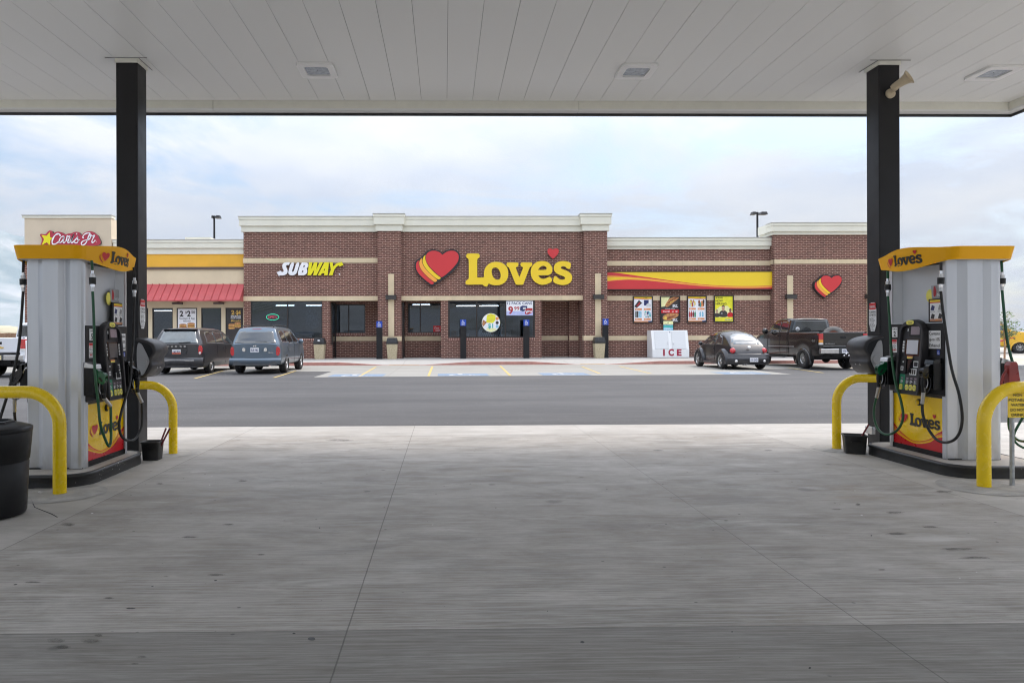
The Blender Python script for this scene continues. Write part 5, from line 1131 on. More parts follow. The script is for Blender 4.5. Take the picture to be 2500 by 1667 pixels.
        A = [F.p(x, z, .02) for x, z in out]; B_ = [F.p(x * .985, z - .004, cx_(z) + .022) for x, z in out]; B2 = [F.p(x * .96, z - .01, cx_(z) + .030) for x, z in out]
        C_ = [F.p(x, z, cx_(z) + .028) for x, z in inn]; D_ = [F.p(x * .985, z - .003, cx_(z) - .004) for x, z in inn]
        for U, V in ((A, B_), (B_, B2), (B2, C_), (C_, D_)): b.add(U + V, [(i, (i + 1) % n, n + (i + 1) % n, n + i) for i in range(n)], 'dark_plastic', True)
        b.add(D_, [tuple(reversed(range(n))) if sg < 0 else tuple(range(n))][:1], 'dark_plastic'); b.build('console', P)
        # tilted face frame
        zf = Vector((0, 0, 1)) + F.n * -.085; Fc = Frame(F.p(0, 1.0, cx_(1.0) - .001), F.u, zf); q = lambda z: (z - 1.0) / zf.normalized().z
        b = MB(); b.prism([chaikin([(-.07, q(1.405)), (.05, q(1.405)), (.05, q(1.455)), (-.07, q(1.455))], 1)], Frame(Fc.o, Fc.u, Fc.v), .034, .036, 'button_yellow'); b.text('Card', Fc, -.035, q(1.416), .022, 'logo_dark', .038, .01); b.build('badge', P)
        b = MB(); b.fbox(Fc, -.045, .145, q(1.275), q(1.395), 0, .008, 'black_plastic'); b.rect(Fc, -.02, .12, q(1.297), q(1.388), .010, 'lcd_mauve')
        for i, z_ in enumerate((1.37, 1.345, 1.32)): b.text(('14.72', '4.906', '2.99')[i], Fc, .11, q(z_ - .008), .014, 'grey_text', .0115, .005, align='R')
        b.rect(Fc, -.075, -.062, q(1.335), q(1.365), .009, 'white_vinyl'); b.build('price_display', P)
        b = MB(); b.fbox(Fc, -.095, .135, q(1.065), q(1.25), 0, .007, 'black_gloss'); b.rect(Fc, -.07, .11, q(1.085), q(1.238), .009, screen); b.build('screen', P)
        for s3 in (-.125, .155):
            for i in range(4):
                b = MB(); zz = 1.205 - i * .033; b.fbox(Fc, s3 - .011, s3 + .011, q(zz), q(zz + .024), 0, .010, 'white_vinyl'); b.build('key', P)
        b = MB(); b.rect(Fc, -.055, .035, q(1.035), q(1.062), .006, 'poster_orange'); b.rect(Fc, -.055, .035, q(1.035), q(1.048), .007, 'button_yellow')
        b.rect(Fc, .055, .135, q(.94), q(1.01), .006, 'white_vinyl'); b.rect(Fc, .067, .125, q(.952), q(1.0), .007, 'dark_plastic'); b.rect(Fc, .015, .125, q(.855), q(.925), .014, 'white_vinyl')
        for i in range(3): b.rect(Fc, .025 + i * .032, .048 + i * .032, q(.865), q(.915), .0155, 'logo_dark')
        b.rect(Fc, -.135, -.09, q(.90), q(.945), .014, 'white_vinyl'); b.rect(Fc, -.128, -.097, q(.907), q(.938), .0155, 'grey_text'); b.build('stickers', P)
        b = MB(); b.fbox(Fc, -.15, -.055, q(.865), q(1.03), 0, .012, 'black_plastic'); b.lathe([(.009, .012), (.009, .016), (0, .017)], Fc.p(-.10, q(.995), 0), Fc.n, 'white_vinyl', 10)
        b.add([Fc.p(-.045, q(1.03), .004), Fc.p(.045, q(1.03), .004), Fc.p(.03, q(.9), .004), Fc.p(-.04, q(.87), .004)], [(0, 1, 2, 3)], 'black_gloss')
        b.add([Fc.p(.045, q(1.03), .004), Fc.p(.055, q(1.03), .02), Fc.p(.03, q(.87), .05), Fc.p(.02, q(.88), .004)], [(0, 1, 2, 3)], 'dark_plastic'); b.build('card_reader', P)
        b = MB(); b.rect(Fc, -.150, -.062, q(.69), q(.858), .006, 'panel_green'); b.rect(Fc, -.062, .155, q(.69), q(.858), .006, 'dark_plastic')
        for i, x_ in enumerate((-.105, -.02, .045, .11)):
            b.rect(Fc, x_ - .018, x_ + .018, q(.805), q(.825), .008, 'lcd_mauve'); b.bars(Fc, x_ - .022, x_ + .022, q(.76), q(.795), 3, 'white_vinyl', .008, i, .5)
        b.build('price_panel', P)
        for i, (x_, t_) in enumerate(((-.115, '85'), (-.018, '85'), (.043, '87'), (.104, '91'))):
            b = MB(); b.prism([chaikin([(x_ - .026, q(.685)), (x_ + .026, q(.685)), (x_ + .026, q(.75)), (x_ - .026, q(.75))], 2)], Fc, .0, .012, 'button_yellow'); b.text(t_, Fc, x_, q(.705), .024, 'grey_text', .014, .004, align='C'); b.build('grade_button', P)
        # pump-top poster holder in the recess
        Ft = Frame(F.p(.30, 1.43, -.02), (Vector(F.u) + F.n * .0), (0, 0, 1)); b = MB()
        b.fbox(Ft, -.135, .13, 0, .25, 0, .02, 'black_plastic'); b.rect(Ft, -.11, .115, .012, .238, .022, 'white_vinyl'); b.rect(Ft, -.11, .115, .012, .035, .023, 'poster_orange'); b.rect(Ft, -.11, .115, .215, .238, .023, 'sign_yellow'); b.rect(Ft, -.11, .115, .205, .215, .023, 'logo_red')
        for x_, y_, m in ((-.07, .15, 'navy'), (.04, .15, 'grey_panel'), (-.07, .06, 'poster_black'), (.04, .06, 'poster_black')):
            b.prism([[(x_ - .03, y_ - .02), (x_ + .02, y_ - .025), (x_ + .035, y_ + .02), (x_ - .01, y_ + .035)]], Ft, .024, .024, m); b.bars(Ft, x_ - .035, x_ + .04, y_ - .045, y_ - .03, 2, 'grey_text', .024, 3)
        b.build('ad_frame', P)
        b = MB(); Fq = Frame(F.p(.30, 1.685, -.03), F.u, Vector((0, 0, 1)) + F.u * -.08); b.fbox(Fq, -.12, .10, 0, .14, 0, .004, 'grey_panel'); b.prism([chaikin([(-.09, .02), (-.06, .02), (-.04, .08), (-.06, .135), (-.08, .13), (-.09, .07)], 1)], Fq, .006, .006, 'price_red'); b.text('NOW', Fq, -.03, .02, .035, 'white_vinyl', .006, .01); b.build('ad_card', P)
        b = MB(); b.prism([chaikin([(-.20, 1.66), (-.13, 1.64), (-.11, 1.70), (-.13, 1.79), (-.18, 1.785), (-.215, 1.74)], 2)], Frame(F.p(.30, 0, -.032), F.u, (0, 0, 1)), 0, .004, 'button_yellow'); b.build('ad_wobbler', P)
        # nozzle boots
        for uu in (-.40, .34):
            b = MB(); b.fbox(F, uu - .065, uu + .065, .73, 1.0, .02, .055, 'black_gloss'); b.fbox(F, uu - .068, uu - .052, .72, 1.0, .02, .12, 'black_plastic'); b.fbox(F, uu + .052, uu + .068, .72, 1.0, .02, .12, 'black_plastic')
            b.add([F.p(uu - .068, 1.0, .02), F.p(uu + .068, 1.0, .02), F.p(uu + .068, 1.055, .03), F.p(uu - .068, 1.055, .03), F.p(uu - .068, .985, .13), F.p(uu + .068, .985, .13), F.p(uu + .068, 1.03, .12), F.p(uu - .068, 1.03, .12)],
                  [(3, 2, 6, 7), (4, 5, 1, 0), (7, 6, 5, 4), (0, 3, 7, 4), (1, 5, 6, 2)], 'brushed_metal' if uu < 0 else 'black_gloss')
            b.build('nozzle_boot', P, bevel=.005)
    # valance
    n = 0; ring = []
    def B(y): t = max(-1, min(1, y / .62)); return .5 * (1 + math.cos(math.pi * t))
    def pt(x, y, side): ring.append((x, y, side))
    ax, ay, r = .325, .60, .09
    ys = [-ay + r + (2 * (ay - r)) * i / 22 for i in range(23)]
    wd = lambda y: ax + .09 * B(y)
    for y in ys: pt(wd(y), y, 1)
    for i in range(1, 6): t = math.radians(90 * i / 6); pt(ax - r + r * math.cos(t), ay - r + r * math.sin(t), .0)
    for i in range(7): pt((ax - r) - 2 * (ax - r) * i / 6, ay, 0)
    for i in range(1, 6): t = math.radians(90 + 90 * i / 6); pt(-ax + r + r * math.cos(t), ay - r + r * math.sin(t), 0)
    for y in reversed(ys): pt(-wd(y), y, 1)
    for i in range(1, 6): t = math.radians(180 + 90 * i / 6); pt(-ax + r + r * math.cos(t), -ay + r + r * math.sin(t), 0)
    for i in range(7): pt(-(ax - r) + 2 * (ax - r) * i / 6, -ay, 0)
    for i in range(1, 6): t = math.radians(270 + 90 * i / 6); pt(ax - r + r * math.cos(t), -ay + r + r * math.sin(t), 0)
    def rowz(k, fz):
        o_ = []
        for x, y, sd_ in ring:
            bl = B(y) if sd_ else B(y) * 0
            zt_, zb_ = 2.195 + .055 * bl, 2.065 - .065 * bl
            z = zb_ + (zt_ - zb_) * fz; fl = 1 + .055 * (fz - .0) * (1 if not sd_ else .9)
            o_.append((x * (1 + .05 * fz * k), y * (1 + .055 * fz * k), z))
        return o_
    b = MB(); b.grid([rowz(1, f_) for f_ in (0, .5, 1)], 'valance_yellow', smooth=False, closed=True)
    top = rowz(1, 1); b.grid([top, [(x * .985, y * .99, z + .001) for x, y, z in top], [(x * .97, y * .98, z - .03) for x, y, z in top]], 'valance_yellow', smooth=False, closed=True)
    b.build('valance', P)
    b = MB(); low = rowz(0, 0); b.add([(x * .985, y * .985, 2.068) for x, y, z in low], [tuple(reversed(range(len(low))))], 'pump_recess'); b.add([(x * .96, y * .96, 2.17) for x, y, z in low], [tuple(range(len(low)))], 'pump_recess'); b.build('hood_deck', P)
    for sg in (1, -1):
        lean = Vector((sg * .05 * .42, 0, .14)); Fv = Frame((sg * (.415 + .0115), 0, 2.13), (0, sg, 0), lean)
        b = MB(); heart_logo(b, Fv, -.345, -.08, .15, .002, .005, None, 'logo_red', 'valance_yellow', 'valance_yellow', gap=0)
        b.prism([[(-.345 + p, -.08 + q_) for p, q_ in fit(HY, 175, 1432, .15 / 1595.)]], Fv, .006, .006, 'logo_orange')
        word_logo(b, Fv, -.175, -.065, .43, 'logo_dark', 'logo_red', .002, .005, 'logo_dark'); lo_ = b.build('logo', P)
        for v_ in lo_.data.vertices: v_.co.x += sg * (.09 * (B(v_.co.y) - 1))
    b = MB()
    for y_ in (-.35, .3): b.tube([(.0, y_ - .03, 2.19), (.0, y_ - .02, 2.225), (0, y_ + .02, 2.225), (0, y_ + .03, 2.19)], .006, 'rubber', 6)
    b.build('lifting_eye', P)
    # hoses and nozzles
    inv = Matrix.Rotation(-rz, 3, 'Z'); L0 = Vector(loc)
    for col_h, col_n, pts, uu, sg in hoses:
        F = Frame((sg * .262, 0, 0), (0, sg, 0), (0, 0, 1)); P2 = [Vector(p) for p in pts]
        t0 = P2[0]; c1, c2 = P2[1], P2[2]
        b = MB(); b.tube(catmull([tuple(t0), tuple((t0 + c1) / 2), tuple(c1)], 4), .013, col_h, 8); b.tube(catmull([tuple(p) for p in P2[2:]], 7), .0135, col_h, 10); b.build('hose', P)
        dd = (c2 - c1); b = MB()
        for a0, a1, r_, m in ((0, .16, .015, 'chrome'), (.16, .34, .023, 'brushed_metal'), (.34, .66, .033, 'rubber'), (.66, .80, .024, 'chrome'), (.80, 1.0, .017, 'brushed_metal')): b.cyl(c1 + dd * a0, c1 + dd * a1, r_, r_ * .95, m, 14)
        b.build('breakaway', P)
        # nozzle: hangs in its boot, handle down, spout up into the boot
        hb = P2[-1]; top = F.p(uu, .93, .12); body = F.p(uu, .87, .165); gb = F.p(uu, .70, .18)
        b = MB(); b.cyl(hb, hb + (gb - hb) * .55, .019, .017, 'brushed_metal', 12); b.tube([hb + (gb - hb) * .45, gb, F.p(uu, .74, .185)], .020, 'brushed_metal', 10); b.build('swivel', P)
        b = MB(); b.tube(catmull([tuple(F.p(uu, .69, .183)), tuple(F.p(uu, .78, .186)), tuple(F.p(uu, .86, .178)), tuple(F.p(uu, .90, .15))], 5), [.020] * 5 + [.024] * 5 + [.03] * 5 + [.03], 'black_plastic', 12); b.build('handle', P)
        b = MB(); prof = [(.20, .83), (.215, .90), (.20, .945), (.16, .955), (.125, .985), (.10, 1.03), (.085, 1.03), (.09, .985), (.085, .94), (.10, .90), (.13, .86), (.165, .83)]
        Fn = Frame(F.p(uu - .026, 0, 0), F.n, (0, 0, 1)); b.prism([chaikin(prof, 2)], Fn, -.026 - .026, .026 - .026 + .0, col_n, col_n, back=True); b.prism([chaikin(prof, 2)], Frame(F.p(uu, 0, 0), F.n, (0, 0, 1)), -.028, .028, col_n, col_n, back=True); nb = b.build('nozzle_body', P, bevel=.008)
        b = MB(); b.tube(catmull([tuple(F.p(uu, .93, .10)), tuple(F.p(uu, .99, .07)), tuple(F.p(uu, 1.0, .03))], 4), .012, 'chrome', 10); b.build('spout', P)
        b = MB(); b.tube(catmull([tuple(F.p(uu, .87, .12)), tuple(F.p(uu + .0, .80, .10)), tuple(F.p(uu, .72, .115)), tuple(F.p(uu, .685, .15)), tuple(F.p(uu, .69, .185))], 4), .006, 'black_gloss', 6)
        b.tube(catmull([tuple(F.p(uu, .86, .15)), tuple(F.p(uu, .79, .135)), tuple(F.p(uu, .735, .15))], 4), .005, 'brushed_metal', 6); b.build('lever_guard', P)
    return P
LP = Vector((-3.855, 7.29, .12)); RP = Vector((5.495, 7.46, .12))
def loc_pts(pts, X, base, rz):
    inv = Matrix.Rotation(-rz, 3, 'Z'); out = []
    for (x, y), xx in zip(pts, X): out.append(inv @ (atX(x, y, xx) - base))
    return out
c1 = lambda x, y: (x / 3.92, 500 + y / 3.92); cc = lambda x, y: (x / 3.267, 850 + y / 3.267); c4 = lambda x, y: (2020 + x / 3.92, 860 + y / 3.92); c3 = lambda x, y: (2080 + x / 4.9, 560 + y / 4.9)
gl = [c1(878, 535), c1(885, 630), c1(887, 830), c1(900, 1150), cc(755, 150), cc(785, 450), cc(800, 600), cc(830, 700), cc(868, 780), cc(885, 730), cc(885, 600), cc(882, 460)]
XL = [-3.50, -3.49, -3.48, -3.45, -3.42, -3.40] + [-3.39] * 6
bl = [c1(1280, 600), c1(1288, 700), c1(1286, 880), c1(1275, 1300), cc(1050, 80), cc(1040, 250), cc(1000, 400), cc(965, 520), cc(950, 620), cc(970, 700), cc(1020, 735), cc(1080, 720), cc(1125, 640), cc(1135, 560), cc(1132, 430)]
XB = [-3.50, -3.49, -3.48, -3.45, -3.42] + [-3.39] * 10
gr = [c3(425, 500), c3(426, 590), c3(430, 800), c3(450, 1100), c4(615, 20), c4(650, 280), c4(700, 450), c4(725, 600), c4(700, 700), c4(640, 765), c4(560, 785), c4(490, 740), c4(450, 640), c4(448, 530), c4(470, 430)]
XG = [5.14, 5.135, 5.13, 5.10, 5.09] + [5.07] * 10
br = [c3(1065, 395), c3(1065, 495), c3(1062, 740), c3(1090, 1000), c4(1165, 20), c4(1200, 200), c4(1260, 400), c4(1290, 600), c4(1275, 740), c4(1220, 830), c4(1130, 862), c4(1040, 830), c4(960, 720), c4(915, 600), c4(908, 490)]
XR = [5.14, 5.135, 5.13, 5.10, 5.09] + [5.06] * 10
hl = [('hose_green', 'nozzle_green', loc_pts(gl, XL, LP, 0), -.40, 1), ('rubber', 'black_gloss', loc_pts(bl, XB, LP, 0), .34, 1)]
hr = [('hose_green', 'nozzle_green', loc_pts(gr, XG, RP, math.pi), -.40, 1), ('rubber', 'black_gloss', loc_pts(br, XR, RP, math.pi), .34, 1)]
def far_side(uu, col, ncol, spread):     # the other side of each pump, seen past the end panel
    y = -uu
    return (col, ncol, [Vector((-.345, y, 2.08)), Vector((-.35, y, 1.95)), Vector((-.35, y, 1.76)), Vector((-.36, y + spread * .06, 1.2)), Vector((-.38, y + spread * .18, .8)), Vector((-.42, y + spread * .28, .45)), Vector((-.45, y + spread * .22, .24)), Vector((-.47, y + spread * .05, .2)), Vector((-.47, y - spread * .06, .32)), Vector((-.46, y - spread * .03, .56))], uu, -1)
hl += [far_side(.40, 'rubber', 'black_gloss', -1), far_side(-.36, 'hose_green', 'nozzle_green', 1)]
hr += [far_side(-.40, 'hose_green', 'nozzle_green', 1), far_side(.36, 'rubber', 'black_gloss', -1)]
make_pump(LP, 0.0, '5', hl, 'silver fuel pump with yellow hood showing pump number 5', 'screen_dark')
make_pump(RP, math.pi, '2', hr, 'silver fuel pump with yellow hood showing pump number 2', 'screen_grey')
# ---------------------------------------------------------------- hoop guards, bins, buckets
def hoop(x, y, w_, top, r, d, sgn, lab):
    """leg nearest the lane stands at (x, y); the hoop runs away from the lane"""
    cx = x + sgn * w_ / 2; e = empty('hoop_bollard', (cx, y, 0), label=lab, cat='bollard', group='yellow hoop guards around the pump islands')
    a = w_ / 2; pts = [(-a, 0, -.02), (-a, 0, .1)]
    for i in range(13): t = math.pi - math.pi / 2 * i / 12; pts.append((-a + r + r * math.cos(t), 0, top - r + r * math.sin(t)))
    for i in range(13): t = math.pi / 2 - math.pi / 2 * i / 12; pts.append((a - r + r * math.cos(t), 0, top - r + r * math.sin(t)))
    pts += [(a, 0, .1), (a, 0, -.02)]
    b = MB(); b.tube(pts, d / 2, 'bollard_yellow', 24); b.build('pipe', e); return e
hoop(-3.515, 6.29, 1.0, .925, .30, .114, -1, 'yellow pipe hoop in front of pump 5 beside the black bin')
hoop(-3.32, 8.40, 1.0, .835, .30, .102, -1, 'yellow pipe hoop behind pump 5 next to the squeegee bucket')
hoop(4.895, 8.45, 1.0, .875, .30, .104, 1, 'yellow pipe hoop behind pump 2 next to the speckled bucket')
hoop(5.03, 6.29, 1.1, .925, .33, .114, 1, 'yellow pipe hoop in front of pump 2 beside the water hydrant')
# round black bin
e = empty('waste_bin', (-3.64, 5.52, 0), label='round black plastic bin at the near end of the pump 5 island', cat='bin')
b = MB(); b.lathe([(0, 0), (.20, 0), (.245, .01), (.255, .03), (.272, .42), (.268, .425), (.268, .435), (.276, .44), (.292, .62), (.295, .68), (.290, .69)], (0, 0, 0), (0, 0, 1), 'black_plastic', 48); b.build('drum', e)
b = MB(); b.lathe([(.291, .665), (.298, .67), (.298, .70), (.285, .708), (.20, .735), (.165, .74)], (0, 0, 0), (0, 0, 1), 'black_plastic', 48)
hexa = lambda r, z: [(r * math.cos(t * math.pi / 4 + .39), r * math.sin(t * math.pi / 4 + .39), z) for t in range(8)]
b.grid([hexa(.18, .73), hexa(.175, .755), hexa(.155, .757), hexa(.15, .72)], 'black_plastic', smooth=False, closed=True); b.add(hexa(.15, .705), [tuple(range(8))], 'rubber'); b.build('lid', e)
# squeegee buckets
def bucket(x, y, rz, sx, sy, h, lab):
    e = empty('squeegee_bucket', (x, y, 0), rz, lab, 'bucket', 'squeegee buckets by the columns')
    b = MB(); q = lambda a, c, z: [(px, py, z) for px, py in chaikin([(-a, -c), (a, -c), (a, c), (-a, c)], 2)]
    # superellipse-ish rounded rectangles
    def rr(a, c, z, r=.025):
        o = []
        for ux, uy, t0 in ((1, 1, 0), (-1, 1, 90), (-1, -1, 180), (1, -1, 270)):
            for i in range(4): t = math.radians(t0 + 30 * i); o.append((ux * (a - r) + r * math.cos(t), uy * (c - r) + r * math.sin(t), z))
        return o
    a, c = sx / 2, sy / 2
    b.grid([rr(a * .82, c * .82, 0), rr(a * .95, c * .95, h * .9), rr(a * 1.0, c * 1.0, h * .92), rr(a * 1.03, c * 1.03, h), rr(a * .96, c * .96, h), rr(a * .93, c * .93, h * .9), rr(a * .8, c * .8, h * .35)], 'bucket_black', closed=True)
    b.add(rr(a * .8, c * .8, h * .35), [tuple(range(16))], 'rubber'); b.add(rr(a * .82, c * .82, 0), [tuple(reversed(range(16)))], 'bucket_black'); b.build('tub', e)
    b = MB(); b.box(-.05, .05, -c * .96 - .012, -c * .93, h * .62, h * .66, 'black_plastic'); b.build('grip', e)
def squeegee(x, y, tip, lab):
    t = Vector(tip) - Vector((x, y, .07)); o = (x, y, .07); e = empty('squeegee', o, label=lab, cat='squeegee', group='squeegees standing in the buckets')
    b = MB(); b.tube([(0, 0, 0), tuple(t * .5), tuple(t)], .011, 'maroon', 8); b.build('handle', e)
    b = MB(); b.box(-.03, .03, -.015, .015, -.03, .02, 'rubber'); b.build('blade', e)
bucket(-3.40, 8.0, 0.0, .215, .19, .215, 'small black bucket with two dark red squeegees near the minivan side')
q1 = atY(405.5, 1044.5, 8.1); q2 = atY(415, 1045, 8.02); squeegee(-3.36, 8.02, q1, 'dark red squeegee handle, the steeper of the two in one bucket'); squeegee(-3.35, 8.0, q2, 'dark red squeegee handle, the flatter of the two in one bucket')
bucket(4.92, 8.12, -.35, .255, .20, .225, 'black bucket speckled with white drops beside the right column')
squeegee(4.93, 8.12, atY(2121, 1036, 8.2), 'dark red squeegee handle alone in the speckled bucket')
b = MB(); qq = atZ(2128, 1100); b.box(5.22, 5.262, 8.26, 8.40, .20, .29, 'brushed_metal'); b.cyl((5.24, 8.25, .27), (5.24, 8.245, .27), .015, .015, 'chrome', 8)
tag(b.build('hose_tap_box', loc=(5.24, 8.3, .24), bevel=.004), 'small metal bracket low beside the speckled bucket', 'bracket')
# yard hydrant and its sign
hp = atZ(2471, 1185); e = empty('yard_hydrant', (hp.x, hp.y, 0), label='red cast water hydrant head on a galvanised standpipe behind the yellow hoop', cat='hydrant')
b = MB(); b.cyl((0, 0, -.02), (0, 0, .86), .019, .019, 'galvanized', 16); b.build('standpipe', e)
b = MB(); G = Frame((0, 0, 0), (1, 0, 0), (0, 0, 1))
b.prism([chaikin([(-.035, .86), (-.055, .95), (-.045, 1.06), (-.045, 1.15), (-.01, 1.165), (.03, 1.16), (.04, 1.08), (.055, .98), (.035, .86)], 1)], G, -.03, .03, 'hydrant_red', 'hydrant_red', back=True); b.build('head', e, bevel=.012)
b = MB(); b.tube(catmull([(-.02, 0, 1.11), (-.05, 0, 1.08), (-.085, 0, 1.02), (-.10, 0, .95), (-.085, 0, .90), (-.06, 0, .885)], 5), .012, 'hydrant_red', 8); b.build('lever', e)
b = MB(); b.tube(catmull([(.03, 0, .92), (.07, 0, .955), (.10, 0, .955), (.125, 0, .94), (.13, 0, .90)], 5), .016, 'hydrant_red', 10); b.cyl((.13, 0, .905), (.13, 0, .87), .022, .022, 'hydrant_red', 12); b.cyl((.13, 0, .87), (.13, 0, .84), .016, .014, 'chrome', 10); b.build('spout', e)
b = MB(); b.tube(catmull([(.13, .01, .85), (.16, .03, .7), (.10, .10, .45), (.2, .12, .34), (.34, .12, .33), (.5, .1, .4)], 6), .011, 'hose_green', 8); b.build('hose', e)
a = atY(2460, 1019, hp.y - .03); c_ = atY(2508, 957, hp.y - .03); W_, H_ = c_.x - a.x, c_.z - a.z
b = MB(); G = Frame((a.x, hp.y - .035, a.z), (1, 0, 0), (0, 0, 1)); b.fbox(G, 0, W_, 0, H_, -.004, .002, 'sign_yellow')
for i, t in enumerate(('NON', 'POTABLE', 'WATER', 'DO NOT', 'DRINK')): b.text(t, G, W_ * .48, H_ * (.84 - i * .195), H_ * .105, 'logo_dark', .004, .02, align='C', width=W_ * (.44, .92, .68, .74, .64)[i])
tag(b.build('water_sign', loc=(a.x, hp.y - .035, a.z)), 'yellow sign reading non potable water on the hydrant pipe', 'sign')
# ---------------------------------------------------------------- at the store front
def stone_bin(x, y, lab, sticker=False):
    e = empty('stone_bin', (x, y, .15), label=lab, cat='bin', group='pebble finish bins along the store front')
    b = MB(); q = lambda a, z: [(-a, -a, z), (a, -a, z), (a, a, z), (-a, a, z)]
    b.grid([q(.24, 0), q(.30, .86)], 'aggregate', smooth=False, closed=True); b.add(q(.30, .86), [(0, 1, 2, 3)], 'aggregate'); b.build('body', e, bevel=.012)
    b = MB(); b.grid([q(.315, .84), q(.315, .93), q(.30, 1.0), q(.255, 1.17), q(.24, 1.19)], 'trash_top', smooth=False, closed=True); b.add(q(.24, 1.19), [(0, 1, 2, 3)], 'trash_top'); b.build('lid', e, bevel=.01)
    b = MB(); b.quad((-.18, -.292, 1.04), (.18, -.292, 1.04), (.17, -.268, 1.13), (-.17, -.268, 1.13), 'black_gloss'); b.build('flap', e)
    if sticker:
        b = MB(); b.prism([[(.08 * math.cos(t * .5236), .035 * math.sin(t * .5236)) for t in range(12)]], Frame((0, -.30, 1.05), (1, 0, 0), (0, .25, 1)), 0, .004, 'white_vinyl'); b.build('sticker', e)
stone_bin(-7.05, 38.72, 'pebble finish bin with black lid and white sticker behind the parked blue grey car', True)
stone_bin(-2.93, 38.35, 'pebble finish bin with black lid below the wall lamp of the left brick pier')
stone_bin(8.75, 38.55, 'pebble finish bin with black lid below the wall lamp of the right brick pier')
def ada_post(px, top, base, y, lab):
    x = atY(px, 850, y).x; zt = atY(px, top, y).z
    e = empty('parking_post', (x, y, .15), label=lab, cat='sign post', group='black posts with blue wheelchair signs')
    b = MB(); b.box(-.17, .17, -.06, .06, 0, zt - .15 - .36, 'black_steel'); b.build('post', e, bevel=.008)
    b = MB(); b.box(-.17, .17, -.058, .058, zt - .15 - .36, zt - .15, 'black_steel'); G = Frame((-.165, -.064, zt - .15 - .355), (1, 0, 0), (0, 0, 1))
    b.fbox(G, 0, .33, 0, .35, -.004, .002, 'ada_blue'); wheelchair(b, G, .06, .115, .215, 'white_vinyl', .005)
    b.text('RESERVED', G, .165, .075, .028, 'white_vinyl', .005, .015, align='C', width=.2); b.text('PARKING', G, .165, .03, .028, 'white_vinyl', .005, .015, align='C', width=.18); b.build('sign_plate', e)
ada_post(926.5, 784, 877, 38.3, 'black post with blue wheelchair sign at the left brick pier')
ada_post(1131, 780, 873.5, 38.6, 'black post with blue wheelchair sign under the big yellow letter L')
ada_post(1285, 780, 872.5, 38.6, 'black post with blue wheelchair sign under the twelve pack poster')
ada_post(1478, 778, 871, 38.6, 'black post with blue wheelchair sign right of the right brick pier')
# ice freezer
i0 = atY(1540 + 480 / 9.046, 868, 38.5); i1 = atY(1540 + 1292 / 9.046, 868, 38.5); zt = atY(1640, 715 + 825 / 9.046, 38.6).z
e = empty('ice_freezer', ((i0.x + i1.x) / 2, 38.5, .15), label='white sloping front ice freezer with two doors against the brick wall', cat='ice freezer')
W_ = (i1.x - i0.x) / 2; hh = zt - .15; zm = .16
b = MB()
prof = [(0, .02), (0, .45), (.30, hh), (1.05, hh), (1.05, .02)]      # (depth, height)
b.add([(-W_, y, z) for y, z in prof] + [(W_, y, z) for y, z in prof], [(4, 3, 2, 1, 0), (5, 6, 7, 8, 9), (0, 1, 6, 5), (1, 2, 7, 6), (2, 3, 8, 7), (3, 4, 9, 8), (4, 0, 5, 9)], 'white_enamel'); b.build('cabinet', e, bevel=.012)
b = MB(); b.box(-W_ + .05, W_ - .05, .04, 1.0, -.0, .02, 'black_plastic'); b.build('base', e)
sl_ = Vector((0, .30, hh - .45)); Fi = Frame((0, 0, .45), (1, 0, 0), sl_); L_ = sl_.length
for x0, x1 in ((-W_ + .16, -.09), (.09, W_ - .16)):
    b = MB(); b.fbox(Fi, x0, x1, .04, L_ - .06, .0, .028, 'freezer_door'); d = b.build('door', e, bevel=.014)
    xk = x1 - .07 if x0 < 0 else x0 + .07
    b = MB(); b.tube([Fi.p(xk, .30, .028), Fi.p(xk, .30, .06), Fi.p(xk, .45, .06), Fi.p(xk, .45, .028)], .012, 'chrome', 6); b.build('handle', d)
b = MB(); G = Frame((0, 0, 0), (1, 0, 0), (0, 0, 1))
for t, x in (('I', -.378), ('C', .01), ('E', .45)): b.text(t, G, x * W_, hh * .085, hh * .235, 'ice_red', .004, .05, align='C', width={'I': .095, 'C': .30, 'E': .26}[t] * W_)
b.prism([[(-.02, hh - .13 - .45 + .45), (.06, hh - .13), (.055, hh - .09), (-.025, hh - .09)]], Frame((0, .26, 0), (1, 0, 0), (0, 0, 1)), 0.0, .004, 'navy'); b.build('lettering', e)
a = atY(1540 + 722 / 9.046, 715 + 822 / 9.046, 39.2); c_ = atY(1540 + 933 / 9.046, 715 + 622 / 9.046, 39.2); W2, H2 = c_.x - a.x, c_.z - a.z
def icp(b, F, W_, H_):
    b.fbox(F, -.03, W_ + .03, -.05, H_ * .6, -.02, .001, 'dark_frame'); b.rect(F, 0, W_, 0, H_ * .57, .003, 'sky_poster'); b.rect(F, 0, W_, H_ * .28, H_ * .5, .004, 'teal'); b.fbox(F, 0, W_, H_ * .62, H_, -.02, .002, 'poster_lemon')
    b.bars(F, W_ * .1, W_ * .9, H_ * .04, H_ * .26, 4, 'white_vinyl', .006, 5, .5); b.bars(F, W_ * .1, W_ * .5, H_ * .68, H_ * .78, 1, 'logo_dark', .006, 5, .4)
    b.prism([[(W_ * (.48 + .07 * math.cos(t * .785)), H_ * .8 + W_ * .07 * math.sin(t * .785)) for t in range(8)], [(W_ * (.48 + .04 * math.cos(t * .785)), H_ * .8 + W_ * .04 * math.sin(t * .785)) for t in range(8)]], F, .004, .004, 'logo_dark')
b = MB(); G = Frame((a.x, 39.2, a.z), (1, 0, 0), (0, 0, 1)); icp(b, G, W2, H2); b.box(a.x + .02, a.x + .05, 39.205, 39.22, a.z - .06, a.z, 'dark_frame'); b.box(c_.x - .05, c_.x - .02, 39.205, 39.22, a.z - .06, a.z, 'dark_frame')
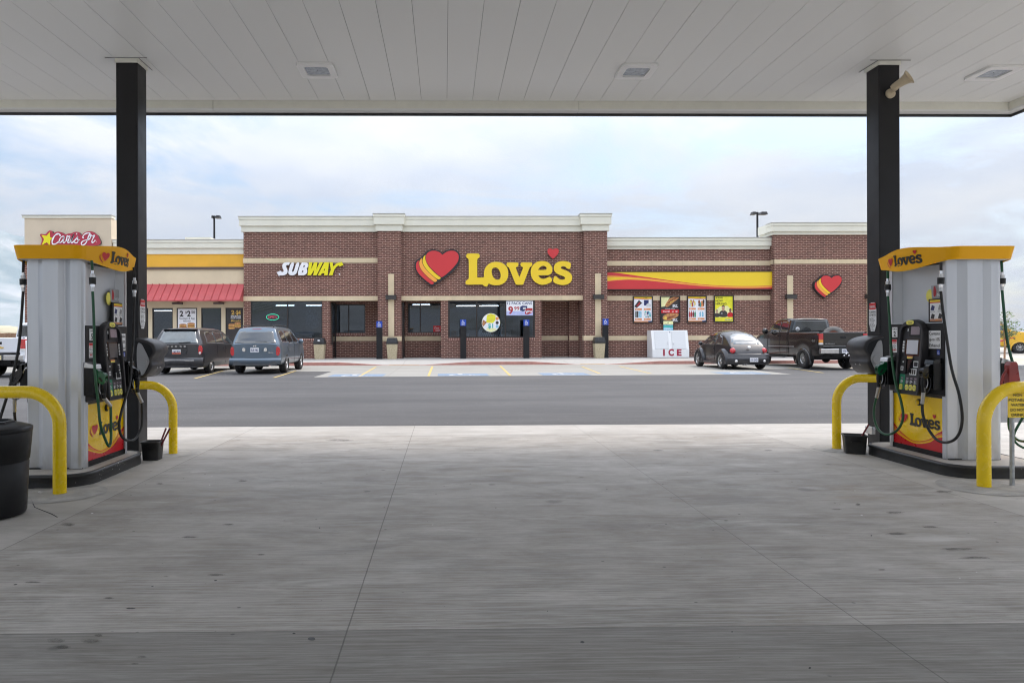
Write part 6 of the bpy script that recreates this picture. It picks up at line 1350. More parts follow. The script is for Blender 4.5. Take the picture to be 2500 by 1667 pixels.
tag(b.build('freezer_poster', loc=(a.x, 39.2, a.z)), 'small blue and yellow poster standing on top of the ice freezer', 'poster')
# small outlets
b = MB(); p = atY(950 + 1672 / 3.733, 500 + 1273 / 3.733, 41.1); b.box(p.x - .06, p.x + .06, 41.03, 41.1, p.z - .08, p.z + .08, 'white_enamel'); tag(b.build('wall_outlet', loc=(p.x, 41.07, p.z), bevel=.01), 'small white outlet box low on the brick in the right alcove', 'outlet')
# area light poles beyond the building
def light_pole(px, top, heads, Y, lab):
    t = atY(px, top, Y); e = empty('light_pole', (t.x, Y, 0), label=lab, cat='light pole', group='parking lot light poles beyond the store')
    b = MB(); b.cyl((0, 0, 0), (0, 0, t.z), .14, .10, 'black_steel', 12); b.build('pole', e)
    for dx_, wd in heads:
        b = MB(); b.box(min(0, dx_), max(0, dx_), -.05, .05, t.z - .18, t.z - .08, 'black_steel'); cx = dx_ + math.copysign(wd / 2, dx_)
        b.add([(cx - wd / 2, -.35, t.z - .28), (cx + wd / 2, -.35, t.z - .28), (cx + wd / 2, .35, t.z - .28), (cx - wd / 2, .35, t.z - .28), (cx - wd * .3, -.25, t.z), (cx + wd * .4, -.25, t.z), (cx + wd * .4, .25, t.z), (cx - wd * .3, .25, t.z)], [(3, 2, 1, 0), (4, 5, 6, 7), (0, 1, 5, 4), (1, 2, 6, 5), (2, 3, 7, 6), (3, 0, 4, 7)], 'black_steel'); b.build('lamp_head', e)
light_pole(523, 527, ((.15, .55), (-.1, .12)), 75, 'thin black light pole above the restaurant wing roof')
light_pole(1849, 518, ((.2, .75), (-.2, .45)), 70, 'thin black light pole with two heads above the yellow banner')
# a young tree on the right
q = atY(2452, 800, 36); tr = empty('young_tree', (q.x, 36, 0), label='thin young tree with sparse green leaves behind pump 2', cat='tree')
rr = random.Random(12); b = MB(); tips = []
b.tube([(0, 0, -.05), (.02, 0, .8), (-.02, .02, 1.5), (.0, 0, 2.5)], [.05, .04, .03, .015], 'fence_wood', 8)
for i in range(22):
    z0 = rr.uniform(1.1, 2.35); a_ = rr.uniform(0, 6.28); l_ = rr.uniform(.4, .95) * (1.25 - .3 * (z0 - 1)); p1_ = Vector((0, 0, z0)); p2_ = p1_ + Vector((math.cos(a_) * l_ * .8, math.sin(a_) * l_ * .8, l_ * .45)); b.tube([p1_, (p1_ + p2_) / 2 + Vector((0, 0, .05)), p2_], [.014, .01, .005], 'fence_wood', 5); tips.append((p1_, p2_))
b.build('trunk', tr)
basic('leaf_green', (0.09, 0.15, 0.035), 0.6, var=0.4, scale=5); b = MB(); vs = []; fs = []
for p1_, p2_ in tips:
    for _ in range(26):
        c = p1_.lerp(p2_, rr.uniform(.3, 1.05)) + Vector([rr.gauss(0, .09) for _ in range(3)]); d1 = Vector([rr.gauss(0, 1) for _ in range(3)]).normalized() * rr.uniform(.05, .09); d2 = d1.orthogonal().normalized() * .03
        k = len(vs); vs += [c - d1, c + d2, c + d1, c - d2]; fs.append((k, k + 1, k + 2, k + 3))
b.add(vs, fs, 'leaf_green'); b.build('crown', tr)
# ---------------------------------------------------------------- vehicles
def paint(name, col, metal=0.3, rough=0.3, dirt=0.12):
    g = NT(name); v = g.coord(); c = (*col, 1)
    d = g.noise(g.mapv(v, (1, 1, 1)), 5, 7, 0.65); X = g.n('ShaderNodeSeparateXYZ', {0: v})
    low = g.ramp(X.outputs[2], [(0.25, (1,) * 3), (0.75, (0.15,) * 3)])
    m_ = g.math('MULTIPLY', g.ramp(d, [(0.4, (0,) * 3), (0.75, (dirt * 2,) * 3)]), low)
    g.set(Base_Color=g.mix(m_, c, (0.22, 0.20, 0.17, 1)), Metallic=metal, Roughness=rough, Coat_Weight=0.6, Coat_Roughness=0.08)
    MATS[name] = g.m
paint('paint_dark_grey', (0.042, 0.042, 0.047), 0.5, 0.32); paint('paint_blue_grey', (0.115, 0.155, 0.20), 0.55, 0.32, .2); paint('paint_black_satin', (0.010, 0.0095, 0.014), 0.1, 0.38, .05)
paint('paint_black', (0.006, 0.0055, 0.006), 0.0, 0.2, .05); paint('paint_white', (0.72, 0.73, 0.76), 0.05, 0.35, .05); paint('paint_yellow_truck', (0.80, 0.46, 0.02), 0.0, 0.3, .05)
basic('car_glass', (0.022, 0.027, 0.030), 0.05, var=0, spec=0.9, coat=1.0); basic('car_glass_light', (0.09, 0.115, 0.125), 0.06, var=0.2, scale=3, spec=0.9, coat=1.0); basic('tail_red', (0.48, 0.012, 0.018), 0.15, var=0.15, scale=14, coat=1.0)
basic('tail_amber', (0.75, 0.28, 0.03), 0.2, coat=1.0); basic('tail_clear', (0.72, 0.70, 0.68), 0.15, coat=1.0); basic('alloy', (0.50, 0.50, 0.50), 0.3, metal=0.85, var=0.1); basic('under_dark', (0.012, 0.011, 0.011), 0.8)
basic('plate_white', (0.72, 0.72, 0.74), 0.45, var=0.05); basic('plate_cream', (0.75, 0.68, 0.36), 0.45); basic('plate_red', (0.55, 0.14, 0.08), 0.45, var=0.3, scale=30); basic('cladding', (0.075, 0.08, 0.085), 0.6)
def lin(keys, x):
    if x <= keys[0][0]: return keys[0][1]
    for (a, u_), (b_, v_) in zip(keys, keys[1:]):
        if x <= b_: return u_ + (v_ - u_) * (x - a) / (b_ - a)
    return keys[-1][1]
def sm(keys, n=6):
    q = catmull([(a, b_, 0) for a, b_ in keys], n); return [(p.x, p.y) for p in q]
def inpoly(p, poly):
    x, y = p; c = False; n = len(poly)
    for i in range(n):
        (x1, y1), (x2, y2) = poly[i], poly[(i + 1) % n]
        if (y1 > y) != (y2 > y) and x < (x2 - x1) * (y - y1) / (y2 - y1) + x1: c = not c
    return c
def loft(P, top, belt, width, sill, arches, ra, tum, rcm, paintm, sidewins, rearwin, frontwin, y0, y1, glass='car_glass', reargl=None, shape=None, bulge=.06, crown=.03, dy=.03, name='body', caponly=False, roundr=.22, roundf=.35):
    top, belt, width = sm(top), sm(belt), sm(width)
    ys = [y0]; y = y0
    while y < y1 - 1e-6:
        st_ = .015 if (y - y0 < .75 or y1 - y < .3) else dy; y = min(y1, y + st_); ys.append(y)
    shape = shape or [(0, .93), (.10, .975), (.30, 1.0), (.6, .995), (1.0, .955)]
    rows = []; NL, NS, NA, NT_ = 11, 12, 5, 6
    for y in ys:
        W = lin(width, y)
        if y - y0 < roundr: W *= 1 - .10 * (1 - (y - y0) / roundr) ** 2
        if y1 - y < roundf: W *= 1 - .22 * (1 - (y1 - y) / roundf) ** 2
        zt = lin(top, y); zb = min(lin(belt, y), zt - .015); zs = sill
        for ya in arches:
            if abs(y - ya) < ra: zs = max(zs, .0 + ra * 1.0 * math.sqrt(max(0, 1 - ((y - ya) / ra) ** 2)) + (ARCHZ))
        zs = min(zs, zb - .05); pr = []
        for i in range(NL + 1):
            z = zs + (zb - zs) * i / NL; t = (z - sill) / (zb - sill); pr.append((W * lin(shape, t), z))
        h = zt - zb; rc = min(rcm, .45 * h); x0 = pr[-1][0]; xt = max(.15, x0 - tum * (h - rc)); 
        for i in range(1, NS + 1): s_ = i / NS; pr.append((x0 + (xt - x0) * (s_ ** 1.25), zb + (h - rc) * s_))
        for i in range(1, NA + 1): t = math.pi / 2 * i / NA; pr.append((xt - rc * 1.4 * (1 - math.cos(t)), zt - rc + rc * math.sin(t)))
        xe = pr[-1][0]
        for i in range(1, NT_ + 1): t = i / NT_; pr.append((xe * (1 - t), zt + crown * (1 - (1 - t) ** 2) * (1 if h > .2 else .6)))
        rows.append((y, pr))
    groups = {}
    def addf(key, pts): groups.setdefault(key, []).append(pts)
    n = len(rows[0][1])
    for (ya, A), (yb, B_) in zip(rows, rows[1:]):
        for i in range(n - 1):
            cx = (A[i][0] + A[i + 1][0] + B_[i][0] + B_[i + 1][0]) / 4; cz = (A[i][1] + A[i + 1][1] + B_[i][1] + B_[i + 1][1]) / 4; cy = (ya + yb) / 2
            for sg in (-1, 1):
                key = 'body'
                if i >= NL and i < NL + NS + 2:
                    for k, w_ in enumerate(sidewins):
                        if inpoly((cy, cz), w_): key = ('side_window', k, sg)
                if key == 'body' and not caponly and i >= NL + NS and cy < (y0 + y1) / 2 and rearwin and inpoly((cx, cz), rearwin): key = ('rear_window', 0, 0)
                if key == 'body' and i >= NL + NS and cy > (y0 + y1) / 2 and frontwin and inpoly((cx, cz), frontwin): key = ('windshield', 0, 0)
                q = [(sg * A[i][0], ya, A[i][1]), (sg * A[i + 1][0], ya, A[i + 1][1]), (sg * B_[i + 1][0], yb, B_[i + 1][1]), (sg * B_[i][0], yb, B_[i][1])]
                if sg > 0: q.reverse()
                addf(key, q)
    for yy, pr, s_ in ((rows[0][0], rows[0][1], -1), (rows[-1][0], rows[-1][1], 1)):
        K = 14
        for i in range(n - 1):
            for j in range(K):
                def pt(i_, j_):
                    x = pr[i_][0] * (-1 + 2 * j_ / K); r_ = (x / max(.01, pr[0][0])); return (x, yy + s_ * bulge * (1 - min(1, r_ * r_)), pr[i_][1])
                q = [pt(i, j), pt(i, j + 1), pt(i + 1, j + 1), pt(i + 1, j)]; cx = sum(p[0] for p in q) / 4; cz = sum(p[2] for p in q) / 4
                key = 'body'
                if s_ < 0 and rearwin and inpoly((abs(cx), cz), rearwin): key = ('rear_window', 0, 0)
                if s_ > 0: q.reverse()
                addf(key, q)
    for key, fl in groups.items():
        idx = {}; vs = []; fs = []
        for q in fl:
            f = []
            for p in q:
                k = (round(p[0], 4), round(p[1], 4), round(p[2], 4))
                if k not in idx: idx[k] = len(vs); vs.append(p)
                if idx[k] not in f: f.append(idx[k])
            if len(f) > 2: fs.append(tuple(f))
        b = MB(); nm = name if key == 'body' else key[0]
        b.add(vs, fs, paintm if key == 'body' else (reargl or glass) if key[0] == 'rear_window' else glass, True); o = b.build(nm, P)
        if key != 'body':
            m = o.modifiers.new('thick', 'SOLIDIFY'); m.thickness = .012; m.offset = 0
    return rows
ARCHZ = 0.30
def wheel(P, x, y, r, w_, spokes, rimr, style='alloy', tyre='tyre_rubber', side=1, five=False):
    e = empty('wheel', (x, y, r)); e.parent = P; s = side; ax = (s, 0, 0)
    b = MB(); b.lathe([(rimr, -w_ / 2), (r * .93, -w_ / 2), (r * .985, -w_ * .38), (r, -w_ * .25), (r, w_ * .25), (r * .985, w_ * .38), (r * .93, w_ / 2), (rimr, w_ / 2), (rimr, w_ / 2 - .03)], (0, 0, 0), ax, tyre, 32); b.build('tyre', e)
    b = MB(); b.lathe([(rimr, w_ / 2 - .02), (rimr * .93, w_ / 2 - .015), (rimr * .9, w_ / 2 - .06), (rimr * .88, -.02)], (0, 0, 0), ax, style, 28); b.lathe([(rimr * .9, 0), (0, .01)], (0, 0, 0), ax, 'under_dark', 20)
    o = w_ / 2 - .03
    for i in range(spokes):
        a = 2 * math.pi * i / spokes; d = Vector((0, math.cos(a), math.sin(a))); t = Vector((0, -math.sin(a), math.cos(a)))
        for wdt in ((-.5, .5),):
            hw = rimr * (.17 if spokes < 7 else .10); p = [d * rimr * .12 - t * hw * .8, d * rimr * .12 + t * hw * .8, d * rimr * .93 + t * hw, d * rimr * .93 - t * hw]
            v = [q + Vector((s * o, 0, 0)) for q in p] + [q + Vector((s * (o - .035), 0, 0)) for q in p]
            b.add(v, [(0, 1, 2, 3) if s < 0 else (3, 2, 1, 0), (0, 1, 5, 4), (1, 2, 6, 5), (2, 3, 7, 6), (3, 0, 4, 7)], style)
    b.lathe([(rimr * .24, o - .01), (rimr * .2, o + .02), (0, o + .025)], (0, 0, 0), ax, style, 14); b.build('rim', e)
def under(P, W, y0, y1, z0, z1, arch_ys, r):
    b = MB(); b.box(-W * .72, W * .72, y0 + .15, y1 - .2, z0, z1, 'under_dark')
    for ya in arch_ys:
        for sg in (-1, 1): b.lathe([(r * 1.18, W * .45), (r * 1.2, W * .86)], (0, ya, r), (sg, 0, 0), 'under_dark', 20, a0=-.2, a1=math.pi + .2, up=(0, 1, 0) if sg > 0 else (0, -1, 0))
        b.cyl((-W * .8, ya, r), (W * .8, ya, r), .05, .05, 'under_dark', 8)
    b.build('underbody', P)
def rear_pts(P, name, polys, mat, y=-.065, depth=.03, bevel=.006, curve=0.):
    b = MB(); b.prism(polys, Frame((0, y, 0), (1, 0, 0), (0, 0, 1)), -depth, 0, mat, mat); o = b.build(name, P, bevel=bevel)
    if curve:
        for v in o.data.vertices: v.co.y += curve * v.co.x ** 2
    return o
def plate(P, x, y, z, w_, h_, text, base='plate_white', txt='navy', top=None, tilt=0.):
    b = MB(); F = Frame((x - w_ / 2, y, z - h_ / 2), (1, 0, 0), (0, tilt, 1)); b.fbox(F, 0, w_, 0, h_, -.01, .002, base)
    if top: b.rect(F, 0, w_, 0, h_ * .4, .003, top)
    b.text(text, F, w_ / 2, h_ * .25, h_ * .5, txt, .005, .02, align='C', width=w_ * .84); b.build('licence_plate', P)
def mirror(P, x, y, z, s, mat):
    b = MB(); sg = 1 if x > 0 else -1; b.lathe([(0, -.05), (.07 * s, -.045), (.095 * s, 0), (.08 * s, .06), (0, .09)], (x + sg * .12 * s, y, z), (0, 1, 0), mat, 14); b.cyl((x - sg * .06, y + .02, z - .04), (x + sg * .10, y + .02, z - .02), .025, .02, mat, 8); b.build('wing_mirror', P, bevel=0)
def handle(P, x, y, z, mat):
    b = MB(); b.box(min(x, x + .02 * (1 if x > 0 else -1)) - .012, max(x, x) + .022, y - .08, y + .08, z - .014, z + .014, mat); b.build('door_handle', P, bevel=.006)
def seam(P, x_of, segs):
    b = MB()
    for (ya, za), (yb, zb) in segs:
        for sg in (-1, 1): b.tube([(sg * (x_of(za) + .001), ya, za), (sg * (x_of((za + zb) / 2) + .001), (ya + yb) / 2, (za + zb) / 2), (sg * (x_of(zb) + .001), yb, zb)], .006, 'under_dark', 4)
    b.build('door_seam', P)
# ---- dark grey minivan
X0 = -10.17; e = empty('minivan', (X0, 26.15, 0), label='dark grey minivan parked facing the restaurant wing', cat='minivan')
ARCHZ = .06
loft(e, [(0, 1.14), (.04, 1.20), (.14, 1.40), (.25, 1.60), (.33, 1.69), (.42, 1.735), (1.0, 1.76), (2.2, 1.76), (3.1, 1.68), (3.6, 1.45), (4.05, 1.17), (4.3, 1.08), (4.8, .96), (5.08, .78), (5.13, .60)],
     [(0, 1.10), (2.5, 1.06), (3.9, 1.03), (4.4, .98), (5.13, .55)], [(0, .965), (1, .99), (4.2, .985), (5.13, .90)], .26, (1.0, 4.1), .41, .38, .12, 'paint_dark_grey',
     [[(.62, 1.17), (1.62, 1.15), (1.62, 1.60), (1.0, 1.64), (.72, 1.58)], [(1.70, 1.15), (2.62, 1.13), (2.62, 1.60), (1.70, 1.63)], [(2.72, 1.13), (3.72, 1.10), (3.25, 1.48), (2.95, 1.58), (2.72, 1.60)]],
     [(-1, 1.19), (.72, 1.19), (.62, 1.58), (.56, 1.64), (-1, 1.64)], [(-1, 1.14), (.80, 1.14), (.68, 1.62), (-1, 1.66)], 0, 5.13, reargl='car_glass_light', roundf=.8)
under(e, .97, 0, 5.13, .24, .42, (1.0, 4.1), .34)
for x in (-.86, .86):
    for y in (1.0, 4.1): wheel(e, x, y, .345, .23, 7, .235, side=1 if x > 0 else -1)
for s in (-1, 1):
    rear_pts(e, 'tail_light', [chaikin([(s * .80, .74), (s * .93, .78), (s * .93, 1.08), (s * .80, 1.12)], 1)], 'tail_red', y=-.005, depth=.09, curve=.0)
    rear_pts(e, 'tail_lens', [chaikin([(s * .82, .76), (s * .91, .79), (s * .90, .86), (s * .82, .86)], 1)], 'tail_clear', y=-.012, depth=.02)
b = MB(); b.grid([[(x, -.070 + .08 * (x / .98) ** 4 - dd, z) for x in [i * .98 / 8 for i in range(-8, 9)]] for z, dd in ((.29, -.05), (.36, .0), (.48, .02), (.58, .01), (.64, -.03))], 'paint_dark_grey'); b.build('bumper', e)
rear_pts(e, 'bumper_strip', [[(-.66, .515), (.66, .515), (.66, .555), (-.66, .555)]], 'chrome', y=-.098, depth=.04, curve=.03)
rear_pts(e, 'plate_recess', [chaikin([(-.42, 1.0), (.42, 1.0), (.34, .72), (-.34, .72)], 1)], 'paint_dark_grey', y=-.075, depth=.02); rear_pts(e, 'hatch_grip', [[(-.42, .985), (.42, .985), (.40, 1.01), (-.40, 1.01)]], 'under_dark', y=-.082, depth=.03)
plate(e, 0, -.083, .865, .32, .17, 'K42 7RV', 'plate_white', 'navy', 'plate_red')
b = MB(); F = Frame((0, -.078, 0), (1, 0, 0), (0, 0, 1))
for i, t in enumerate('DODGE'): b.text(t, F, -.32 + i * .16, 1.045, .045, 'chrome', .004, .03, align='C', width=.07)
b.text('GRAND CARAVAN', F, -.78, .785, .03, 'chrome', .02, .02, width=.22); b.build('lettering', e)
b = MB(); b.tube([(.05, .02, 1.21), (.12, .0, 1.215), (.5, .015, 1.23)], .012, 'rubber', 6); b.build('wiper', e)
b = MB(); b.box(-.66, .66, .23, .40, 1.715, 1.735, 'paint_dark_grey'); b.build('spoiler', e, bevel=.008)
mirror(e, .98, 3.45, 1.12, 1.1, 'paint_dark_grey'); mirror(e, -.98, 3.45, 1.12, 1.1, 'paint_dark_grey')
for s in (-1, 1):
    for y in (2.45, 2.85): handle(e, s * .975, y, .97, 'paint_dark_grey')
seam(e, lambda z: .985, [((2.66, .35), (2.66, 1.08)), ((1.60, .60), (1.64, 1.10)), ((3.75, .4), (3.70, 1.05))])
b = MB(); b.cyl((.55, .12, .30), (.55, -.02, .30), .03, .03, 'chrome', 10); b.build('exhaust', e)
# ---- blue grey SUV
e = empty('suv_car', (-7.22, 26.15, 0), label='blue grey sport utility vehicle with roof rails parked left of the entrance', cat='suv')
ARCHZ = .11
loft(e, [(0, 1.14), (.05, 1.20), (.15, 1.42), (.24, 1.62), (.32, 1.72), (.42, 1.76), (1.0, 1.80), (2.2, 1.80), (2.9, 1.73), (3.3, 1.50), (3.62, 1.26), (3.85, 1.17), (4.5, 1.10), (4.72, .95), (4.77, .75)],
     [(0, 1.10), (2.5, 1.12), (3.6, 1.11), (4.3, 1.04), (4.77, .70)], [(0, .955), (.6, .985), (4.2, .98), (4.77, .93)], .36, (1.02, 3.72), .43, .40, .10, 'paint_blue_grey',
     [[(.42, 1.20), (1.30, 1.19), (1.30, 1.62), (.62, 1.66), (.50, 1.55)], [(1.38, 1.19), (2.28, 1.18), (2.28, 1.64), (1.38, 1.65)], [(2.37, 1.18), (3.30, 1.17), (2.92, 1.52), (2.72, 1.62), (2.37, 1.64)]],
     [(-1, 1.17), (.73, 1.17), (.58, 1.62), (-1, 1.65)], [(-1, 1.22), (.80, 1.22), (.68, 1.66), (-1, 1.70)], 0, 4.77, roundf=.5)
under(e, .97, 0, 4.77, .34, .55, (1.02, 3.72), .37)
for x in (-.86, .86):
    for y in (1.02, 3.72): wheel(e, x, y, .375, .25, 5, .225, side=1 if x > 0 else -1)
for s in (-1, 1):
    rear_pts(e, 'tail_light', [chaikin([(s * .79, .69), (s * .935, .72), (s * .93, 1.02), (s * .80, 1.06)], 1)], 'tail_red', y=-.005, depth=.10); rear_pts(e, 'chrome_badge', [chaikin([(s * .34, .86), (s * .47, .86), (s * .47, 1.0), (s * .36, 1.0)], 1)], 'chrome', y=-.072, depth=.02)
b = MB(); b.grid([[(x, -.075 + .08 * (x / .98) ** 4 - dd, z) for x in [i * .98 / 8 for i in range(-8, 9)]] for z, dd in ((.36, -.04), (.40, .0), (.50, .02), (.57, .015), (.61, -.03))], 'paint_blue_grey'); b.build('bumper', e)
rear_pts(e, 'bumper_step', [[(-.84, .34), (-.78, .48), (.78, .48), (.84, .34)]], 'cladding', y=-.104, depth=.05, curve=.05)
plate(e, 0, -.075, .92, .32, .17, 'EU8 1982', 'plate_white', 'navy', None); rear_pts(e, 'plate_recess', [chaikin([(-.32, 1.0), (.32, 1.0), (.27, .80), (-.27, .80)], 1)], 'paint_blue_grey', y=-.070, depth=.02); rear_pts(e, 'emblem', [chaikin([(-.06, 1.04), (-.05, 1.10), (-.03, 1.10), (-.025, 1.075), (.025, 1.075), (.03, 1.10), (.05, 1.10), (.06, 1.04), (.03, 1.04), (.02, 1.06), (-.02, 1.06), (-.03, 1.04)], 1)], 'chrome', y=-.07, depth=.01, bevel=0)
b = MB(); F = Frame((0, -.066, 0), (1, 0, 0), (0, 0, 1)); b.text('PILOT', F, .52, .80, .035, 'chrome', .012, .02, width=.18); b.prism([chaikin([(-.70, 1.205), (-.64, 1.205), (-.64, 1.235), (-.655, 1.27), (-.685, 1.27), (-.70, 1.235)], 1)], Frame((0, .04, 0), (1, 0, 0), (0, .45, 1)), .035, .04, 'white_vinyl'); b.build('lettering', e)
b = MB(); b.tube([(.0, .06, 1.24), (.45, .055, 1.235)], .013, 'rubber', 6); b.build('wiper', e); b = MB(); b.box(-.17, .17, .27, .33, 1.705, 1.725, 'tail_red'); b.build('brake_light', e, bevel=.004)
for s in (-1, 1):
    b = MB(); b.tube(catmull([(s * .60, .45, 1.78), (s * .605, .55, 1.85), (s * .61, 1.5, 1.87), (s * .60, 2.5, 1.85), (s * .595, 2.65, 1.78)], 4), .018, 'rubber', 8); b.build('roof_rail', e)
for y in (.6, 2.35):
    b = MB(); b.tube([(-.60, y, 1.86), (.60, y, 1.86)], .014, 'rubber', 8); b.build('crossbar', e)
for s in (-1, 1):
    mirror(e, s * .97, 3.05, 1.22, 1.15, 'paint_blue_grey')
    for y in (2.2, 1.25): handle(e, s * .97, y, 1.02, 'paint_blue_grey')
    b = MB(); b.lathe([(.46, .80), (.49, .875), (.44, .885)], (0, 1.02, .37), (s, 0, 0), 'paint_blue_grey', 20, a0=.1, a1=math.pi - .1, up=(0, 1, 0) if s > 0 else (0, -1, 0)); b.lathe([(.46, .80), (.49, .875), (.44, .885)], (0, 3.72, .37), (s, 0, 0), 'paint_blue_grey', 20, a0=.1, a1=math.pi - .1, up=(0, 1, 0) if s > 0 else (0, -1, 0)); b.build('wheel_arch', e)
seam(e, lambda z: .982, [((2.32, .42), (2.32, 1.15)), ((1.34, .75), (1.34, 1.15)), ((3.2, .45), (3.25, 1.15))])
b = MB(); b.cyl((-.42, .25, .36), (.42, .35, .36), .10, .10, 'galvanized', 12); b.cyl((.62, .1, .34), (.62, -.02, .33), .03, .03, 'chrome', 10); b.build('exhaust', e)
# ---- black rounded compact
e = empty('compact_car', (12.50, 27.75, 0), label='black rounded compact car with round red tail lights', cat='car')
ARCHZ = .08
loft(e, [(0, .60), (.05, .72), (.14, .84), (.32, 1.02), (.6, 1.26), (.95, 1.46), (1.35, 1.57), (1.9, 1.605), (2.4, 1.56), (2.75, 1.42), (3.05, 1.20), (3.3, 1.06), (3.65, .95), (3.95, .80), (4.18, .58)],
     [(0, .55), (.2, .86), (.5, .96), (2.8, .98), (3.3, .96), (3.8, .80), (4.18, .50)], [(0, .60), (.3, .72), (.9, .78), (2.2, .80), (3.3, .76), (3.9, .62), (4.18, .5)], .22, (.82, 3.38), .37, .34, .26, 'paint_black_satin',
     [[(.95, 1.03), (1.62, 1.02), (1.66, 1.44), (1.45, 1.46), (1.15, 1.32)], [(1.70, 1.02), (2.98, 1.02), (2.70, 1.34), (2.30, 1.47), (1.74, 1.49)]],
     [(-1, 1.04), (.50, 1.04), (.56, 1.14), (.52, 1.34), (.38, 1.46), (.2, 1.50), (-1, 1.50)], [(-1, 1.10), (.64, 1.10), (.56, 1.42), (-1, 1.50)], 0, 4.18, reargl='car_glass_light', crown=.04, roundr=.35, roundf=.5, shape=[(0, .97), (.2, .99), (.5, 1.0), (1, .98)])
under(e, .78, 0, 4.18, .20, .5, (.82, 3.38), .34)
for s in (-1, 1):
    for ya, rr_ in ((.82, .345), (3.38, .345)):
        wheel(e, s * .80, ya, rr_, .22, 5, .245, side=s)
        b = MB(); rows = []; K = 34
        for r_, xo, in ((.375, .895), (.40, .905), (.45, .88), (.49, .82), (.515, .72), (.53, .60), (.50, .40)):
            row = []
            for i in range(K + 1):
                a = math.radians(-28 + 236 * i / K); st_ = 1.0 + .16 * (abs(math.cos(a)) ** 2 if (r_ > .42) else 0); lift = 1.04 if r_ > .42 else 1.0
                row.append((s * xo, ya + math.cos(a) * r_ * st_, max(.20, .345 + math.sin(a) * r_ * lift)))
            rows.append(row)
        b.grid(rows if s > 0 else [list(reversed(r_)) for r_ in rows], 'paint_black_satin'); b.build('fender', e)
    b = MB(); b.lathe([(.0, .045), (.08, .040), (.105, .02), (.115, -.02)], (s * .66, .115, .79), (s * .35, -1, .25), 'tail_red', 20); o = b.build('tail_light', e)
    b = MB(); b.lathe([(0, .03), (.045, .025), (.055, 0)], (s * .58, -.045, .36), (s * .2, -1, 0), 'tail_clear', 16); b.build('reverse_lamp', e)
    mirror(e, s * .84, 2.85, 1.06, 1.0, 'paint_black_satin'); b = MB(); b.box(min(s * .77, s * .86), max(s * .77, s * .86), 1.15, 3.05, .20, .32, 'paint_black_satin'); b.build('running_board', e, bevel=.03)
    handle(e, s * .795, 1.85, .86, 'paint_black_satin')
b = MB(); b.grid([[(x, -.07 + .22 * (abs(x) / .86) ** 3 - dd, z) for x in [i * .86 / 10 for i in range(-10, 11)]] for z, dd in ((.22, -.05), (.28, .02), (.42, .035), (.50, .03), (.52, .0), (.60, .01), (.66, -.06))], 'paint_black_satin'); b.build('bumper', e)
rear_pts(e, 'bumper_groove', [[(-.80, .505), (.80, .505), (.80, .52), (-.80, .52)]], 'under_dark', y=-.10, depth=.05, curve=.28)
plate(e, .12, -.115, .41, .34, .17, '195 JVD', 'plate_white', 'navy', None); b = MB(); b.lathe([(.062, 0), (.062, .012), (0, .016)], (0, .07, .93), (0, -1, .75), 'plate_white', 20); b.build('emblem', e)
b = MB(); b.tube([(.0, 1.55, 1.62), (-.0, 1.4, 1.72)], .006, 'rubber', 5); b.build('aerial', e); b = MB(); b.cyl((-.18, .05, .21), (-.18, -.08, .21), .03, .03, 'chrome', 10); b.cyl((-.26, .05, .21), (-.26, -.08, .21), .03, .03, 'chrome', 10); b.build('exhaust', e)
b = MB(); b.box(-.18, .18, .40, .415, 1.015, 1.03, 'tail_red'); b.build('brake_light', e)
seam(e, lambda z: .797, [((2.95, .40), (2.98, .98)), ((1.68, .35), (1.66, .98))])
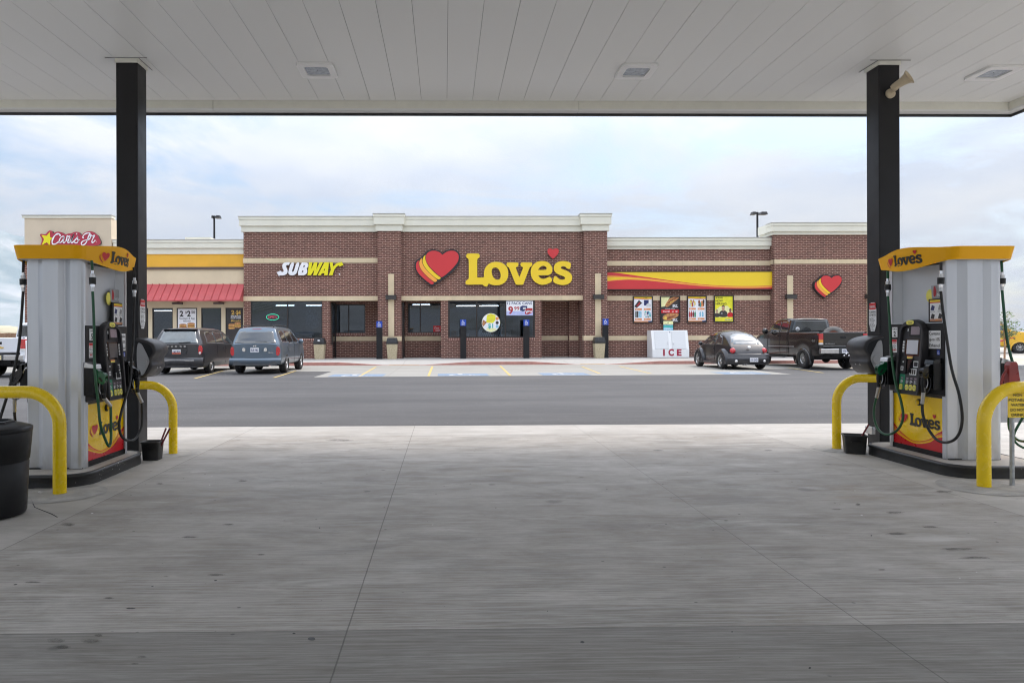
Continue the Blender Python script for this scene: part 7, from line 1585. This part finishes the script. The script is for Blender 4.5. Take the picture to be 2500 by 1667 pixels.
# ---- pickup trucks
def pickup(loc, rz, col, lab, sc=1.0, plate_txt='V7R 824', light=False, chromeb=True, r=.43, letters=None, sides=(-1, 1), lamps=True, four=True, plate_base='plate_white'):
    global ARCHZ
    e = empty('pickup_truck', loc, rz, lab, 'pickup truck'); e.scale = (sc, sc, sc)
    ARCHZ = .20; W = 1.0
    loft(e, [(2.42, 2.08), (2.47, 2.12), (2.8, 2.155), (3.6, 2.15), (3.95, 2.05), (4.3, 1.78), (4.55, 1.58), (4.75, 1.50), (5.5, 1.42), (5.85, 1.32), (5.95, 1.1)], [(2.42, 1.50), (4.5, 1.46), (5.3, 1.38), (5.95, 1.05)],
         [(2.42, .97), (4.5, .985), (5.95, .93)], .50, (4.95,), .50, .24, .10, col,
         [[(2.62, 1.56), (3.22, 1.55), (3.22, 2.02), (2.66, 2.04)], [(3.32, 1.55), (4.40, 1.53), (4.05, 1.86), (3.78, 1.99), (3.32, 2.02)]],
         [(-1, 1.56), (.82, 1.56), (.75, 1.96), (.68, 2.03), (-1, 2.03)], [(-1, 1.56), (.80, 1.56), (.70, 2.0), (-1, 2.06)], 2.42, 5.95, roundr=.08, roundf=.25, bulge=.03, name='cab', caponly=True, shape=[(0, .95), (.15, .985), (.4, 1.0), (.75, .99), (1, .965)])
    # bed
    b = MB(); ys = [i * .02 for i in range(120)] + [2.40]; rows_o = []
    for sg in (-1, 1):
        rows = []
        for y in ys:
            zs = .56
            if abs(y - 1.22) < .56: zs = max(zs, ARCHZ + .58 * math.sqrt(max(0, 1 - ((y - 1.22) / .58) ** 2)) + .02)
            pr = [(.965, zs), (.985, zs + (1.50 - zs) * .3), (.995, zs + (1.50 - zs) * .6), (.985, 1.42), (.97, 1.50), (.955, 1.53), (.90, 1.53), (.89, 1.50), (.89, .95)]
            rows.append([(sg * x, y, z) for x, z in pr])
        if sg > 0: rows = [list(reversed(q)) for q in rows]
        b.grid(rows, col)
    b.box(-.9, .9, .03, 2.38, .92, .95, 'cladding'); b.box(-.9, .9, 2.33, 2.38, .95, 1.5, col); b.build('bed', e)
    b = MB(); b.box(-.80, .80, -.035, .03, .97, 1.52, col); b.build('tailgate', e, bevel=.018)
    b = MB(); b.box(-.11, .11, -.042, -.03, 1.27, 1.37, 'under_dark'); b.box(-.07, .07, -.055, -.04, 1.31, 1.33, 'black_gloss'); b.build('tailgate_handle', e, bevel=.004)
    for s in (-1, 1):
        b = MB(); b.box(min(s * .80, s * .975), max(s * .80, s * .975), -.03, .12, .60, 1.50, col); b.build('bed_corner', e, bevel=.012)
        tl = empty('tail_light', (0, 0, 0)); tl.parent = e
        for z0, z1, m in ((1.22, 1.47, 'tail_red'), (1.10, 1.22, 'tail_amber' if lamps else 'tail_red'), (1.02, 1.10, 'tail_clear')):
            b = MB(); b.box(min(s * .82, s * .985), max(s * .82, s * .985), -.05, .10, z0, z1 - .004, m); b.build('lens', tl, bevel=.006)
        b = MB(); b.lathe([(.52, .0), (.60, .02), (.60, .07), (.53, .085), (.50, .07), (.49, .0)], (s * .93, 1.22, ARCHZ + .06), (s, 0, 0), col, 26, a0=-.15, a1=math.pi + .15, up=(0, 1, 0) if s > 0 else (0, -1, 0)); b.build('fender_flare', e)
        b = MB(); b.lathe([(.50, .0), (.575, .02), (.575, .07), (.51, .085), (.48, .07), (.47, .0)], (s * .93, 4.95, ARCHZ + .06), (s, 0, 0), col, 26, a0=-.15, a1=math.pi + .15, up=(0, 1, 0) if s > 0 else (0, -1, 0)); b.build('fender_flare', e)
        for y in (1.22, 4.95): wheel(e, s * .865, y, r, .29, 8, .225, side=s)
        b = MB(); b.box(min(s * .80, s * 1.0), max(s * .80, s * 1.0), .60, .62, .42, .80, 'rubber'); b.build('mud_flap', e)
        mirror(e, s * .98, 4.25, 1.60, 1.5, 'chrome' if letters else col); handle(e, s * .985, 3.45, 1.38, col)
        b = MB(); b.box(min(s * .985, s * 1.0), max(s * .985, s * 1.0), 1.95, 4.3, .905, .935, 'brushed_metal'); b.build('side_moulding', e, bevel=.004)
        b = MB(); b.tube([(s * .98, 2.55, .50), (s * 1.04, 2.7, .46), (s * 1.04, 4.1, .46), (s * .98, 4.25, .50)], .035, 'rubber', 8); b.build('step_bar', e)
    b = MB(); b.box(-.985, .985, -.17, -.02, .66, .86, 'chrome' if chromeb else col); b.box(-.25, .25, -.19, -.16, .66, .87, 'cladding'); b.build('bumper', e, bevel=.02)
    b = MB(); b.box(-.85, .85, .05, 5.6, .45, .62, 'under_dark'); b.box(-.45, .45, -.05, 2.2, .52, .9, 'under_dark'); b.cyl((-.9, 1.22, r), (.9, 1.22, r), .07, .07, 'under_dark', 10); b.lathe([(0, -.16), (.12, -.14), (.19, 0), (.12, .14), (0, .16)], (0, 1.22, r), (0, 1, 0), 'under_dark', 16); b.cyl((-.9, 4.95, r), (.9, 4.95, r), .06, .06, 'under_dark', 10)
    b.box(-.95, .95, 4.4, 5.5, .6, 1.0, 'under_dark'); b.build('chassis', e)
    b = MB(); b.box(-.06, .06, -.26, .0, .52, .60, 'under_dark'); b.lathe([(0, .05), (.03, .04), (.03, .0), (.015, -.02)], (0, -.24, .63), (0, 0, 1), 'chrome', 12); b.lathe([(0, .05), (.03, .04), (.03, .0)], (-.09, -.24, .58), (-.3, -1, 0), 'chrome', 12); b.lathe([(0, .05), (.03, .04), (.03, .0)], (.09, -.24, .58), (.3, -1, 0), 'chrome', 12); b.build('tow_hitch', e)
    plate(e, .02, -.195, .765, .33, .17, plate_txt, plate_base, 'navy')
    b = MB(); b.box(-.16, .16, 2.41, 2.44, 2.075, 2.11, 'tail_red'); b.build('brake_light', e, bevel=.004)
    seam(e, lambda z: .985, [((3.27, .55), (3.27, 1.52)), ((4.35, .6), (4.42, 1.50)), ((2.62, .6), (2.60, 1.54))])
    return e
tk = pickup((16.16, 27.45, 0), 0, 'paint_black', 'black lifted pickup truck with chrome bumper and four by four badge')
b = MB()
for s in (-1, 1):
    F = Frame((s * .998, .32 if s < 0 else .06, 1.14), (0, -s * -1 if s > 0 else -1, 0), (0, 0, 1)); F = Frame((s * .999, .50 if s < 0 else .16, 1.13), (0, 1 if s > 0 else -1, 0), (0, 0, 1))
    b.text('4x4', F, 0, 0, .11, 'brushed_metal', .004, .02, shear=.3, width=.26)
F = Frame((0, -.036, 0), (1, 0, 0), (0, 0, 1)); b.text('SILVERADO', F, -.74, 1.045, .035, 'brushed_metal', .003, .02, width=.40); b.build('lettering', tk)
b = MB(); b.lathe([(.09, 0), (.09, .004), (0, .005)], (-.60, 2.385, 1.68), (0, -1, 0), 'plate_white', 20); b.lathe([(.055, .005), (.055, .007), (0, .008)], (-.60, 2.385, 1.68), (0, -1, 0), 'grey_panel', 16); b.build('sticker', tk)
# spare wheel leaning in the bed
e = empty('spare_wheel', (16.45, 28.60, 1.36), label='dusty off road spare wheel with rusty rim lying in the truck bed', cat='wheel')
ax = Vector((-.45, -.75, .45)).normalized(); b = MB(); b.lathe([(.22, -.13), (.38, -.13), (.41, -.10), (.42, 0), (.41, .10), (.38, .13), (.22, .13), (.21, .10)], (0, 0, 0), ax, 'tyre_dusty', 36)
a_ = ax.orthogonal().normalized(); b_ = ax.cross(a_)
for i in range(36):
    t = 2 * math.pi * i / 36; d = a_ * math.cos(t) + b_ * math.sin(t); tt = ax.cross(d)
    for off in (-.09, .03): p = d * .415 + ax * (off + (.03 if i % 2 else 0)); b.add([p - tt * .02 - ax * .03, p + tt * .02 - ax * .03, p + tt * .02 + ax * .04, p - tt * .02 + ax * .04] + [q + d * .022 for q in (p - tt * .02 - ax * .03, p + tt * .02 - ax * .03, p + tt * .02 + ax * .04, p - tt * .02 + ax * .04)], [(4, 5, 6, 7), (0, 1, 5, 4), (1, 2, 6, 5), (2, 3, 7, 6), (3, 0, 4, 7)], 'tyre_dusty')
b.build('tyre', e); b = MB(); b.lathe([(.215, .10), (.20, .12), (.19, .05), (.08, .03), (.06, .05), (0, .05)], (0, 0, 0), ax, 'bun_dark', 28); b.build('rim', e)
# white pickup at the left edge
wp_ = pickup((-15.95, 24.75, 0), 0, 'paint_white', 'white pickup truck with a gold tailgate emblem at the far left', .93, '4BY 217', chromeb=True, r=.41, lamps=False, plate_base='plate_cream')
b = MB(); F = Frame((0, -.037, 0), (1, 0, 0), (0, 0, 1)); b.prism([[(-.20, 1.17), (-.07, 1.17), (-.05, 1.205), (.09, 1.205), (.07, 1.17), (.20, 1.17), (.17, 1.11), (.05, 1.11), (.03, 1.075), (-.11, 1.075), (-.09, 1.11), (-.23, 1.11)]], F, 0, .012, 'gold_text', 'chrome'); b.build('emblem', wp_)
# yellow service truck on the right, seen from its side
yt = pickup((38.4, 53.3, 0.0), math.radians(-122), 'paint_yellow_truck', 'yellow service pickup truck with red wave at the right edge', 1.08, 'A 1', chromeb=False, r=.42, lamps=False)
b = MB(); F = Frame((1.004, 3.30, 0), (0, 1, 0), (0, 0, 1)); word_logo(b, F, .05, 1.22, .72, 'logo_dark', 'logo_red', .002, .006, 'logo_dark', it=1); b.bars(F, .12, .78, 1.10, 1.14, 1, 'logo_dark', .004, 2, .5, 0); b.build('lettering', yt)
b = MB(); L2 = [(3.0, .86), (3.5, .84), (4.0, .92), (4.4, 1.05), (4.7, 1.12)]; q = catmull([(a, z, 0) for a, z in L2], 5)
b.add([(1.006, p.x, p.y + .0) for p in q] + [(1.006, p.x, max(.66, p.y - .16 * (1 - (p.x - 3.0) / 1.9) - .02)) for p in q], [(i, i + 1, len(q) + i + 1, len(q) + i) for i in range(len(q) - 1)], 'sign_red'); b.build('wave_stripe', yt)
b = MB(); b.box(-.35, .35, 3.3, 3.5, 2.19, 2.22, 'under_dark'); b.box(-.3, .3, 3.32, 3.48, 2.22, 2.25, 'black_plastic'); b.build('light_bar', yt)
# white car behind the left column
e = empty('white_car', (-13.72, 26.3, 0), label='white car mostly hidden behind the left column and towel dispenser', cat='car')
ARCHZ = .06
loft(e, [(0, 1.05), (.08, 1.18), (.25, 1.48), (.40, 1.58), (1.0, 1.68), (2.2, 1.70), (2.8, 1.64), (3.3, 1.42), (3.75, 1.15), (4.0, 1.05), (4.5, .95), (4.75, .75)], [(0, 1.0), (3.7, 1.05), (4.2, .98), (4.75, .6)], [(0, .90), (1, .92), (4.75, .85)], .25, (.95, 3.8), .39, .22, .14, 'paint_white',
     [[(.55, 1.10), (1.4, 1.09), (1.4, 1.54), (.85, 1.54)], [(1.48, 1.09), (2.4, 1.09), (2.4, 1.58), (1.48, 1.56)], [(2.5, 1.09), (3.55, 1.09), (3.1, 1.38), (2.5, 1.57)]], [(-1, 1.12), (.66, 1.12), (.6, 1.5), (-1, 1.52)], [(-1, 1.12), (.7, 1.12), (.6, 1.56), (-1, 1.6)], 0, 4.75)
under(e, .9, 0, 4.75, .22, .45, (.95, 3.8), .33)
for x in (-.80, .80):
    for y in (.95, 3.8): wheel(e, x, y, .335, .22, 6, .22, side=1 if x > 0 else -1)
for s in (-1, 1): rear_pts(e, 'tail_light', [chaikin([(s * .62, .80), (s * .86, .84), (s * .86, 1.0), (s * .62, 1.02)], 1)], 'tail_red', y=-.0, depth=.09)
plate(e, 0, -.075, .80, .32, .17, 'B90 5KD'); mirror(e, .92, 3.2, 1.12, 1.0, 'paint_white'); mirror(e, -.92, 3.2, 1.12, 1.0, 'paint_white')
b = MB(); b.grid([[(x, -.085 + .10 * (x / .9) ** 4 - dd, z) for x in [i * .9 / 8 for i in range(-8, 9)]] for z, dd in ((.25, -.03), (.32, .02), (.50, .03), (.60, -.02))], 'paint_white'); b.build('bumper', e)
b = MB(); b.box(-6000, 6000, -200, 6200, -60, 600, 'white_vinyl'); hz = b.build('haze')
g_ = NT('haze_air'); g_.t.nodes.remove(g_.b); pv = g_.n('ShaderNodeVolumePrincipled', {'Color': (0.80, 0.88, 0.97, 1), 'Density': 0.00007}); g_.t.links.new(pv.outputs[0], g_.t.nodes['Material Output'].inputs['Volume'])
hz.data.materials.clear(); hz.data.materials.append(g_.m); tag(hz, kind='stuff')
# merge nearly coincident vertices of the loft caps
for o in bpy.data.objects:
    if o.type == 'MESH' and o.name.startswith(('rear_window', 'body', 'cab')):
        import bmesh
        bm = bmesh.new(); bm.from_mesh(o.data); bmesh.ops.remove_doubles(bm, verts=bm.verts, dist=.002); bm.to_mesh(o.data); bm.free()
